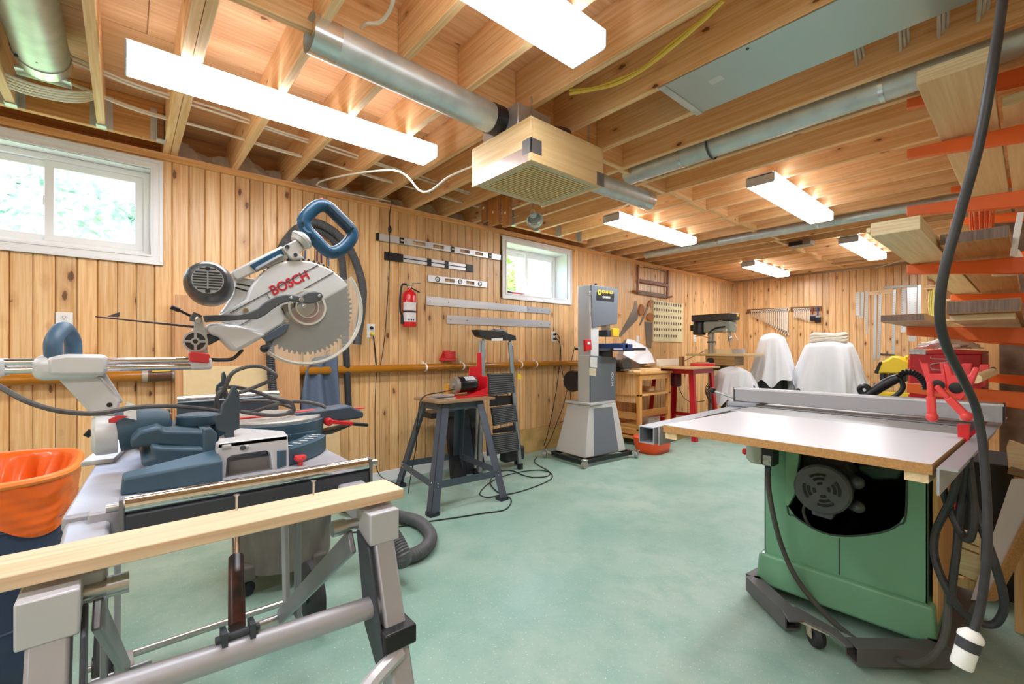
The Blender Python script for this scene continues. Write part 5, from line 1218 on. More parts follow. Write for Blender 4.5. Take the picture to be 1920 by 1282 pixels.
# ================================================================== red router table
def router_table():
    g = thing('router_table', (.62, 5.66, 0), 'red metal router table with wooden top', 'router table')
    T = [(.34, 5.40), (.90, 5.40), (.90, 5.94), (.34, 5.94)]; Bf = [(.26, 5.36), (.96, 5.36), (.96, 6.02), (.26, 6.02)]; zt = .905
    RD = mat('router_red', 'c81f2b', .35, noise=.15, nscale=8, col2='a5141f')
    for k in range(4):
        t, b = Vector((*T[k], zt)), Vector((*Bf[k], 0)); sx = 1 if k in (1, 2) else -1; sy = 1 if k > 1 else -1; w = .06
        l = MB().hexa([b, b + Vector((-sx * w, 0, 0)), b + Vector((-sx * w, -sy * .006, 0)), b + Vector((0, -sy * .006, 0))], [t, t + Vector((-sx * w, 0, 0)), t + Vector((-sx * w, -sy * .006, 0)), t + Vector((0, -sy * .006, 0))])
        l.hexa([b, b + Vector((0, -sy * w, 0)), b + Vector((-sx * .006, -sy * w, 0)), b + Vector((-sx * .006, 0, 0))], [t, t + Vector((0, -sy * w, 0)), t + Vector((-sx * .006, -sy * w, 0)), t + Vector((-sx * .006, 0, 0))])
        l.build('leg', RD, g, smooth=False)
    for i in range(4):
        a, b = Vector((*T[i], zt - .03)), Vector((*T[(i + 1) % 4], zt - .03)); MB().bar(a, b, .006, .07).build('apron', RD, g)
        a = Vector((*T[i], zt)).lerp(Vector((*Bf[i], 0)), .74); b = Vector((*T[(i + 1) % 4], zt)).lerp(Vector((*Bf[(i + 1) % 4], 0)), .74); MB().bar(a, b, .006, .05).build('stretcher', RD, g)
    MB().box(.28, .98, 5.22, 5.98, zt, zt + .024).build('top', wood('router_top', 'd8b27c', 'b98b55', 'y', .2, .03), g, bevel=.003)
    MB().lathe([(.06, 0), (.07, .02), (.07, .16), (.05, .2), (.05, .24)], (.55, 5.62, zt - .25), (0, 0, 1), 20).build('router_motor', mat('router_dark', '5c1a22', .4), g)
    MB().box(.42, .46, 5.35, 5.86, zt + .024, zt + .115).build('fence', mat('fence_white', 'ebe0cc', .5), g, bevel=.003)
    for y in (5.60, 5.65): MB().box(.60, .64, y, y + .03, zt + .024, zt + .15).build('fence_post', wood('post_brown', '8a6236', '5f3f1f', 'z', 0), g)
    dsk = MB().lathe([(.0, 0), (.15, 0), (.155, .006), (.155, .034), (.145, .038), (0, .038)], (.80, 5.86, zt + .024), (0, 0, 1), 32).build('disc', REDP, g)
    MB().cyl((.8, 5.86, zt + .062), (.8, 5.86, zt + .078), .08, n=20).build('disc_plate', mat('disc_plate', 'b99a70', .5), dsk)
    MB().tube([(.58, 5.62, .66), (.62, 5.7, .50), (.66, 5.82, .44), (.72, 5.9, .44), (.8, 5.92, .46)], .005, 6).build('lead', CORDG, g)
router_table()
# ---- orange tub on the floor
def tub():
    c = at_z(1235, 851, 0); c = at_z(1236, 850, 0) + Vector((-.1, .03, 0))
    g = thing('orange_tub', (c.x, c.y, 0), 'bright orange plastic tub on the floor under the grey fence rail', 'tub')
    h = .17
    for nm, k0, k1 in (('wall', 1, 1),):
        def R(a, z):
            c_, s_ = math.cos(a), math.sin(a); r = (abs(c_) ** 4.5 + abs(s_) ** 4.5) ** (-1 / 4.5); return Vector((c.x + c_ * r * (.135 + .03 * z / h), c.y + s_ * r * (.17 + .03 * z / h), z))
        n = 40; m = MB().grid(lambda u, v: R(2 * math.pi * u, v * h), n, 4, True); m.add([R(2 * math.pi * i / n, .001) for i in range(n)], [tuple(range(n))[::-1]])
        m.build('wall', mat('tub_orange', 'f4531c', .35), g, ang=40, solid=.004)
        MB().tube([R(2 * math.pi * i / n, h) for i in range(n)], .006, 6, 0, True).build('rim', mat('tub_rim', 'f06a3a', .35), g)
tub()
# ================================================================== drill press
def drill():
    cx, cy = .60, 6.53; Z = ZR(1180, 500, 5.827)
    g = thing('drill_press', (cx, cy, 0), 'grey-green floor drill press with dark belt cover', 'drill press')
    Y = cy
    q = lambda x, y, yy=Y: at_y(*Z([(x, y)])[0], yy)
    MB().cyl((cx, cy, .03), (cx, cy, q(900, 720).z), .047, n=24).build('column', mat('drill_col', 'b3b2ac', .25, .8), g)
    MB().pipe((cx, cy, q(900, 830).z), (cx, cy, q(900, 815).z), .062, .047, 20).build('collar', DARKST, g)
    MB().box(cx - .22, cx + .28, cy - .18, cy + .18, 0, .05).build('base', mat('drill_grey', '8e948c', .45), g, bevel=.01)
    DG = MATS['drill_grey']
    hx0, hx1 = q(845, 650).x, q(1140, 650).x
    MB().box(hx0, hx1, cy - .11, cy + .11, q(900, 720).z, q(900, 600).z).build('head', DG, g, bevel=.02, seg=3)
    a, b = q(725, 560).x, q(1185, 560).x
    MB().prism([(a, cy - .14, q(800, 600).z), (b - .06, cy - .14, q(800, 600).z), (b, cy - .06, q(800, 600).z), (b, cy + .06, q(800, 600).z), (b - .06, cy + .14, q(800, 600).z), (a, cy + .14, q(800, 600).z)], (0, 0, q(800, 530).z - q(800, 600).z)).build('belt_cover', mat('cover_dark', '3b3936', .35), g, bevel=.012)
    MB().box(b - .03, b + .004, cy - .03, cy + .03, q(800, 565).z, q(800, 540).z).build('cover_sticker', YELLOW, g)
    mx = q(775, 670)
    MB().lathe([(.04, -.11), (.085, -.10), (.09, -.08), (.09, .09), (.085, .10), (.04, .11)], (mx.x, cy - .02, mx.z), (0, .1, 1), 24).build('motor', BLACK, g)
    MB().box(mx.x - .13, mx.x - .05, cy - .06, cy + .06, mx.z - .04, mx.z + .05).build('motor_box', BLACK, g, bevel=.01)
    sp = q(1100, 700).x
    MB().cyl((sp, cy, q(0, 735).z), (sp, cy, q(0, 790).z), .022, n=16).lathe([(.02, 0), (.032, -.02), (.032, -.05), (.014, -.085), (0, -.085)], (sp, cy, q(0, 780).z), (0, 0, 1), 18).cyl((sp, cy, q(0, 830).z), (sp, cy, q(0, 880).z), .006).build('chuck', STEEL, g)
    MB().box(q(1010, 620).x, q(1055, 620).x, cy - .113, cy - .11, q(0, 645).z, q(0, 600).z).build('switch_plate', mat('drill_label', 'c9b6ae', .5), g)
    MB().lathe([(.03, 0), (.036, .02), (.02, .03)], q(1048, 700, cy - .11), (0, -1, 0), 16).build('feed_hub', mat('hub_pale', 'b7b19e', .4, .4), g)
    hb = q(1140, 720, cy - .11)
    for e in ((1185, 805), (1160, 640)): MB().tube([hb, q(*e, cy - .2)], .006, 6, 0).ball(q(*e, cy - .2), .014, 8, 6).build('feed_handle', mat('handle_cream', 'c9b79a', .4), g)
    for k in range(2): MB().tube([q(1045, 650 + 8 * k, cy - .12), q(960, 662 + 8 * k, cy - .13), q(900, 690 + 8 * k, cy - .12), q(870, 725 + 6 * k, cy - .1)], .006, 6).build('conduit', CORD, g)
    # wooden table with drawer
    tx0, tx1 = q(800, 960).x, q(1400, 960, cy - .2).x
    tzz = q(1000, 950).z
    MB().box(cx - .25, cx + .62, cy - .28, cy + .30, tzz - .03, tzz).build('work_table', wood('drill_table', 'd9bb85', 'c0995c', 'x', 0, .03), g, bevel=.003)
    MB().box(cx + .04, cx + .44, cy - .26, cy + .05, tzz - .16, tzz - .03).build('drawer', wood('drill_drawer', 'b08b55', '8f6b3b', 'x', 0, .03), g, bevel=.003)
    MB().cyl((cx + .12, cy - .26, tzz - .10), (cx + .12, cy - .30, tzz - .10), .045, n=18).build('dust_port', BLACK, g)
    MB().box(cx - .15, cx + .35, cy + .1, cy + .14, tzz, tzz + .07).build('table_fence', mat('fence_cream', 'e3cfa4', .5), g)
    MB().box(cx + .28, cx + .42, cy + .05, cy + .16, tzz, tzz + .07).build('vice', STEEL, g, bevel=.004)
    MB().box(cx - .02, cx + .3, cy - .10, cy + .10, tzz - .24, tzz - .16).bar((cx + .3, cy, tzz - .2), (cx + .5, cy, tzz - .24), .02, .02).build('table_bracket', mat('bracket_iron', '5d625a', .5, .4), g, bevel=.006)
    cb = Vector((cx + .06, cy - .08, .55))
    for k in range(4): MB().tube([cb + Vector((.02 * k + .11 * math.cos(a), -.02 * k, .13 * math.sin(a) - .02 * k)) for a in [i * math.pi / 6 for i in range(12)]], .005, 6, 3, True).build('coiled_lead', CORDG, g)
    MB().tube([(.012, o5.y, o5.z + .026), (.12, o5.y + .05, o5.z + .03), (.25, o5.y + .2, o5.z - .1), (.32, cy - .35, .95), (.4, cy - .2, .9)], .005, 6).build('lead', CORD, g)
drill()
# ================================================================== machines under white cloths
def draped(name, label, cx, cy, hw, hd, zt, zb, seed, top=.55, rolls=False, cat='covered machine'):
    g = thing(name, (cx, cy, 0), label, cat)
    rr = random.Random(seed); ph = [rr.random() * 6 for _ in range(5)]
    CL = mat('white_sheet', 'e6e6e9', .9, noise=.25, nscale=7, col2='d0d0d6')
    def f(u, v):
        a = 2 * math.pi * u; c_, s_ = math.cos(a), math.sin(a); r0 = (abs(c_) ** 3 + abs(s_) ** 3) ** (-1 / 3)
        k = min(1, v / .25)
        if v < .25: r = top * (v / .25) ** .8; z = zt - .05 * (v / .25) ** 2
        else:
            t = (v - .25) / .75; r = top + (1 - top) * t ** .85
            zend = zb + .13 * math.sin(2 * a + ph[0]) + .08 * math.sin(5 * a + ph[1]) + .03 * math.sin(11 * a); z = zt - .05 - (zt - .05 - zend) * t
            r *= 1 + t * (.09 * math.sin(7 * a + ph[2] + 2 * t) + .05 * math.sin(15 * a + ph[3]) + .025 * math.sin(29 * a + ph[4] + 5 * t))
        z += .018 * math.sin(3 * a + ph[1]) * (1 - v)
        return Vector((cx + c_ * r0 * r * hw, cy + s_ * r0 * r * hd, z))
    MB().grid(f, 120, 28, True).build('cloth', CL, g, ang=80)
    if rolls:
        for k in range(3): MB().tube([Vector((cx + math.cos(a) * hw * .46, cy + math.sin(a) * hd * .42, zt + .01 + .03 * k + .012 * math.sin(3 * a + k))) for a in [i * math.pi / 8 for i in range(16)]], .032, 8, 3, True).build('cloth_roll', mat('cream_sheet', 'ded5c4', .9, noise=.3, nscale=18, col2='c4b8a4'), g)
    DK = mat('machine_dark', '4d4a44', .6)
    for sx in (-1, 1):
        for sy in (-1, 1): MB().bar((cx + sx * hw * .36, cy + sy * hd * .36, zb + .12), (cx + sx * hw * .45, cy + sy * hd * .5, 0), .05, .05, (0, 1, 0)).build('leg', DK, g)
    MB().box(cx - hw * .34, cx + hw * .34, cy - hd * .34, cy + hd * .34, zb - .04, zb + .2).build('body', DK, g)
    return g
draped('covered_machine', 'white cloth draped over a low machine under the drill press table', 1.03, 6.30, .27, .22, .90, .50, 3, .7)
draped('covered_machine', 'taller white-sheeted machine left of the one with rolled cloth', 1.22, 7.12, .34, .34, 1.37, .60, 5, .42)
c3 = draped('covered_machine', 'wide white-sheeted machine with a rolled cream cloth on top', 1.86, 7.30, .41, .38, 1.27, .54, 8, .62, True)
# ================================================================== tools on the walls at the far end
YB = ROOM_YB - .018
ZBK = ZR(1380, 510, 5.0526)
def bk(p, y=None): return at_y(*ZBK([p])[0], YB if y is None else y)
def yq(pts, d, name, mt, parent=None, **kw):        # traced outline on the back wall, d towards the room
    return MB().prism([bk(p) for p in pts], (0, -d, 0)).build(name, mt, parent, **kw)
RACKM = wood('rack_brown', '8a6238', '6a4724', 'x', 0, .03)
WR = mat('wrench_steel', 'f0e8d8', .35, .3, noise=.2, nscale=40, col2='8a7c68')
ORD = ['first', 'second', 'third', 'fourth', 'fifth', 'sixth', 'seventh', 'eighth', 'ninth', 'tenth', 'eleventh', 'twelfth', 'thirteenth', 'fourteenth', 'fifteenth', 'sixteenth', 'seventeenth', 'eighteenth']
def wrench(px, ytop, ybot, y0, label, group):
    a, b = bk((px, ytop), y0), bk((px, ybot), y0)
    L = a.z - b.z; r = max(.016, .085 * L); w = r * .75
    n = Vector((0, 1, 0))
    ring = MB().pipe(a + Vector((0, -.003, 0)), a + Vector((0, .003, 0)), r, r * .55, 14)
    ring.bar(a - Vector((0, 0, r * .8)), b + Vector((0, 0, r * .7)), .006, w, (1, 0, 0))
    for s in (-1, 1): ring.bar(b + Vector((s * r * .5, 0, r * .7)), b + Vector((s * r * .75, 0, -r * .7)), .006, r * .5, (1, 0, 0))
    ring.bar(b + Vector((-r * .9, 0, r * .5)), b + Vector((r * .9, 0, r * .5)), .006, r * .5, (0, 0, 1))
    ring.build('wrench', WR, label=label, cat='wrench', group=group, smooth=False)
g = yq([(112, 353), (488, 338), (488, 366), (112, 388)], .03, 'wrench_rack', RACKM, label='long brown wooden rack holding the larger row of wrenches', cat='rack')
N = 18
for k in range(N):
    t = k / (N - 1); px = 148 + (483 - 148) * t
    wrench(px, 368 - 14 * t, 412 + (585 - 412) * t ** 1.12, YB - .05, ORD[k] + ' wrench from the left in the larger row on the back wall', 'wrenches in the larger row')
g = yq([(520, 333), (808, 322), (808, 362), (520, 372)], .03, 'wrench_rack', RACKM, label='shorter brown rack with small wrenches and two paint brushes', cat='rack')
for k in range(9):
    t = k / 8; px = 553 + (695 - 553) * t
    wrench(px, 355 - 6 * t, 420 + (465 - 420) * t, YB - .05, ORD[k] + ' small wrench from the left on the shorter rack', 'wrenches on the shorter rack')
for px, col, hc, lab in ((727, 'brush_red', '8a2f33', 'paint brush with a dark red handle on the shorter rack'), (775, 'brush_blue', '2c3f86', 'paint brush with a blue handle at the end of the shorter rack')):
    a = bk((px, 330), YB - .045); b = bk((px, 478 if px > 750 else 462), YB - .045); L = a.z - b.z
    g = thing('paint_brush', b, lab, 'brush')
    MB().lathe([(.006, 0), (.014, -.02), (.009, -L * .45), (.016, -L * .55)], a, (0, 0, 1), 10).build('handle', mat(col, hc, .4), g)
    MB().box(a.x - .042, a.x + .042, a.y - .008, a.y + .008, b.z + L * .34, b.z + L * .47).build('ferrule', STEEL, g)
    MB().box(a.x - .042, a.x + .042, a.y - .009, a.y + .009, b.z, b.z + L * .34).build('bristles', mat('bristle', '1f1d1f', .8), g, bevel=.003)
# rulers, squares
RUL = mat('ruler_steel', 'c9cbcb', .32, .6, noise=.3, nscale=6, col2='aeb2b2')
for pts, mt, lab, tk in (
    ([(1138, 192), (1175, 190), (1172, 410), (1136, 410)], mat('ruler_white', 'dfe6ea', .4), 'short white scale, leftmost of the rules on the back wall', 1),
    ([(1183, 188), (1213, 186), (1208, 432), (1165, 436), (1165, 412), (1183, 410)], RUL, 'small steel square beside the short white scale', 0),
    ([(1226, 182), (1253, 180), (1248, 580), (1232, 600), (1224, 440)], RUL, 'tapering steel rule hanging third from the left on the back wall', 1),
    ([(1312, 180), (1336, 178), (1325, 830), (1296, 832)], RUL, 'long steel straight edge in the pair on the back wall, left one', 0),
    ([(1355, 174), (1381, 172), (1367, 826), (1340, 828)], RUL, 'long steel rule in the pair on the back wall, right one', 1),
    ([(1488, 168), (1516, 166), (1503, 778), (1476, 780)], RUL, 'long pale rule hanging by itself left of the wide squares', 1),
    ([(1570, 160), (1618, 156), (1612, 400), (1608, 570), (1562, 572), (1566, 400)], mat('ruler_white', 'dfe6ea', .4), 'wide white framing rule on the back wall', 1),
    ([(1622, 150), (1715, 146), (1700, 655), (1635, 655)], RUL, 'broad perforated steel plate right of the white framing rule', 2),
    ([(1720, 125), (1758, 120), (1755, 400), (1718, 400)], RUL, 'pale metal strip at the far right of the rules', 0)):
    c = bk(pts[0]); g = thing('steel_rule', bk(pts[len(pts) // 2]), lab, 'ruler')
    yq(pts, .006, 'blade', mt, g, smooth=False)
    if tk:
        a0, a1 = pts[0], pts[-1]
        ys = max(p[1] for p in pts) - 30; y = pts[0][1] + 14
        while y < ys:
            t = (y - a0[1]) / max(1, (a1[1] - a0[1])); x = a0[0] + (a1[0] - a0[0]) * min(1, max(0, t)) + (8 if tk == 1 else 20)
            p = bk((x, y), YB - .0065)
            for j in range(2 if tk == 2 else 1): MB().box(p.x - .006 + .06 * j, p.x + .006 + .06 * j, p.y - .001, p.y, p.z - .002, p.z + .002).build('graduation', mat('ink', '55565a', .6), g, smooth=False)
            y += 22
yq([(1255, 190), (1490, 150), (1490, 205), (1255, 220)], .012, 'ruler_batten', PINEX, label='thin pine batten behind the hanging rules', cat='batten')
yq([(1395, 135), (1720, 118), (1720, 140), (1395, 158)], .012, 'long_level', mat('level_grey', 'a7a39c', .4, .4), label='narrow grey bar mounted high above the rules', cat='level')
yq([(1370, 770), (1505, 778), (1505, 792), (1370, 784)], .02, 'dark_bar', mat('bar_dark', '3f403c', .5), label='short dark bar on the back wall below the rules', cat='bar')

# ---- left wall, far end: bow saw, hand saws, badge board
ZF = ZR(1180, 500, 5.827)
def bow():
    g = root_at(ZF([(40, 0), (460, 0), (460, 345), (40, 260)]), 0, 'bow_saw', 'old wooden bow saw hung high on the left wall', 'bow saw')
    BW = wood('bow_wood', '9c5f33', '6f3d1c', 'z', 0, .05)
    P = lambda x, y, X=.03: at_x(*ZF([(x, y)])[0], X)
    MB().bar(P(98, -20), P(90, 270), .025, .035, (0, 1, 0)).build('arm', BW, g, bevel=.004)
    MB().bar(P(420, 40), P(415, 340), .025, .035, (0, 1, 0)).build('arm', BW, g, bevel=.004)
    MB().bar(P(100, 150), P(418, 205), .025, .05).build('stretcher', BW, g, bevel=.004)
    MB().bar(P(90, 275), P(415, 325), .006, .055).build('blade', mat('saw_brown', '6d5a4c', .5, .5), g)
    for a, b in (((40, 268), (98, 280)), ((410, 335), (465, 325))): MB().cyl(P(*a), P(*b), .018, .014, 10).build('handle', BW, g)
    MB().tube([P(100, 0), P(260, 20), P(420, 60)], .004, 6).build('cord', CORDG, g)
bow()
SAWB = mat('hand_saw_steel', '8f8a84', .35, .7, noise=.3, nscale=10, col2='6f6860')
def handsaw(blade, handle, label):
    g = root_at(ZF(blade), 0, 'hand_saw', label, 'hand saw', 'hand saws on the left wall')
    quad(ZF(blade), .004, .004, 'blade', SAWB, g)
    q = xp(ZF(handle), .002); MB().prism(smooth_path(q, 3, True), (.024, 0, 0)).build('handle', mat('saw_handle', 'a9682e', .4, noise=.3, nscale=20, col2='7a4519'), g)
handsaw([(60, 372), (80, 372), (95, 540), (88, 575), (0, 665), (-100, 770), (-116, 752), (0, 540), (45, 450)], [(95, 470), (120, 410), (150, 450), (140, 520), (105, 530)], 'hand saw with pale blade slanting behind the band saw table')
handsaw([(105, 640), (190, 440), (205, 420), (215, 440), (120, 640)], [(190, 430), (205, 385), (225, 365), (235, 385), (215, 430)], 'narrow curved pruning saw on the wall left of the badge board')
handsaw([(165, 600), (250, 610), (240, 890), (188, 880)], [(190, 580), (185, 530), (225, 505), (250, 540), (240, 590)], 'hand saw hanging straight down beside the badge board')
def badges():
    A = [(258, 362), (580, 412), (575, 822), (255, 815)]
    g = root_at(ZF(A), 0, 'badge_board', 'cream board with rows of small badges on the left wall', 'display board')
    quad(ZF(A), .004, .014, 'panel', mat('badge_cream', 'e9e0b4', .5), g)
    rr = random.Random(9); cols = ['5d4436', '3d3f4e', '7a3f3a', '55604f', '8a7a62', '2f3038']
    k = 0
    for r, (y0, y1) in enumerate(((395, 428), (465, 490), (540, 562), (612, 628), (685, 692), (752, 762))):
        n = 12 if r < 5 else 10
        for c in range(n):
            x = 276 + c * 26; y = y0 + (y1 - y0) * c / 11
            p = at_x(*ZF([(x, y)])[0], .0185); w = .013 + rr.random() * .004; h = .019 + rr.random() * .006
            cc = cols[rr.randrange(6)]
            MB().prism([p + Vector((0, a * w, b * h)) for a, b in ((-.7, -.7), (0, -1), (.7, -.7), (1, .3), (.8, 1), (-.8, 1), (-1, .3))], (.004, 0, 0)).build('badge', mat('badge_' + cc, cc, .4, .3, noise=.5, nscale=90, col2='b9a98a'), g, smooth=False)
badges()
MB().cyl(at_x(1163, 588, .0), at_x(1163, 588, .07), .012).build('wall_peg', PINEZ, label='short wooden peg on the wall beside the band saw', cat='peg')
# yellow planer near the far right
def planer():
    c = at_t(1672, 700, 5.5); cx, cy = c.x, c.y
    g = thing('yellow_planer', (cx, cy, 0), 'yellow and black planer on a dark stand in the far right corner', 'planer')
    Z = ZR(1380, 510, 5.0526); P = lambda x, y, dy=0: at_y(*Z([(x, y)])[0], cy + dy)
    MB().prism([P(*p) for p in ((1310, 960), (1370, 850), (1430, 830), (1480, 790), (1520, 800), (1560, 810), (1640, 850), (1640, 960), (1400, 960))], (0, .3, 0)).build('body', YELLOW, g, bevel=.02)
    MB().prism([P(*p, -.01) for p in ((1305, 955), (1355, 850), (1385, 850), (1340, 965))], (0, .31, 0)).build('side_plate', BLACK, g, bevel=.006)
    for x in (1360, 1440, 1560): MB().prism([P(x, 960), P(x + 50, 960), P(x + 50, 1040), P(x, 1040)], (0, .2, 0)).build('roller_block', BLACK, g, bevel=.01)
    for x, y in ((1420, 840), (1465, 815), (1545, 830), (1600, 810)): MB().tube([P(x, y + 60, .1), P(x + 10, y, .1), P(x + 35, y - 5, .1)], .018, 8).build('knob_rib', YELLOW, g)
    MB().box(cx - .22, cx + .25, cy, cy + .3, P(0, 1075).z - .02, P(0, 1055).z).build('bed', YELLOW, g, bevel=.006)
    for dx in (-.17, .2):
        for dy in (.03, .27): MB().bar((cx + dx, cy + dy, P(0, 1070).z), (cx + dx * 1.2, cy + dy, 0), .04, .04, (0, 1, 0)).build('leg', DARKST, g)
    MB().box(cx - .2, cx + .2, cy + .05, cy + .25, .30, .34).build('stand_shelf', DARKST, g)
planer()
# ---- pine shelf unit with yellow cord beside the rulers
def shelf_unit():
    Y = 8.25
    P = lambda px, py: at_y(px, py, Y)
    a, b = P(1727, 520), P(1790, 520); zt = P(1727, 512).z
    g = thing('shelf_unit', (a.x, Y, 0), 'pine shelf unit in the back corner behind the lumber rack', 'shelf')
    for x in (a.x, b.x): MB().box(x, x + .06, Y, Y + .04, 0, zt).build('post', PINEZ, g, bevel=.003)
    for py in (515, 535, 563, 600, 690): z = P(1740, py).z; MB().box(a.x, b.x + .06, Y + .01, Y + .38, z - .02, z).build('shelf', PINEX, g, bevel=.002)
    z = P(1740, 515).z
    MB().box(a.x + .12, a.x + .42, Y + .06, Y + .28, z, z + .09).build('black_radio', BLACK, bevel=.01, label='small black device on top of the pine shelf unit', cat='radio')
    r = thing('extension_cord', (a.x + .25, Y - .03, 1.4), 'loops of yellow cord hanging on the pine shelf unit', 'cord')
    for k in range(4): MB().tube([P(1743 + 4 * k, 545), P(1741 + 4 * k, 575), P(1747 + 3 * k, 598), P(1752 + 3 * k, 575), P(1750 + 3 * k, 540)], .009, 6, 5).build('loop', mat('cord_yellow', 'e8dc7a', .5), r)
    MB().cyl(P(1748, 540) - Vector((.08, 0, 0)), P(1748, 540) + Vector((.14, 0, 0)), .012, n=8).build('peg', PINEX, r)
shelf_unit()
# ================================================================== green cabinet table saw
TZ = .875
def tablesaw():
    g = thing('table_saw', (3.15, 2.55, 0), 'green cabinet table saw with white extension table and open motor bay', 'table saw')
    GR = mat('saw_green', '76ad8a', .35, noise=.12, nscale=4, col2='6aa07d', coat=.15)
    F = Frame((2.80, 1.49, 0), -2.0)
    # extension table: melamine with chipboard edge
    MB().box(0.0, .725, 0, .585, TZ - .026, TZ - .001, F).build('extension_board', mat('chipboard', 'c6955c', .8, noise=.6, nscale=160, col2='8f6436'), g)
    MB().box(0.001, .724, 0.001, .584, TZ - .001, TZ, F).build('melamine_top', mat('melamine', 'e7e8f0', .3, noise=.1, nscale=3, col2='dcdde6'), g)
    for x in (.004, .672): MB().box(x, x + .045, .008, .56, TZ - .050, TZ - .026, F).build('batten', PINEY, g)
    # cast iron top
    MB().box(-.035, .70, .589, 1.50, TZ - .035, TZ - .001, F).build('iron_table', mat('cast_iron_top', 'a3a09e', .42, .5, noise=.4, nscale=7, col2='8d8b89', stretch=(.2, 1, 1)), g, bevel=.002)
    MB().box(-.035, .70, .80, .806, TZ - .002, TZ + .0003, F).box(-.035, .70, .868, .87, TZ - .002, TZ + .0003, F).build('table_joint', BLACK, g)
    # front rail tube, rear rail angle
    R0 = Vector((2.739, 1.475, .83)); R1 = Vector((2.69, 2.75, .83))
    d = (R1 - R0).normalized(); u = Vector((d.y, -d.x, 0)); s, ti = .031, .0275
    o = lambda P, k: [P + u * a * k + Vector((0, 0, b * k)) for a, b in ((-1, -1), (1, -1), (1, 1), (-1, 1))]
    MB().ring(o(R0, s), o(R0, ti), R1 - R0).build('front_rail', mat('rail_grey', 'aeb3bb', .38, .35), g)
    MB().bar(R0 + u * .04 + d * .02 + Vector((0, 0, .0)), R1 + u * .04, .006, .07).build('rail_angle', SILVER, g)
    a0, a1 = F.P(.735, .0, TZ - .02), F.P(.735, 1.3, TZ - .02)
    MB().bar(a0 + Vector((.017, 0, .012)), a1 + Vector((.017, 0, .012)), .035, .005).bar(a0 + Vector((0, 0, -.02)), a1 + Vector((0, 0, -.02)), .005, .065).build('rear_rail', mat('rail_grey', 'aeb3bb'), g, smooth=False)
    # rip fence
    Y = 2.385
    fb = MB().box(2.675, 3.615, Y, Y + .07, .885, .953).build('rip_fence', mat('fence_grey', 'b4b5ba', .42, .2), g, bevel=.003)
    MB().box(2.675, 3.615, Y - .002, Y, .945, .953).build('fence_lip', mat('lip_white', 'e4e4e8', .4), fb)
    MB().box(3.612, 3.618, Y - .001, Y + .071, .884, .954).box(2.672, 2.677, Y - .001, Y + .071, .884, .954).build('fence_cap', BLACK, fb)
    MB().box(2.66, 2.80, Y - .05, Y + .16, .863, .884).build('fence_head', mat('rail_grey', 'aeb3bb'), fb, bevel=.003)
    MB().cyl(at_y(1375, 745, Y - .02), at_y(1339, 733, Y - .04), .0065, n=10).build('lock_lever', STEEL, fb)
    MB().ball(at_y(1336, 732, Y - .04), .016, 12, 8).build('lever_ball', BLACK, fb)
    # cabinet: near face with the motor opening
    YC = 2.27; x0, x1, yb = 2.862, 3.425, 2.86
    z0, zp, zt = .06, .20, TZ - .035
    MB().hexa([(x0 - .03, YC - .03, z0), (x1 + .03, YC - .03, z0), (x1 + .03, yb + .03, z0), (x0 - .03, yb + .03, z0)], [(x0 - .02, YC - .02, zp), (x1 + .02, YC - .02, zp), (x1 + .02, yb + .02, zp), (x0 - .02, yb + .02, zp)]).build('plinth', GR, g, bevel=.012, seg=3)
    Z = ZR(1380, 800, 2.7275)
    P = lambda x, y, yy=YC: at_y(*Z([(x, y)])[0], yy)
    op = [(265, 110), (262, 400), (300, 455), (380, 510), (460, 545), (560, 558), (660, 552), (760, 535), (830, 500), (870, 440), (875, 210)]
    o3 = [P(*p) for p in op]
    for k in (0, -1): o3[k].z = zt - .01
    fx0, fx1 = x0, x1
    # face plate built as strips round the opening
    m = MB(); th = Vector((0, .004, 0))
    left = [Vector((fx0, YC, zt)), Vector((fx0, YC, zp)), Vector((o3[5].x, YC, zp))] + [o3[k] for k in (5, 4, 3, 2, 1, 0)] + [Vector((o3[0].x, YC, zt))]
    right = [Vector((fx1, YC, zt)), Vector((o3[10].x, YC, zt))] + [o3[k] for k in (10, 9, 8, 7, 6, 5)] + [Vector((o3[5].x, YC, zp)), Vector((fx1, YC, zp))]
    m.prism(left, th).prism(right, th)
    m.prism([Vector((o3[0].x, YC, zt)), o3[0], o3[10], Vector((o3[10].x, YC, zt))], th)
    m.build('cabinet_front', GR, g, smooth=False)
    MB().box(x0 - .0, x0 + .004, YC, yb, zp, zt).build('cabinet_side', GR, g, smooth=False)
    MB().box(x1 - .004, x1, YC, yb, zp, zt).build('cabinet_side', mat('saw_green_side', '7ba487', .35), g, smooth=False)
    MB().box(x0, x1, yb - .004, yb, zp, zt).build('cabinet_back', GR, g, smooth=False)
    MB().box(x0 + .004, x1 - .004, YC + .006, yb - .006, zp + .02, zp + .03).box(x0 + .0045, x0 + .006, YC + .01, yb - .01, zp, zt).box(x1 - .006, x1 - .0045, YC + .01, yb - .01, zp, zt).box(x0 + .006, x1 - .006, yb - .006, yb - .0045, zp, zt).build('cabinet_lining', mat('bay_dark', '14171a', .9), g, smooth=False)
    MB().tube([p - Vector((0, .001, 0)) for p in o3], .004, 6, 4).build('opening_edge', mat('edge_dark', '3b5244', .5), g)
    ml = P(528, 570), P(522, 870)
    MB().bar(ml[0] - Vector((0, .001, 0)), Vector((ml[0].x, YC - .001, zp + .005)), .003, .0015, (0, 1, 0)).build('panel_seam', BLACK, g)
    MB().box(x1 + .012, x1 + .026, YC + .03, yb, .1, zt - .01).build('side_board', PINEZ, g)
    hp = P(168, 510, YC + .1); MB().lathe([(.012, 0), (.014, .008), (.006, .012)], (x0 - .001, YC + .06, hp.z), (-1, 0, 0), 14).build('door_latch', DARKST, g)
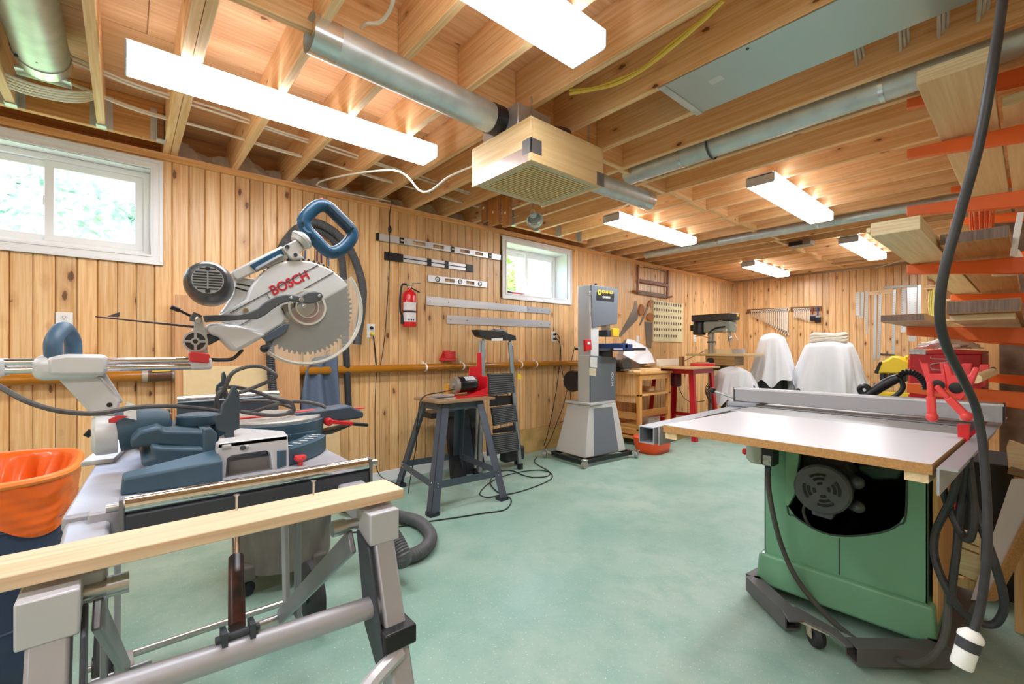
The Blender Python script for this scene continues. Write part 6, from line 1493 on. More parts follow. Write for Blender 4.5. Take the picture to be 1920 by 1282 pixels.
    # folded cover flange left of the opening
    MB().prism([P(*p, YC - .03) for p in ((255, 120), (325, 130), (300, 345), (268, 405), (252, 400))], (0, .03, 0)).build('cover_flange', mat('flange_green', '7db089', .4), g, bevel=.002)
    # motor
    c = P(440, 320, YC - .08); ax = Vector((.10, -1, .05)).normalized(); r = .103
    MG = mat('motor_grey', '54585b', .42, .2, noise=.3, nscale=14, col2='64676a')
    mo = MB().lathe([(0, .012), (r * .5, .012), (r * .9, .010), (r * .98, .004), (r, -.006), (r * 1.0, -.03), (r * .88, -.05), (r * .88, -.24), (r * .5, -.26)], c, ax, 40).build('motor', MG, g)
    u = Vector((1, 0, 0)) - ax * ax.x; u.normalize(); w = u.cross(ax)
    if w.z < 0: w = -w
    for R_, n_, sp in ((.60, 4, .95), (.44, 4, .85), (.25, 4, .7)):
        for k in range(n_):
            a = math.pi / 2 * k + .25; pts = [c + ax * .0125 + (u * math.cos(a + da) + w * math.sin(a + da)) * r * R_ for da in (-sp / 2, -sp / 4, 0, sp / 4, sp / 2)]
            MB().tube(pts, .0058, 6, 2).build('vent_slot', BLACK, mo)
    for e, rr in (((620, 285), .026), ((625, 410), .024)):
        q = P(*e, YC - .03); MB().tube([q + Vector((-.06, .06, .01)), q + Vector((-.02, .02, 0)), q], rr, 14, 4).ball(q, rr, 12, 8).build('capacitor_cover', MG, mo)
    MB().prism([P(*p, YC - .07) for p in ((385, 425), (500, 450), (488, 478), (388, 448))], (0, .05, 0)).build('wiring_box', MG, mo, bevel=.003)
    MB().tube([P(355, 390, YC - .03), P(345, 430, YC - .02), P(358, 475, YC), P(378, 505, YC + .02)], .006, 8).build('motor_lead', CORDG, mo)
    MB().prism([P(*p, YC + .15) for p in ((620, 190), (870, 200), (830, 270), (700, 270), (620, 220))], (0, .1, 0)).build('trunnion', mat('trunnion_green', '3d5a49', .5), g, bevel=.01)
    MB().prism([P(*p, YC + .05) for p in ((330, 130), (560, 170), (600, 250), (340, 250))], (0, .1, 0)).build('motor_mount', mat('mount_dark', '3f3d3a', .7), g, bevel=.01)
    # switch box
    SY = YC - .12
    sb = MB().prism([P(*p, SY) for p in ((50, 68), (130, 80), (130, 195), (75, 185), (50, 160))], (0, .06, 0)).build('switch_box', mat('switch_grey', 'a9b0a0', .45), g, bevel=.004)
    MB().prism([P(*p, SY - .002) for p in ((132, 80), (192, 92), (190, 205), (132, 195))], (0, .07, 0)).build('switch_face', BLACK, sb, bevel=.003)
    MB().prism([P(*p, SY - .003) for p in ((137, 145), (180, 150), (178, 200), (137, 193))], (0, .001, 0)).build('label', mat('switch_label', 'd5d5d0', .5, noise=.7, nscale=120, col2='77777a'), sb)
    q = P(40, 125, SY + .02); MB().lathe([(.013, 0), (.015, .008), (.012, .016), (0, .018)], q + Vector((.012, 0, 0)), (-1, -.1, 0), 16).build('stop_button', RED, sb)
    MB().lathe([(.012, 0), (.012, .02), (.008, .03)], P(165, 205, SY + .02), (0, 0, -1), 12).build('cable_gland', DARKST, sb)
    # wheeled base: square tubes
    TM = mat('tube_grey', '6a6668', .5, .3, noise=.25, nscale=9, col2='585456')
    def sq(a, b, s=.032, name='base_tube'):
        a, b = Vector(a), Vector(b); d = (b - a).normalized(); uu = Vector((d.y, -d.x, 0)).normalized(); k = Vector((0, 0, 1))
        f = lambda P_, h: [P_ + uu * x * h + k * y * h for x, y in ((-1, -1), (1, -1), (1, 1), (-1, 1))]
        MB().ring(f(a, s), f(a, s * .8), b - a).build(name, TM, g, smooth=False)
    zc = .058
    q1 = at_z(1487, 1172, .045); q0 = at_z(1411, 1092, .06)
    sq((q1.x, q1.y, zc), (q0.x, q0.y, zc)); sq((q0.x, q0.y, zc), (q0.x + .06, q0.y + .5, zc))
    q2 = at_z(1597, 1228, .045); q3 = at_z(1768, 1232, .045)
    sq((q2.x, q2.y, zc), (q3.x, q3.y, zc)); sq((q3.x - .01, q3.y, zc), (q3.x + .02, q3.y + .6, zc))
    pa = [at_z(*Z([p])[0], .095) for p in ((225, 920), (310, 918), (390, 965), (520, 1035), (600, 1120), (560, 1120), (490, 1060), (350, 990), (270, 990))]
    MB().prism(pa, (0, 0, -.008)).build('base_plate', TM, g, bevel=.002)
    cc = at_z(*Z([(410, 1085)])[0], .03)
    ca = MB().lathe([(.012, -.018), (.036, -.018), (.042, 0), (.036, .018), (.012, .018)], (cc.x, cc.y, .042), (.7, .7, 0), 22).build('caster', RUBBER, g)
    MB().prism([Vector((cc.x, cc.y, .09)) + Vector((a, b, 0)) for a, b in ((-.05, -.02), (.05, -.03), (.05, .03), (-.05, .03))], (0, 0, -.012)).bar((cc.x - .02, cc.y - .02, .08), (cc.x - .018, cc.y - .018, .04), .03, .004, (1, 1, 0)).build('caster_fork', mat('fork_cream', 'b9b09c', .5), ca)
    # mains lead from the switch round the base, and up to the hank
    pts = [P(165, 225, SY + .02), P(165, 300, SY), P(190, 450, SY - .02), P(230, 600, YC - .08), P(290, 740, YC - .06), P(370, 860, YC - .05), P(470, 970, YC - .05), P(600, 1080, YC - .06), P(740, 1160, YC - .14), P(850, 1200, YC - .22), P(940, 1205, YC - .26), P(1020, 1160, YC - .28), P(1070, 1060, YC - .28), P(1085, 900, YC - .28), P(1085, 800, YC - .3)]
    MB().tube(pts, .0105, 10, 6).build('mains_lead', mat('lead_grey', '54524e', .55, noise=.3, nscale=30, col2='6b6862'), g)
tablesaw()
# ================================================================== lumber rack
RACK_Y = (2.975, 4.83)
OR = ORANGE
arm_px = {0: 170, 1: 281, 2: 388, 3: 497, 4: 612, 5: 718}      # top of the near arm tips
arm_z = {}
def rack():
    g = thing('lumber_rack', (3.74, 3.9, 0), 'orange steel cantilever lumber rack on the right wall', 'lumber rack')
    for j, ry in enumerate(RACK_Y):
        MB().box(3.70, 3.785, ry - .04, ry + .04, 0, 2.40).build('upright', OR, g, bevel=.004)
        for k, py in arm_px.items():
            tip = at_y(1704, py, RACK_Y[0]); z = tip.z; arm_z[k] = z; xt = 3.272
            if z > 2.40: z = 2.40; arm_z[k] = z
            z2 = z - .022                      # arms rise towards the tip
            h0, h1 = .045, .075
            a = MB().hexa([(xt, ry - .02, z - h0), (3.70, ry - .02, z2 - h1), (3.70, ry + .02, z2 - h1), (xt, ry + .02, z - h0)], [(xt, ry - .02, z), (3.70, ry - .02, z2), (3.70, ry + .02, z2), (xt, ry + .02, z)])
            a.build('arm', OR, g, bevel=.003)
rack()
def lumber(name, x0, x1, y0, y1, z0, th, mt, endm, label):
    g = thing(name, ((x0 + x1) / 2, (y0 + y1) / 2, z0), label, 'lumber')
    MB().box(x0, x1, y0, y1, z0, z0 + th).build('plank', mt, g, bevel=.002)
    MB().box(x0 + .002, x1 - .002, y0 - .0015, y0 + .001, z0 + .002, z0 + th - .002).build('end_grain', endm, g)
    return g
MAPL = wood('lumber_maple', 'ecd6ab', 'dcb985', 'y', .25, .08, blotch=.2, gs=.7); OAKL = wood('lumber_oak', 'c79a63', 'a87844', 'y', 0, .08, blotch=.3)
ENDP = wood('end_pale', 'eedfba', 'd3b888', 'x', 0, .05, gs=2); ENDD = wood('end_dark', '8d7566', '5f4c42', 'z', 0, .05, gs=3, blotch=.4)
az = lambda k: arm_z[k] + .001
lumber('lumber_plank', 3.395, 3.585, 2.27, 5.0, az(1), .052, MAPL, ENDP, 'thick pale plank with end grain showing, highest on the orange rack')
lumber('lumber_plank', 3.60, 3.69, 2.75, 5.05, az(1), .045, MAPL, ENDP, 'pale plank beside the highest thick plank, next to the uprights')
t = lumber('tongue_board', 3.285, 3.425, 2.12, 4.95, az(3), .05, wood('lumber_pine', 'f0e0b4', 'dcc48c', 'y', .2, .05, blotch=.15), ENDP, 'cream tongue and groove board on the fourth rack arm, outermost')
MB().box(3.272, 3.286, 2.118, 4.95, az(3) + .017, az(3) + .034).build('tongue', MATS['lumber_pine'], t, bevel=.002)
lumber('lumber_plank', 3.435, 3.625, 2.52, 5.0, az(3), .045, OAKL, ENDD, 'plank with dark rough-sawn end beside the tongue and groove board')
lumber('lumber_plank', 3.26, 3.40, 2.43, 5.0, az(4), .03, MAPL, ENDD, 'thin plank with grey end sticking out furthest left on the rack')
lumber('lumber_plank', 3.455, 3.655, 2.50, 5.0, az(4) + .026, .05, OAKL, ENDD, 'wide plank with grey-brown ribbed end on top of a pale board')
lumber('lumber_plank', 3.46, 3.64, 2.56, 5.0, az(4), .025, MAPL, ENDP, 'pale board under the wide grey-ended plank')
MB().bar(at_y(1914, 398, 2.80), at_y(1899, 480, 2.80), .02, .016, (0, 1, 0)).build('white_strip', WPLAS, bevel=.002, label='white plastic strip standing on the rack arm at the right edge', cat='strip')
q = at_y(1853, 690, 5.2)
MB().box(q.x - .05, q.x + .06, 5.2, 5.225, 0, at_y(1853, 642, 5.2).z).build('pine_sheet', PINEZ, bevel=.002, label='narrow pine board standing beside the concrete pier', cat='board')
MB().pipe(at_y(1908, 415, 2.95), at_y(1900, 478, 2.95), .012, .009, 14).build('white_tube', WPLAS, label='short white plastic tube at the right edge by the rack', cat='tube') if False else None
p = at_y(1890, 455, 3.6)
MB().lathe([(.0, 0), (.06, 0), (.065, .03), (.055, .09), (.04, .13), (0, .13)], (p.x, p.y, az(3) - .022), (0, 0, 1), 20).build('white_jar', WPLAS, label='white plastic jar on the rack near the right edge', cat='jar')
rp = thing('orange_rope', at_y(1838, 400, 4.2), 'hank of orange cord hanging on the rack between the boards', 'cord')
q = at_y(1838, 385, 4.2)
for k in range(5): MB().tube([q + Vector((-.05 + .025 * k, .01 * (k % 2), .03)), q + Vector((-.04 + .02 * k, 0, -.2)), q + Vector((-.03 + .02 * k, .015, -.22)), q + Vector((-.045 + .027 * k, .02, .02))], .006, 6).build('strand', mat('rope_orange', 'd9602c', .7), rp)
MB().bar((q.x - .12, q.y, q.z + .03), (3.70, q.y, q.z + .03), .015, .015).build('peg', STEEL, rp)
# ================================================================== pipe clamps
def clamps():
    ZP = ZR(1620, 640, 3.56); Y = 1.95
    P = lambda x, y, yy=Y: at_y(*ZP([(x, y)])[0], yy)
    CR = mat('clamp_red', 'e6484a', .45, noise=.2, nscale=20, col2='d02f34')
    for k, (dx, lab) in enumerate(((0, 'red pipe clamp head with handle hanging straight down'), (118, 'red pipe clamp head with handle slanting to the right'))):
        g = thing('pipe_clamp', P(500 + dx, 400), lab, 'clamp')
        A = [(385 + dx, 140), (428 + dx, 150), (440 + dx, 215), (520 + dx, 215), (530 + dx, 150), (575 + dx, 150), (590 + dx * .9, 230), (560 + dx, 330), (520 + dx, 370), (470 + dx, 360), (425 + dx, 290)]
        if k: A = [(528, 150), (572, 155), (590, 225), (700, 225), (730, 170), (772, 178), (735, 270), (690, 350), (650, 400), (590, 365), (555, 320), (545, 240)]
        else: A = [(365, 115), (390, 145), (428, 145), (440, 215), (520, 218), (528, 155), (545, 240), (555, 318), (520, 345), (460, 350), (425, 300)]
        hd = MB().prism([P(*p) for p in A], (0, .03, 0)).build('clamp_head', CR, g, bevel=.004)
        h = P(492, 292) if not k else P(614, 310)
        MB().lathe([(.017, 0), (.017, .002), (.014, .003), (0, .0035)], h, (0, -1, 0), 20).build('bore', BLACK, hd)
        yr = RACK_Y[0]
        MB().cyl((h.x, Y + .03, h.z), (h.x, 4.0, h.z), .0135, n=14).build('pipe', mat('black_pipe', '4a4744', .4, .6), g)
        y2 = 2.45 + .12 * k
        MB().prism([Vector((h.x + a, y2, h.z + b)) for a, b in ((-.035, -.03), (.035, -.03), (.045, .06), (.02, .06), (.015, .03), (-.015, .03), (-.02, .06), (-.045, .06))], (0, .035, 0)).build('tail_jaw', CR, g, bevel=.003)
        e0, e1 = ((440, 270), (455, 505)) if not k else ((480, 295), (685, 500))
        a, b = P(*e0, Y - .03), P(*e1, Y - .035)
        MB().bar(a, a.lerp(b, .45), .016, .014, (0, 1, 0)).bar(a.lerp(b, .4), b, .022, .014, (0, 1, 0)).build('crank_handle', mat('clamp_handle', 'e0443f', .4), g, bevel=.005)
        MB().ball(b, .0155, 12, 8).build('handle_ball', MATS['clamp_handle'], g)
    # wooden dowel resting across
    MB().cyl(P(745, 250, 2.3), P(855, 205, 2.62), .0165, n=16).build('wood_dowel', PINEX, label='pale round dowel lying behind the red pipe clamps', cat='dowel')
    MB().cyl(P(0, 0), P(0, 1), .001) if False else None
clamps()
# ================================================================== leads hanging on the right
def leads():
    ZL = ZR(1740, 780, 2.5556)
    BK = mat('heavy_cord', '2c2c2f', .5, noise=.35, nscale=30, col2='4c4c50')
    g = thing('hanging_cord', at_t(1810, 1240, .84), 'thick black power cord hanging from the ceiling with a white plug', 'power cord')
    T = lambda px, py, t: at_t(px, py, t)
    pts = [T(1905, -330, .80), T(1895, -120, .78), T(1880, 0, .74), T(1862, 120, .70), T(1835, 270, .70), T(1800, 400, .72), T(1770, 510, .73), T(1762, 590, .74), T(1775, 650, .76), T(1805, 710, .82), T(1830, 765, .86), T(1842, 830, .86), T(1850, 930, .85), T(1851, 1030, .84), T(1840, 1130, .84), T(1826, 1185, .84)]
    top = T(1905, -330, .80); 
    up = Vector((top.x + .02, top.y + .03, JB))
    MB().tube([up] + pts, .0070, 12, 7).build('cord', BK, g)
    a, b = T(1822, 1188, .84), T(1803, 1246, .84); d = (b - a).normalized(); L = (b - a).length
    MB().lathe([(.009, -.008), (.017, 0), (.019, .004), (.019, .010), (.0165, .012)], a, d, 24).build('plug_cap', WPLAS, g)
    MB().lathe([(.0178, .010), (.0178, .030)], a, d, 24, False).build('plug_band', mat('plug_band', '3b3e45', .4), g)
    MB().lathe([(.0168, .028), (.0168, L), (.0155, L + .003), (0, L + .003)], a, d, 24).build('plug_body', WPLAS, g)
    h = thing('cord_hank', at_y(1800, 1100, 2.0), 'looped black lead hanging from a red strap behind the saw table', 'power cord')
    Y = 1.98; P = lambda x, y, yy=Y: at_y(*ZL([(x, y)])[0], yy)
    MB().prism([P(*p) for p in ((138, 40), (200, 40), (198, 150), (145, 145))], (0, .02, 0)).build('strap', mat('strap_red', 'e02a2c', .5), h, bevel=.002)
    for A in ([(150, 140), (165, 250), (205, 380), (245, 500), (290, 620), (330, 740), (360, 850), (362, 930), (320, 995), (250, 990), (170, 940), (110, 860), (60, 760), (30, 660), (35, 560), (70, 480), (110, 400), (140, 300), (150, 160)],
              [(180, 140), (175, 300), (150, 480), (140, 620), (120, 780), (110, 900)],
              [(60, 280), (80, 380), (120, 480), (160, 560), (195, 590), (215, 540), (220, 440), (205, 300), (190, 150)]):
        MB().tube([P(x, y, Y + .02 * math.sin(i)) for i, (x, y) in enumerate(A)], .011, 10, 6).build('loop', BK, h)
    MB().bar(P(165, 20), P(165, -40), .012, .012, (0, 1, 0)).build('hook', STEEL, h)
leads()
# ================================================================== red tool chest and things under the rack
def chest():
    x0, x1, y0, y1 = 3.155, 3.485, 3.9, 4.55
    zt = at_y(1770, 664, y0).z
    zt = 1.12
    RC = mat('chest_red', 'd3172b', .3, coat=.3, noise=.1, nscale=4, col2='bf1022')
    g = thing('tool_chest', ((x0 + x1) / 2, (y0 + y1) / 2, 0), 'tall red steel tool chest behind the table saw fence', 'tool chest')
    MB().box(x0, x1, y0, y1, .62, zt).build('top_chest', RC, g, bevel=.006)
    MB().prism([(x0 + .0, y0, zt), (x1, y0, zt), (x1, y0 + .0, zt + .02), ((x0 + x1) / 2, y0, zt + .035), (x0, y0, zt + .012)], (0, y1 - y0, 0)).build('lid', RC, g, bevel=.003)
    MB().box(x0 - .02, x1, y0 - .01, y1 + .01, .08, .60).build('roller_cabinet', RC, g, bevel=.006)
    for k in range(4): MB().box(x0 - .008, x0, y0 + .02, y1 - .02, .64 + k * .115, .74 + k * .115).build('drawer', RC, g, bevel=.003)
    ZC = ZR(1620, 640, 3.56); P = lambda x, y: at_y(*ZC([(x, y)])[0], y0 - .004)
    MB().prism([P(302, 48), P(412, 52), P(412, 88), P(302, 84)], (0, .003, 0)).build('sticker', mat('chest_sticker', 'e6e4e2', .5, noise=.6, nscale=70, col2='8f8f92'), g)
    MB().tube([P(450, 100), P(455, 115), P(560, 120), P(570, 135), P(455, 150), P(445, 175), P(470, 188), P(560, 192)], .004, 6, 3).build('side_handle', mat('handle_pink', 'dca5a4', .3, .3), g)
    for sx in (x0 + .05, x1 - .05):
        for sy in (y0 + .06, y1 - .06): MB().lathe([(.01, -.015), (.037, -.015), (.04, 0), (.037, .015), (.01, .015)], (sx, sy, .04), (1, 0, 0), 16).build('caster', RUBBER, g)
    b = thing('plastic_bag', (x0 + .12, y0 + .15, zt + .03), 'crumpled clear plastic bag on the red tool chest', 'bag')
    rr = random.Random(2)
    def f(u, v):
        a = 2 * math.pi * u; r = math.sin(math.pi * min(.98, v * .5 + .02)) * (1 + .25 * math.sin(5 * a + 9 * v) + .12 * math.sin(13 * a + 4 * v)); return Vector((x0 + .16 + math.cos(a) * r * .13, y0 + .18 + math.sin(a) * r * .13, zt + .035 + .075 * (1 - v) * (1 + .3 * math.sin(3 * a) * v)))
    MB().grid(f, 40, 12, True).build('film', mat('film', 'e2dfdc', .2, alpha=.7), b, ang=60)
    # black hose handle lying on the far side of the fence
    k = thing('hose_nozzle', at_y(1650, 735, 2.6), 'black looped vacuum nozzle with corrugated neck lying beyond the fence', 'nozzle')
    ZK = ZR(1380, 510, 5.0526); Q = lambda x, y, yy=2.55: at_y(*ZK([(x, y)])[0], yy)
    MB().tube([Q(1240, 1170), Q(1350, 1100), Q(1450, 1040), Q(1540, 1000)], [.020, .021, .022, .021, .018], 12, 4).build('grip', BLACK, k)
    MB().tube([Q(1540, 1000), Q(1580, 1060), Q(1570, 1120), Q(1500, 1180), Q(1440, 1200)], .010, 10, 4).build('guard_loop', BLACK, k)
    MB().tube([Q(1240, 1165), Q(1195, 1150), Q(1170, 1110), Q(1195, 1080), Q(1240, 1085), Q(1265, 1130)], .011, 8, 5).build('hook_loop', BLACK, k)
    MB().tube([Q(1545, 995), Q(1590, 955), Q(1660, 950), Q(1730, 985), Q(1785, 1050), Q(1800, 1120)], .011, 10, 8, rib=(.010, .004)).build('neck', BLACK, k)
    # lower goods: leaning panels at the right edge
    ZD = ZR(1740, 780, 2.5556); R = lambda x, y, yy: at_y(*ZD([(x, y)])[0], yy)
    yy = 2.75
    g2 = thing('white_panel_board', (3.55, 2.7, 0), 'white-faced chipboard panel leaning at the right edge of the picture', 'board')
    A = [(205, 880), (400, 300), (470, 300), (470, 470), (270, 880)]
    MB().prism([R(*p, 2.60) for p in A], (.03, .02, 0)).build('face', mat('panel_white', 'd6cdca', .4, noise=.2, nscale=6, col2='c4bab6'), g2)
    MB().prism([R(*p, 2.59) for p in ((270, 880), (470, 470), (470, 520), (285, 870))], (.03, .02, 0)).build('chipboard_edge', MATS['chipboard'], g2)
    g3 = thing('pine_offcut', (3.6, 2.9, .7), 'pale sharp-cornered pine piece above the leaning white panel', 'wood offcut')
    MB().prism([R(*p, 2.72) for p in ((375, 150), (388, 118), (480, 150), (480, 275), (385, 250))], (0, .05, 0)).build('face', PINEX, g3, bevel=.002)
    MB().prism([R(*p, 2.70) for p in ((385, 250), (400, 245), (480, 270), (480, 300), (380, 275))], (0, .05, 0)).build('edge', wood('offcut_edge', 'a8855c', '7d5f3e', 'x', 0), g3)
    MB().bar(R(440, 290, 2.73), Vector((R(440, 290, 2.73).x, 2.76, 0)), .03, .03, (0, 1, 0)).build('leg', PINEZ, g3)
    g4 = thing('drawer_front', (3.45, 2.9, 0), 'pale wooden drawer front with two grooves leaning under the rack', 'drawer front')
    MB().prism([R(*p, 3.0) for p in ((140, 545), (255, 560), (250, 800), (140, 750))], (0, .02, 0)).build('panel', PINEX, g4)
    for yv in (585, 620): MB().prism([R(145, yv, 2.999), R(245, yv + 38, 2.999), R(245, yv + 46, 2.999), R(145, yv + 8, 2.999)], (0, .001, 0)).build('groove', mat('groove', 'a5672c', .6), g4)
    q = R(140, 790, 3.0); MB().box(q.x, q.x + .12, 3.0, 3.03, 0, q.z + .02).build('support', PINEZ, g4)
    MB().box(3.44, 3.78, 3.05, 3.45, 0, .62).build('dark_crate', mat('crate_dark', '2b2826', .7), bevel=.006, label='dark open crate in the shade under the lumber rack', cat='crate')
    b5 = thing('blue_basket', R(45, 500, 3.3), 'blue slatted plastic basket beside the red cabinet', 'basket')
    c = R(42, 470, 3.3)
    for k in range(7): MB().box(c.x - .06 + k * .018, c.x - .05 + k * .018, 3.28, 3.29, c.z - .05, c.z + .05).build('slat', mat('basket_blue', '4a63c8', .4), b5)
    MB().box(c.x - .065, c.x + .065, 3.28, 3.4, c.z - .06, c.z - .05).box(c.x - .065, c.x + .065, 3.27, 3.29, c.z + .045, c.z + .06).build('rim', MATS['basket_blue'], b5, bevel=.003)
    MB().box(c.x - .05, c.x + .05, 3.29, 3.38, 0, c.z - .06).build('pedestal', mat('basket_stand', '55534f', .6), b5)
chest()
# ================================================================== things on the ceiling
# ---- round duct stub at top left, with leads slung under it
def stub():
    g = thing('duct_stub', (1.0, -.25, 2.45), 'fat galvanised round duct dropping from the ceiling at top left', 'duct')
    a = at_z(20, -40, 2.52); b = at_z(62, 150, 2.50)
    ca, cb = Vector((2.6, -.295, 2.54)), Vector((.62, -.295, 2.54))
    MB().cyl(ca, cb, .098, n=36).build('pipe', GALV, g)
    MB().pipe(cb + Vector((.05, 0, 0)), cb + Vector((-.03, 0, 0)), .103, .097, 36).build('collar', mat('galv_bright', 'd9dddd', .25, .85), g)
    MB().box(cb.x - .10, cb.x - .02, -.39, -.20, 2.46, 2.47).build('flap', GALV, g)
    for p in ((1.6, -.36), (.75, -.30), (.7, -.37)): MB().ball((p[0], p[1], 2.447 + abs(p[1] + .295) * .3), .008, 8, 5).build('screw', DARKST, g)
stub()
def slung():
    g = thing('slung_cables', (.6, .0, 2.45), 'bundle of white electrical cables slung below the fat round duct', 'cable')
    WC = mat('cable_white', 'e6e0d0', .5)
    for k in range(5):
        x = .50 - .02 * k
        MB().tube([(x, -.60, 2.50), (x + .02, -.42, 2.445 - .006 * k), (x + .04, -.295, 2.425 - .004 * k), (x + .02, -.18, 2.455 - .004 * k), (x - .02, -.09, 2.52)], .0065, 6, 5).build('cable', WC, g)
slung()
# ---- white cables threaded through the joists along the left wall
WC = mat('cable_white', 'e6e0d0', .5)
def run(pts, label, r=.0065, mt=WC, n=1, dz=.02, dx=.0):
    g = thing('electric_cable', pts[len(pts) // 2], label, 'cable')
    for k in range(n): MB().tube([Vector(p) + Vector((dx * k, 0, dz * k + .006 * math.sin(3 * i + k))) for i, p in enumerate(pts)], r, 6, 4).build('strand', mt, g)
ys = [JY[11], JY[12], JY[13], JY[14], JY[15], JY[16], JY[17], JY[18]]
run([(.66, ys[0] - .1, 2.54)] + [(.63 - .03 * i + .01 * (i % 2), y + .18, 2.515) for i, y in enumerate(ys)], 'upper pair of white cables threaded through the joists by the left wall', n=2, dz=.014, dx=.012)
run([(.50, ys[0] - .1, 2.50)] + [(.46 - .02 * i + .01 * (i % 2), y + .18, 2.475) for i, y in enumerate(ys)], 'lower pair of white cables threaded through the joists by the left wall', n=2, dz=-.012, dx=.014)
p = [at_z(735, 0, 2.60), at_z(728, 25, 2.56), at_z(705, 50, 2.52), at_z(680, 58, 2.50), at_z(669, 75, 2.46)]
run([(a.x, a.y, 2.49) for a in [at_z(742, -20, 2.47), at_z(733, 25, 2.47), at_z(712, 50, 2.47), at_z(685, 55, 2.47), at_z(670, 72, 2.47)]], 'short white cable stapled on a joist above the first ceiling light', r=.008)
p = [at_z(*q, 2.425) for q in ((1350, 5), (1310, 45), (1250, 95), (1200, 135), (1150, 160), (1105, 174), (1060, 179))]
run([(a.x, a.y + .03, 2.45) for a in p], 'yellow cable sagging between two joists behind the air filter', r=.0085, mt=mat('cable_yellow', 'ecd35a', .45), n=2, dz=.012)
# cables coming out of the joist faces on the right
for k, (px, py) in enumerate(((1606, 122), (1688, 96), (1759, 70), (1832, 40))):
    j = JY[18] if False else JY[19]
    q = at_y(px, py, JY[19]); z = min(2.60, q.z)
    run([(q.x + .02, JY[19] - .20, 2.62), (q.x + .01, JY[19] - .07, z + .02), (q.x, JY[19] + .01, z)], ['first', 'second', 'third', 'fourth'][k] + ' cable bundle from the left entering the joist near the pale plank', r=.007, n=3, dz=.012, dx=.013, mt=mat('cable_grey', 'c9c0b2', .5))
# ---- long galvanised pipes
def long_pipe(y, z, r, x0, x1, label, joints):
    g = thing('round_duct', ((x0 + x1) / 2, y, z - r), label, 'duct')
    MB().cyl((x0, y, z), (x1, y, z), r, n=28).build('pipe', GALV, g)
    for x in joints: MB().pipe((x - .01, y, z), (x + .01, y, z), r + .004, r, 28).build('joint', mat('galv_bright', 'd9dddd', .25, .85), g)
long_pipe(2.83, 2.45, .075, 1.72, 3.795, 'long galvanised round duct running between joists to the right', (2.15, 3.2))
MB().tube([(2.35, 2.83 + .085 * math.cos(a), 2.45 + .085 * math.sin(a)) for a in [math.pi * (1 + i / 10) for i in range(11)]], .006, 6, 0).build('strap', DARKST, bpy.data.objects['round_duct'])
long_pipe(5.21, 2.395 - .0, .045, .35, 3.6, 'thinner grey conduit crossing under the joists in mid room', (1.3, 2.3))
# ---- sheet metal panning
sm = thing('duct_panning', (3.7, 2.14, JB - .012), 'flat galvanised sheet covering a joist bay at upper right', 'duct')
MB().box(2.53, 5.0, JY[17] + .005, JY[18] + .035, JB - .006, JB - .002).build('sheet', mat('sheet_galv', 'b5c9c9', .32, .6, noise=.4, nscale=2, col2='c9c3c6'), sm)
MB().box(2.50, 2.535, JY[17] + .0, JY[18] + .04, JB - .012, JB - .001).build('end_flange', GALV, sm, bevel=.002)
q = at_z(1343, 150, JB - .006); MB().box(q.x - .03, q.x + .03, q.y - .022, q.y + .022, JB - .0065, JB - .0055).build('paper_label', mat('label_grey', 'd5d9d8', .6), sm)
for i in range(4): MB().ball((2.9 + .5 * i, JY[17] + .03, JB - .006), .007, 8, 5).build('screw', DARKST, sm)
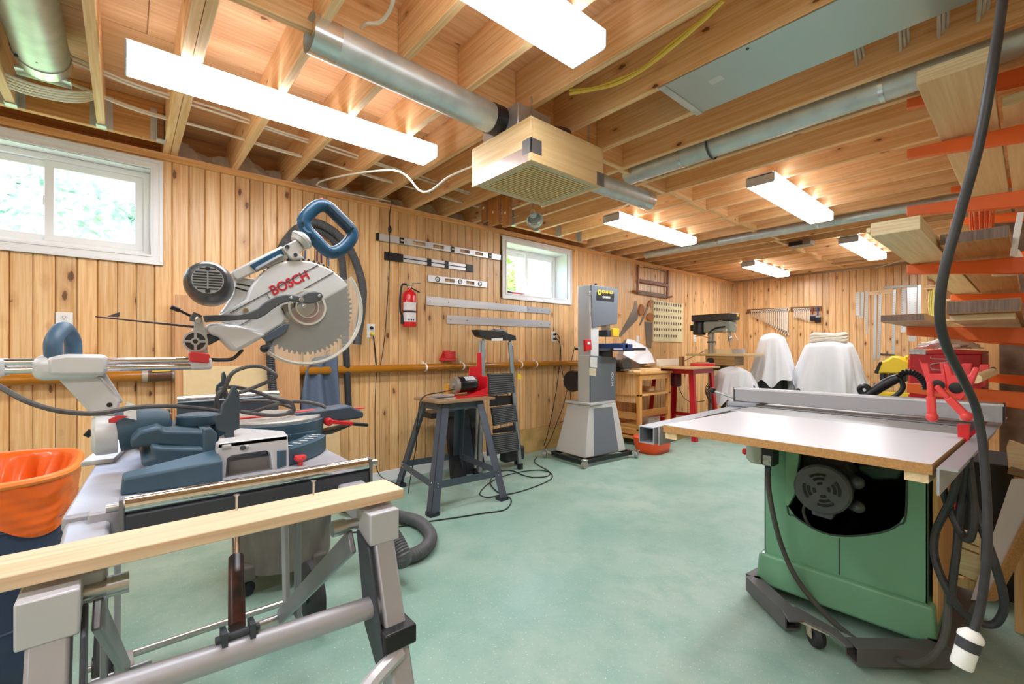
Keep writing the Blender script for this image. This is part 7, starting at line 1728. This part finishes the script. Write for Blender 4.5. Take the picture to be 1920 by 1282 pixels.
# ---- hanging air filter box
def airbox():
    zb = 2.075
    c = [(885, 338), (1047, 395), (1131, 352), (992, 288)]
    a = at_z(885, 352, 2.10)
    # world box: near-left corner, sizes from the bottom outline
    B = [at_z(*p, zb) for p in ((887, 352), (1022, 391), (1130, 348), (990, 300))]
    xs = [p.x for p in B]; ys = [p.y for p in B]
    x0, x1 = (B[0].x + B[1].x) / 2 , (B[2].x + B[3].x) / 2; y0, y1 = (B[0].y + B[3].y) / 2, (B[1].y + B[2].y) / 2
    h = (at_z(990, 300, zb) - CAM).length and .205
    g = thing('air_filter_box', ((x0 + x1) / 2, (y0 + y1) / 2, zb), 'plywood air filter box with pleated filter hung from the joists', 'air filter')
    AP = wood('box_ply', 'ecd0a0', 'd8b078', 'x', 0, .03, blotch=.2, gs=.6); t = .018
    MB().box(x0, x1, y0, y0 + t, zb, zb + h).build('side_panel', AP, g, bevel=.002)
    MB().box(x0, x1, y1 - t, y1, zb, zb + h).build('side_panel', AP, g, bevel=.002)
    MB().box(x1 - t, x1, y0 + t, y1 - t, zb, zb + h).build('side_panel', MAPLE, g, bevel=.002)
    MB().box(x0, x0 + t, y0 + t, y1 - t, zb + .08, zb + h).build('side_panel', MAPLE, g, bevel=.002)
    MB().box(x0, x1, y0, y1, zb + h, zb + h + .012).build('lid', AP, g, bevel=.002)
    # filter: frame and pleats
    f = .035; PF = mat('filter_pleat', 'e0cb98', .8, noise=.3, nscale=30, col2='c4ab74')
    MB().ring([(x0 + t, y0 + t, zb + .004), (x1 - t, y0 + t, zb + .004), (x1 - t, y1 - t, zb + .004), (x0 + t, y1 - t, zb + .004)], [(x0 + t + f, y0 + t + f, zb + .004), (x1 - t - f, y0 + t + f, zb + .004), (x1 - t - f, y1 - t - f, zb + .004), (x0 + t + f, y1 - t - f, zb + .004)], (0, 0, .01)).build('filter_frame', mat('filter_card', 'c9bfa2', .6), g)
    n = 18; xa, xb = x0 + t + f, x1 - t - f; ya, yb_ = y0 + t + f, y1 - t - f; w = (xb - xa) / n
    MB().box(xa, xb, ya, yb_, zb + .036, zb + .040).build('filter_media', mat('filter_fold_shade', '6b5630', .9), g)  # media coloured dark brown to stand for shade between the pleats
    for i in range(n):
        xx = xa + i * w
        MB().box(xx + .2 * w, xx + .72 * w, ya, yb_, zb + .004, zb + .036).build('pleat', PF, g, smooth=False)
    TAPE = mat('foil_tape', 'd3d4dc', .2, .8, noise=.3, nscale=20, col2='a9aab4')
    MB().box(x0 + .03, x1 - .02, y0 - .003, y0, zb - .001, zb + .075).build('foil_strip', TAPE, g)
    for xx in (x1 - .06,): MB().box(xx, x1 + .003, y0 - .004, y0, zb + .04, zb + .11).box(x1, x1 + .003, y0 - .004, y0 + .07, zb + .04, zb + .11).build('corner_patch', mat('patch_grey', '8d8e92', .3, .7), g)
    MB().box(x1, x1 + .003, y1 - .06, y1 + .003, zb + .0, zb + .075).build('corner_patch', mat('patch_grey', '8d8e92', .3, .7), g)
    # fan housing, duct to the left, duct to the right, chains
    zt = zb + h + .012
    MB().box(x0 + .08, x1 - .12, y0 + .02, y0 + .26, zt, zt + .125).build('fan_housing', mat('fan_galv', 'c3c5c9', .35, .7), g, bevel=.004)
    MB().lathe([(.09, 0), (.09, .10), (.05, .11)], ((x0 + x1) / 2 + .05, y0 + .38, zt), (0, 0, 1), 24).build('fan_motor', mat('fan_brown', '5c4740', .4, .3), g)
    px, pz = (x0 + x1) / 2 - .02, zt + .075
    e = at_z(688, 180, pz)
    MB().pipe((px, y0 + .02, pz), (px, y0 - .05, pz), .078, .06, 28).build('rubber_collar', BLACK, g)
    d = MB().pipe((px, y0 - .04, pz), (px + .02, y0 - .95, pz + .02), .074, .072, 32).build('intake_pipe', GALV, g)
    MB().pipe((px + .018, y0 - .85, pz + .018), (px + .0205, y0 - .955, pz + .02), .0755, .074, 32).build('crimped_end', mat('galv_bright', 'd9dddd', .25, .85), d)
    pz2 = zb + .10
    d = MB().pipe((x1 - .10, y1, pz2 - .03), (x1 - .10, y1 + .62, pz2 - .02), .058, .056, 28).build('outlet_pipe', GALV, g)
    MB().pipe((x1 - .10, y1 + .54, pz2 - .021), (x1 - .10, y1 + .625, pz2 - .02), .0595, .058, 28).build('crimped_end', MATS['galv_bright'], d)
    for (hx, hy) in ((x1 - .06, y0 + .06), (x1 - .06, y1 - .06), (x0 + .06, y0 + .06), (x0 + .06, y1 - .06)):
        k = 0; z = zt
        c = MB()
        while z < JB - .005:
            r = .010; c.tube([Vector((hx + (math.cos(a) * .006 if k % 2 else 0), hy + (0 if k % 2 else math.cos(a) * .006), z + .012 + math.sin(a) * .013)) for a in [i * math.pi / 4 for i in range(8)]], .002, 5, 0, True); z += .019; k += 1
        c.build('chain', STEEL, g)
    MB().tube([(x0, y0 + .05, zb + .15), (x0 - .08, y0 - .1, zb + .06), (x0 - .2, y0 - .2, zb - .02), (x0 - .5, y0 - .25, 2.26), (.3, y0 - .45, 2.34), (.06, at_x(735, 372, .1).y, 2.43)], .006, 7, 6).build('lead', mat('lead_cream', 'd9cfc0', .5), g)
    return x0, x1, y0, y1, zb
AB_ = airbox()
# ---- hand-screw clamps hung on the joist behind
def handscrews():
    ZH = ZR(640, 0, 2.995); Y = JY[18] + .14
    for k, (xa, xb, ya, yb_, lab) in enumerate(((795, 822, 1090, 1235, 'leftmost wooden handscrew clamp hanging under the joists'), (835, 890, 1085, 1255, 'middle and thickest wooden handscrew clamp under the joists'), (912, 950, 1100, 1265, 'rightmost wooden handscrew clamp hanging under the joists'))):
        t = 3.55; P = lambda x, y: at_y(*ZH([(x, y)])[0], Y)
        a, b = P(xa, ya), P(xb, yb_)
        g = thing('handscrew_clamp', P((xa + xb) / 2, yb_), lab, 'clamp', 'handscrew clamps')
        w = (b.x - a.x) / 2
        HW = wood('clamp_wood', 'c98f52', 'a3662e', 'z', 0, .06)
        for s in (0, 1): MB().box(a.x + w * s + .001, a.x + w * (s + 1) - .001, Y - .02, Y + .02, b.z, max(a.z, JB - .002)).build('jaw', HW, g, bevel=.004)
        for dz in (.06, .16): MB().cyl((a.x - .10, Y, b.z + dz), (b.x + .10, Y, b.z + dz), .005, n=8).build('screw', STEEL, g)
        for s, x in ((-1, a.x - .10), (1, b.x + .10)): MB().cyl((x, Y, b.z + (.06 if s < 0 else .16)), (x + s * .06, Y, b.z + (.06 if s < 0 else .16)), .012, .009, 10).build('handle', HW, g)
        MB().cyl((a.x + w, Y - .021, b.z + .11), (a.x + w, Y - .023, b.z + .11), .012, n=14).build('maker_dot', WPLAS, g)
handscrews()
# ---- ceiling socket boxes / door opener
q = at_z(1505, 455, 2.40)
og = thing('ceiling_unit', (q.x, q.y, 2.33), 'small dark metal unit fixed under the joists left of the far light', 'ceiling unit')
MB().box(q.x - .13, q.x + .10, q.y - .08, q.y + .08, 2.36, JB - .001).build('case', mat('unit_grey', '8f8a82', .4, .5), og, bevel=.006)
MB().box(q.x - .12, q.x + .02, q.y - .085, q.y - .08, 2.365, 2.41).build('front', BLACK, og)
run([tuple(at_z(*p, 2.40)) for p in ((1560, 512), (1600, 506), (1640, 502), (1690, 488), (1725, 470))], 'thin cream cable hanging under the far joists by the rulers', r=.006)
# ---- items on the small window sill
zs = WZ[0] + .001
p = at_x(949, 548, -.10)
MB().box(-.13, -.06, W2[0] + .02, W2[0] + .075, zs, zs + .17).build('yellow_box', YELLOW, bevel=.003, label='upright yellow packet on the small window sill', cat='packet')
g = thing('red_tool', (-.1, W2[0] + .18, zs), 'small red and black hand tool on the small window sill', 'tool')
MB().bar((-.1, W2[0] + .09, zs + .03), (-.1, W2[0] + .17, zs + .02), .03, .025).build('grip', BLACK, g, bevel=.004)
MB().bar((-.1, W2[0] + .17, zs + .02), (-.1, W2[0] + .33, zs + .015), .035, .03).build('body', REDP, g, bevel=.004)
# ---- small clip-on reflector beyond the air filter
q = at_y(1000, 408, 2.75)
rf = thing('clip_reflector', q, 'small shiny metal reflector clipped under the joists beyond the air filter', 'reflector')
MB().lathe([(.03, 0), (.075, .09)], q + Vector((0, 0, .02)), (.5, -.3, -.6), 24, False).build('shade', mat('galv_bright', 'd9dddd'), rf, solid=.002)
MB().cyl(q + Vector((0, 0, .02)), q + Vector((-.03, .02, .07)), .03, .022, 16).build('socket', WPLAS, rf)
MB().bar(q + Vector((-.03, .02, .06)), Vector((q.x - .03, q.y + .02, JB + .05)), .012, .012, (0, 1, 0)).build('clip', STEEL, rf)
# ================================================================== outside the windows
MB().box(-9, -.32, -6, 12, .9, 1.55).build('ground', mat('lawn', '9fbf5e', .9, noise=.6, nscale=4, col2='c9d79a'), smooth=False, kind='structure')
rnd = random.Random(11)
def shrub(cx, cy, z0, rx, ry, rz, n, col, col2, label):
    g = thing('shrub', (cx, cy, z0), label, 'shrub')
    m = MB(); LF = mat('leaf_' + col, col, .6, noise=.7, nscale=3, col2=col2)
    for i in range(n):
        a = rnd.random() * 2 * math.pi; e = math.acos(rnd.uniform(-.2, 1)); r = rnd.uniform(.75, 1.02)
        p = Vector((cx + math.sin(e) * math.cos(a) * rx * r, cy + math.sin(e) * math.sin(a) * ry * r, z0 + max(0, math.cos(e)) * rz * r + .1 * rz))
        u = Vector((rnd.uniform(-1, 1), rnd.uniform(-1, 1), rnd.uniform(-1, 1))).normalized(); w = orth(u)[0]; s = rnd.uniform(.05, .10)
        b = len(m.v); m.v += [p - u * s, p + w * s * .5, p + u * s, p - w * s * .5]; m.f.append((b, b + 1, b + 2, b + 3))
    m.build('foliage', LF, g, smooth=False)
    MB().lathe([(rx * .75, 0), (rx * .8, rz * .4), (rx * .5, rz * .8), (0, rz * .85)], (cx, cy, z0), (0, 0, 1), 16).build('inner_mass', mat('leaf_inner_' + col, col2, .9), g)
    for k in range(3): MB().cyl((cx + .1 * k - .1, cy, z0 - .05), (cx + .15 * k - .15, cy + .05 * k, z0 + rz * .5), .03, .015, 8).build('stem', mat('bark', '6b5a45', .9), g)
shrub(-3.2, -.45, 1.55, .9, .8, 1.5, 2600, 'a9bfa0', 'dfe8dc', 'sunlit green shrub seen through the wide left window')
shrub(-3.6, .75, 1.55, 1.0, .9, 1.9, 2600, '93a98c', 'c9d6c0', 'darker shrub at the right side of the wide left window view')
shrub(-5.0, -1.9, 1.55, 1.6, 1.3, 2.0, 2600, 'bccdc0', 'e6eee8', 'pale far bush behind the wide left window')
shrub(-3.4, 5.6, 1.55, 1.0, 1.2, 1.8, 2400, '8aa644', 'c8d67c', 'yellow-green bush above the fence outside the small window')
fe = thing('garden_fence', (-2.0, 5.6, 1.55), 'weathered board fence outside the small window', 'fence')
FW = wood('fence_wood', 'b7a994', '93846e', 'z', .3, .12, rough=.8)
for k in range(14): MB().box(-2.02, -2.0, 5.0 + k * .145, 5.0 + k * .145 + .14, 1.5, 2.75).build('board', FW, fe)
MB().box(-1.6, -.9, 4.6, 5.6, 1.5, 1.85).build('patio_box', mat('patio_white', 'f0f0ee', .5), bevel=.02, label='white patio box outside the small window', cat='box')
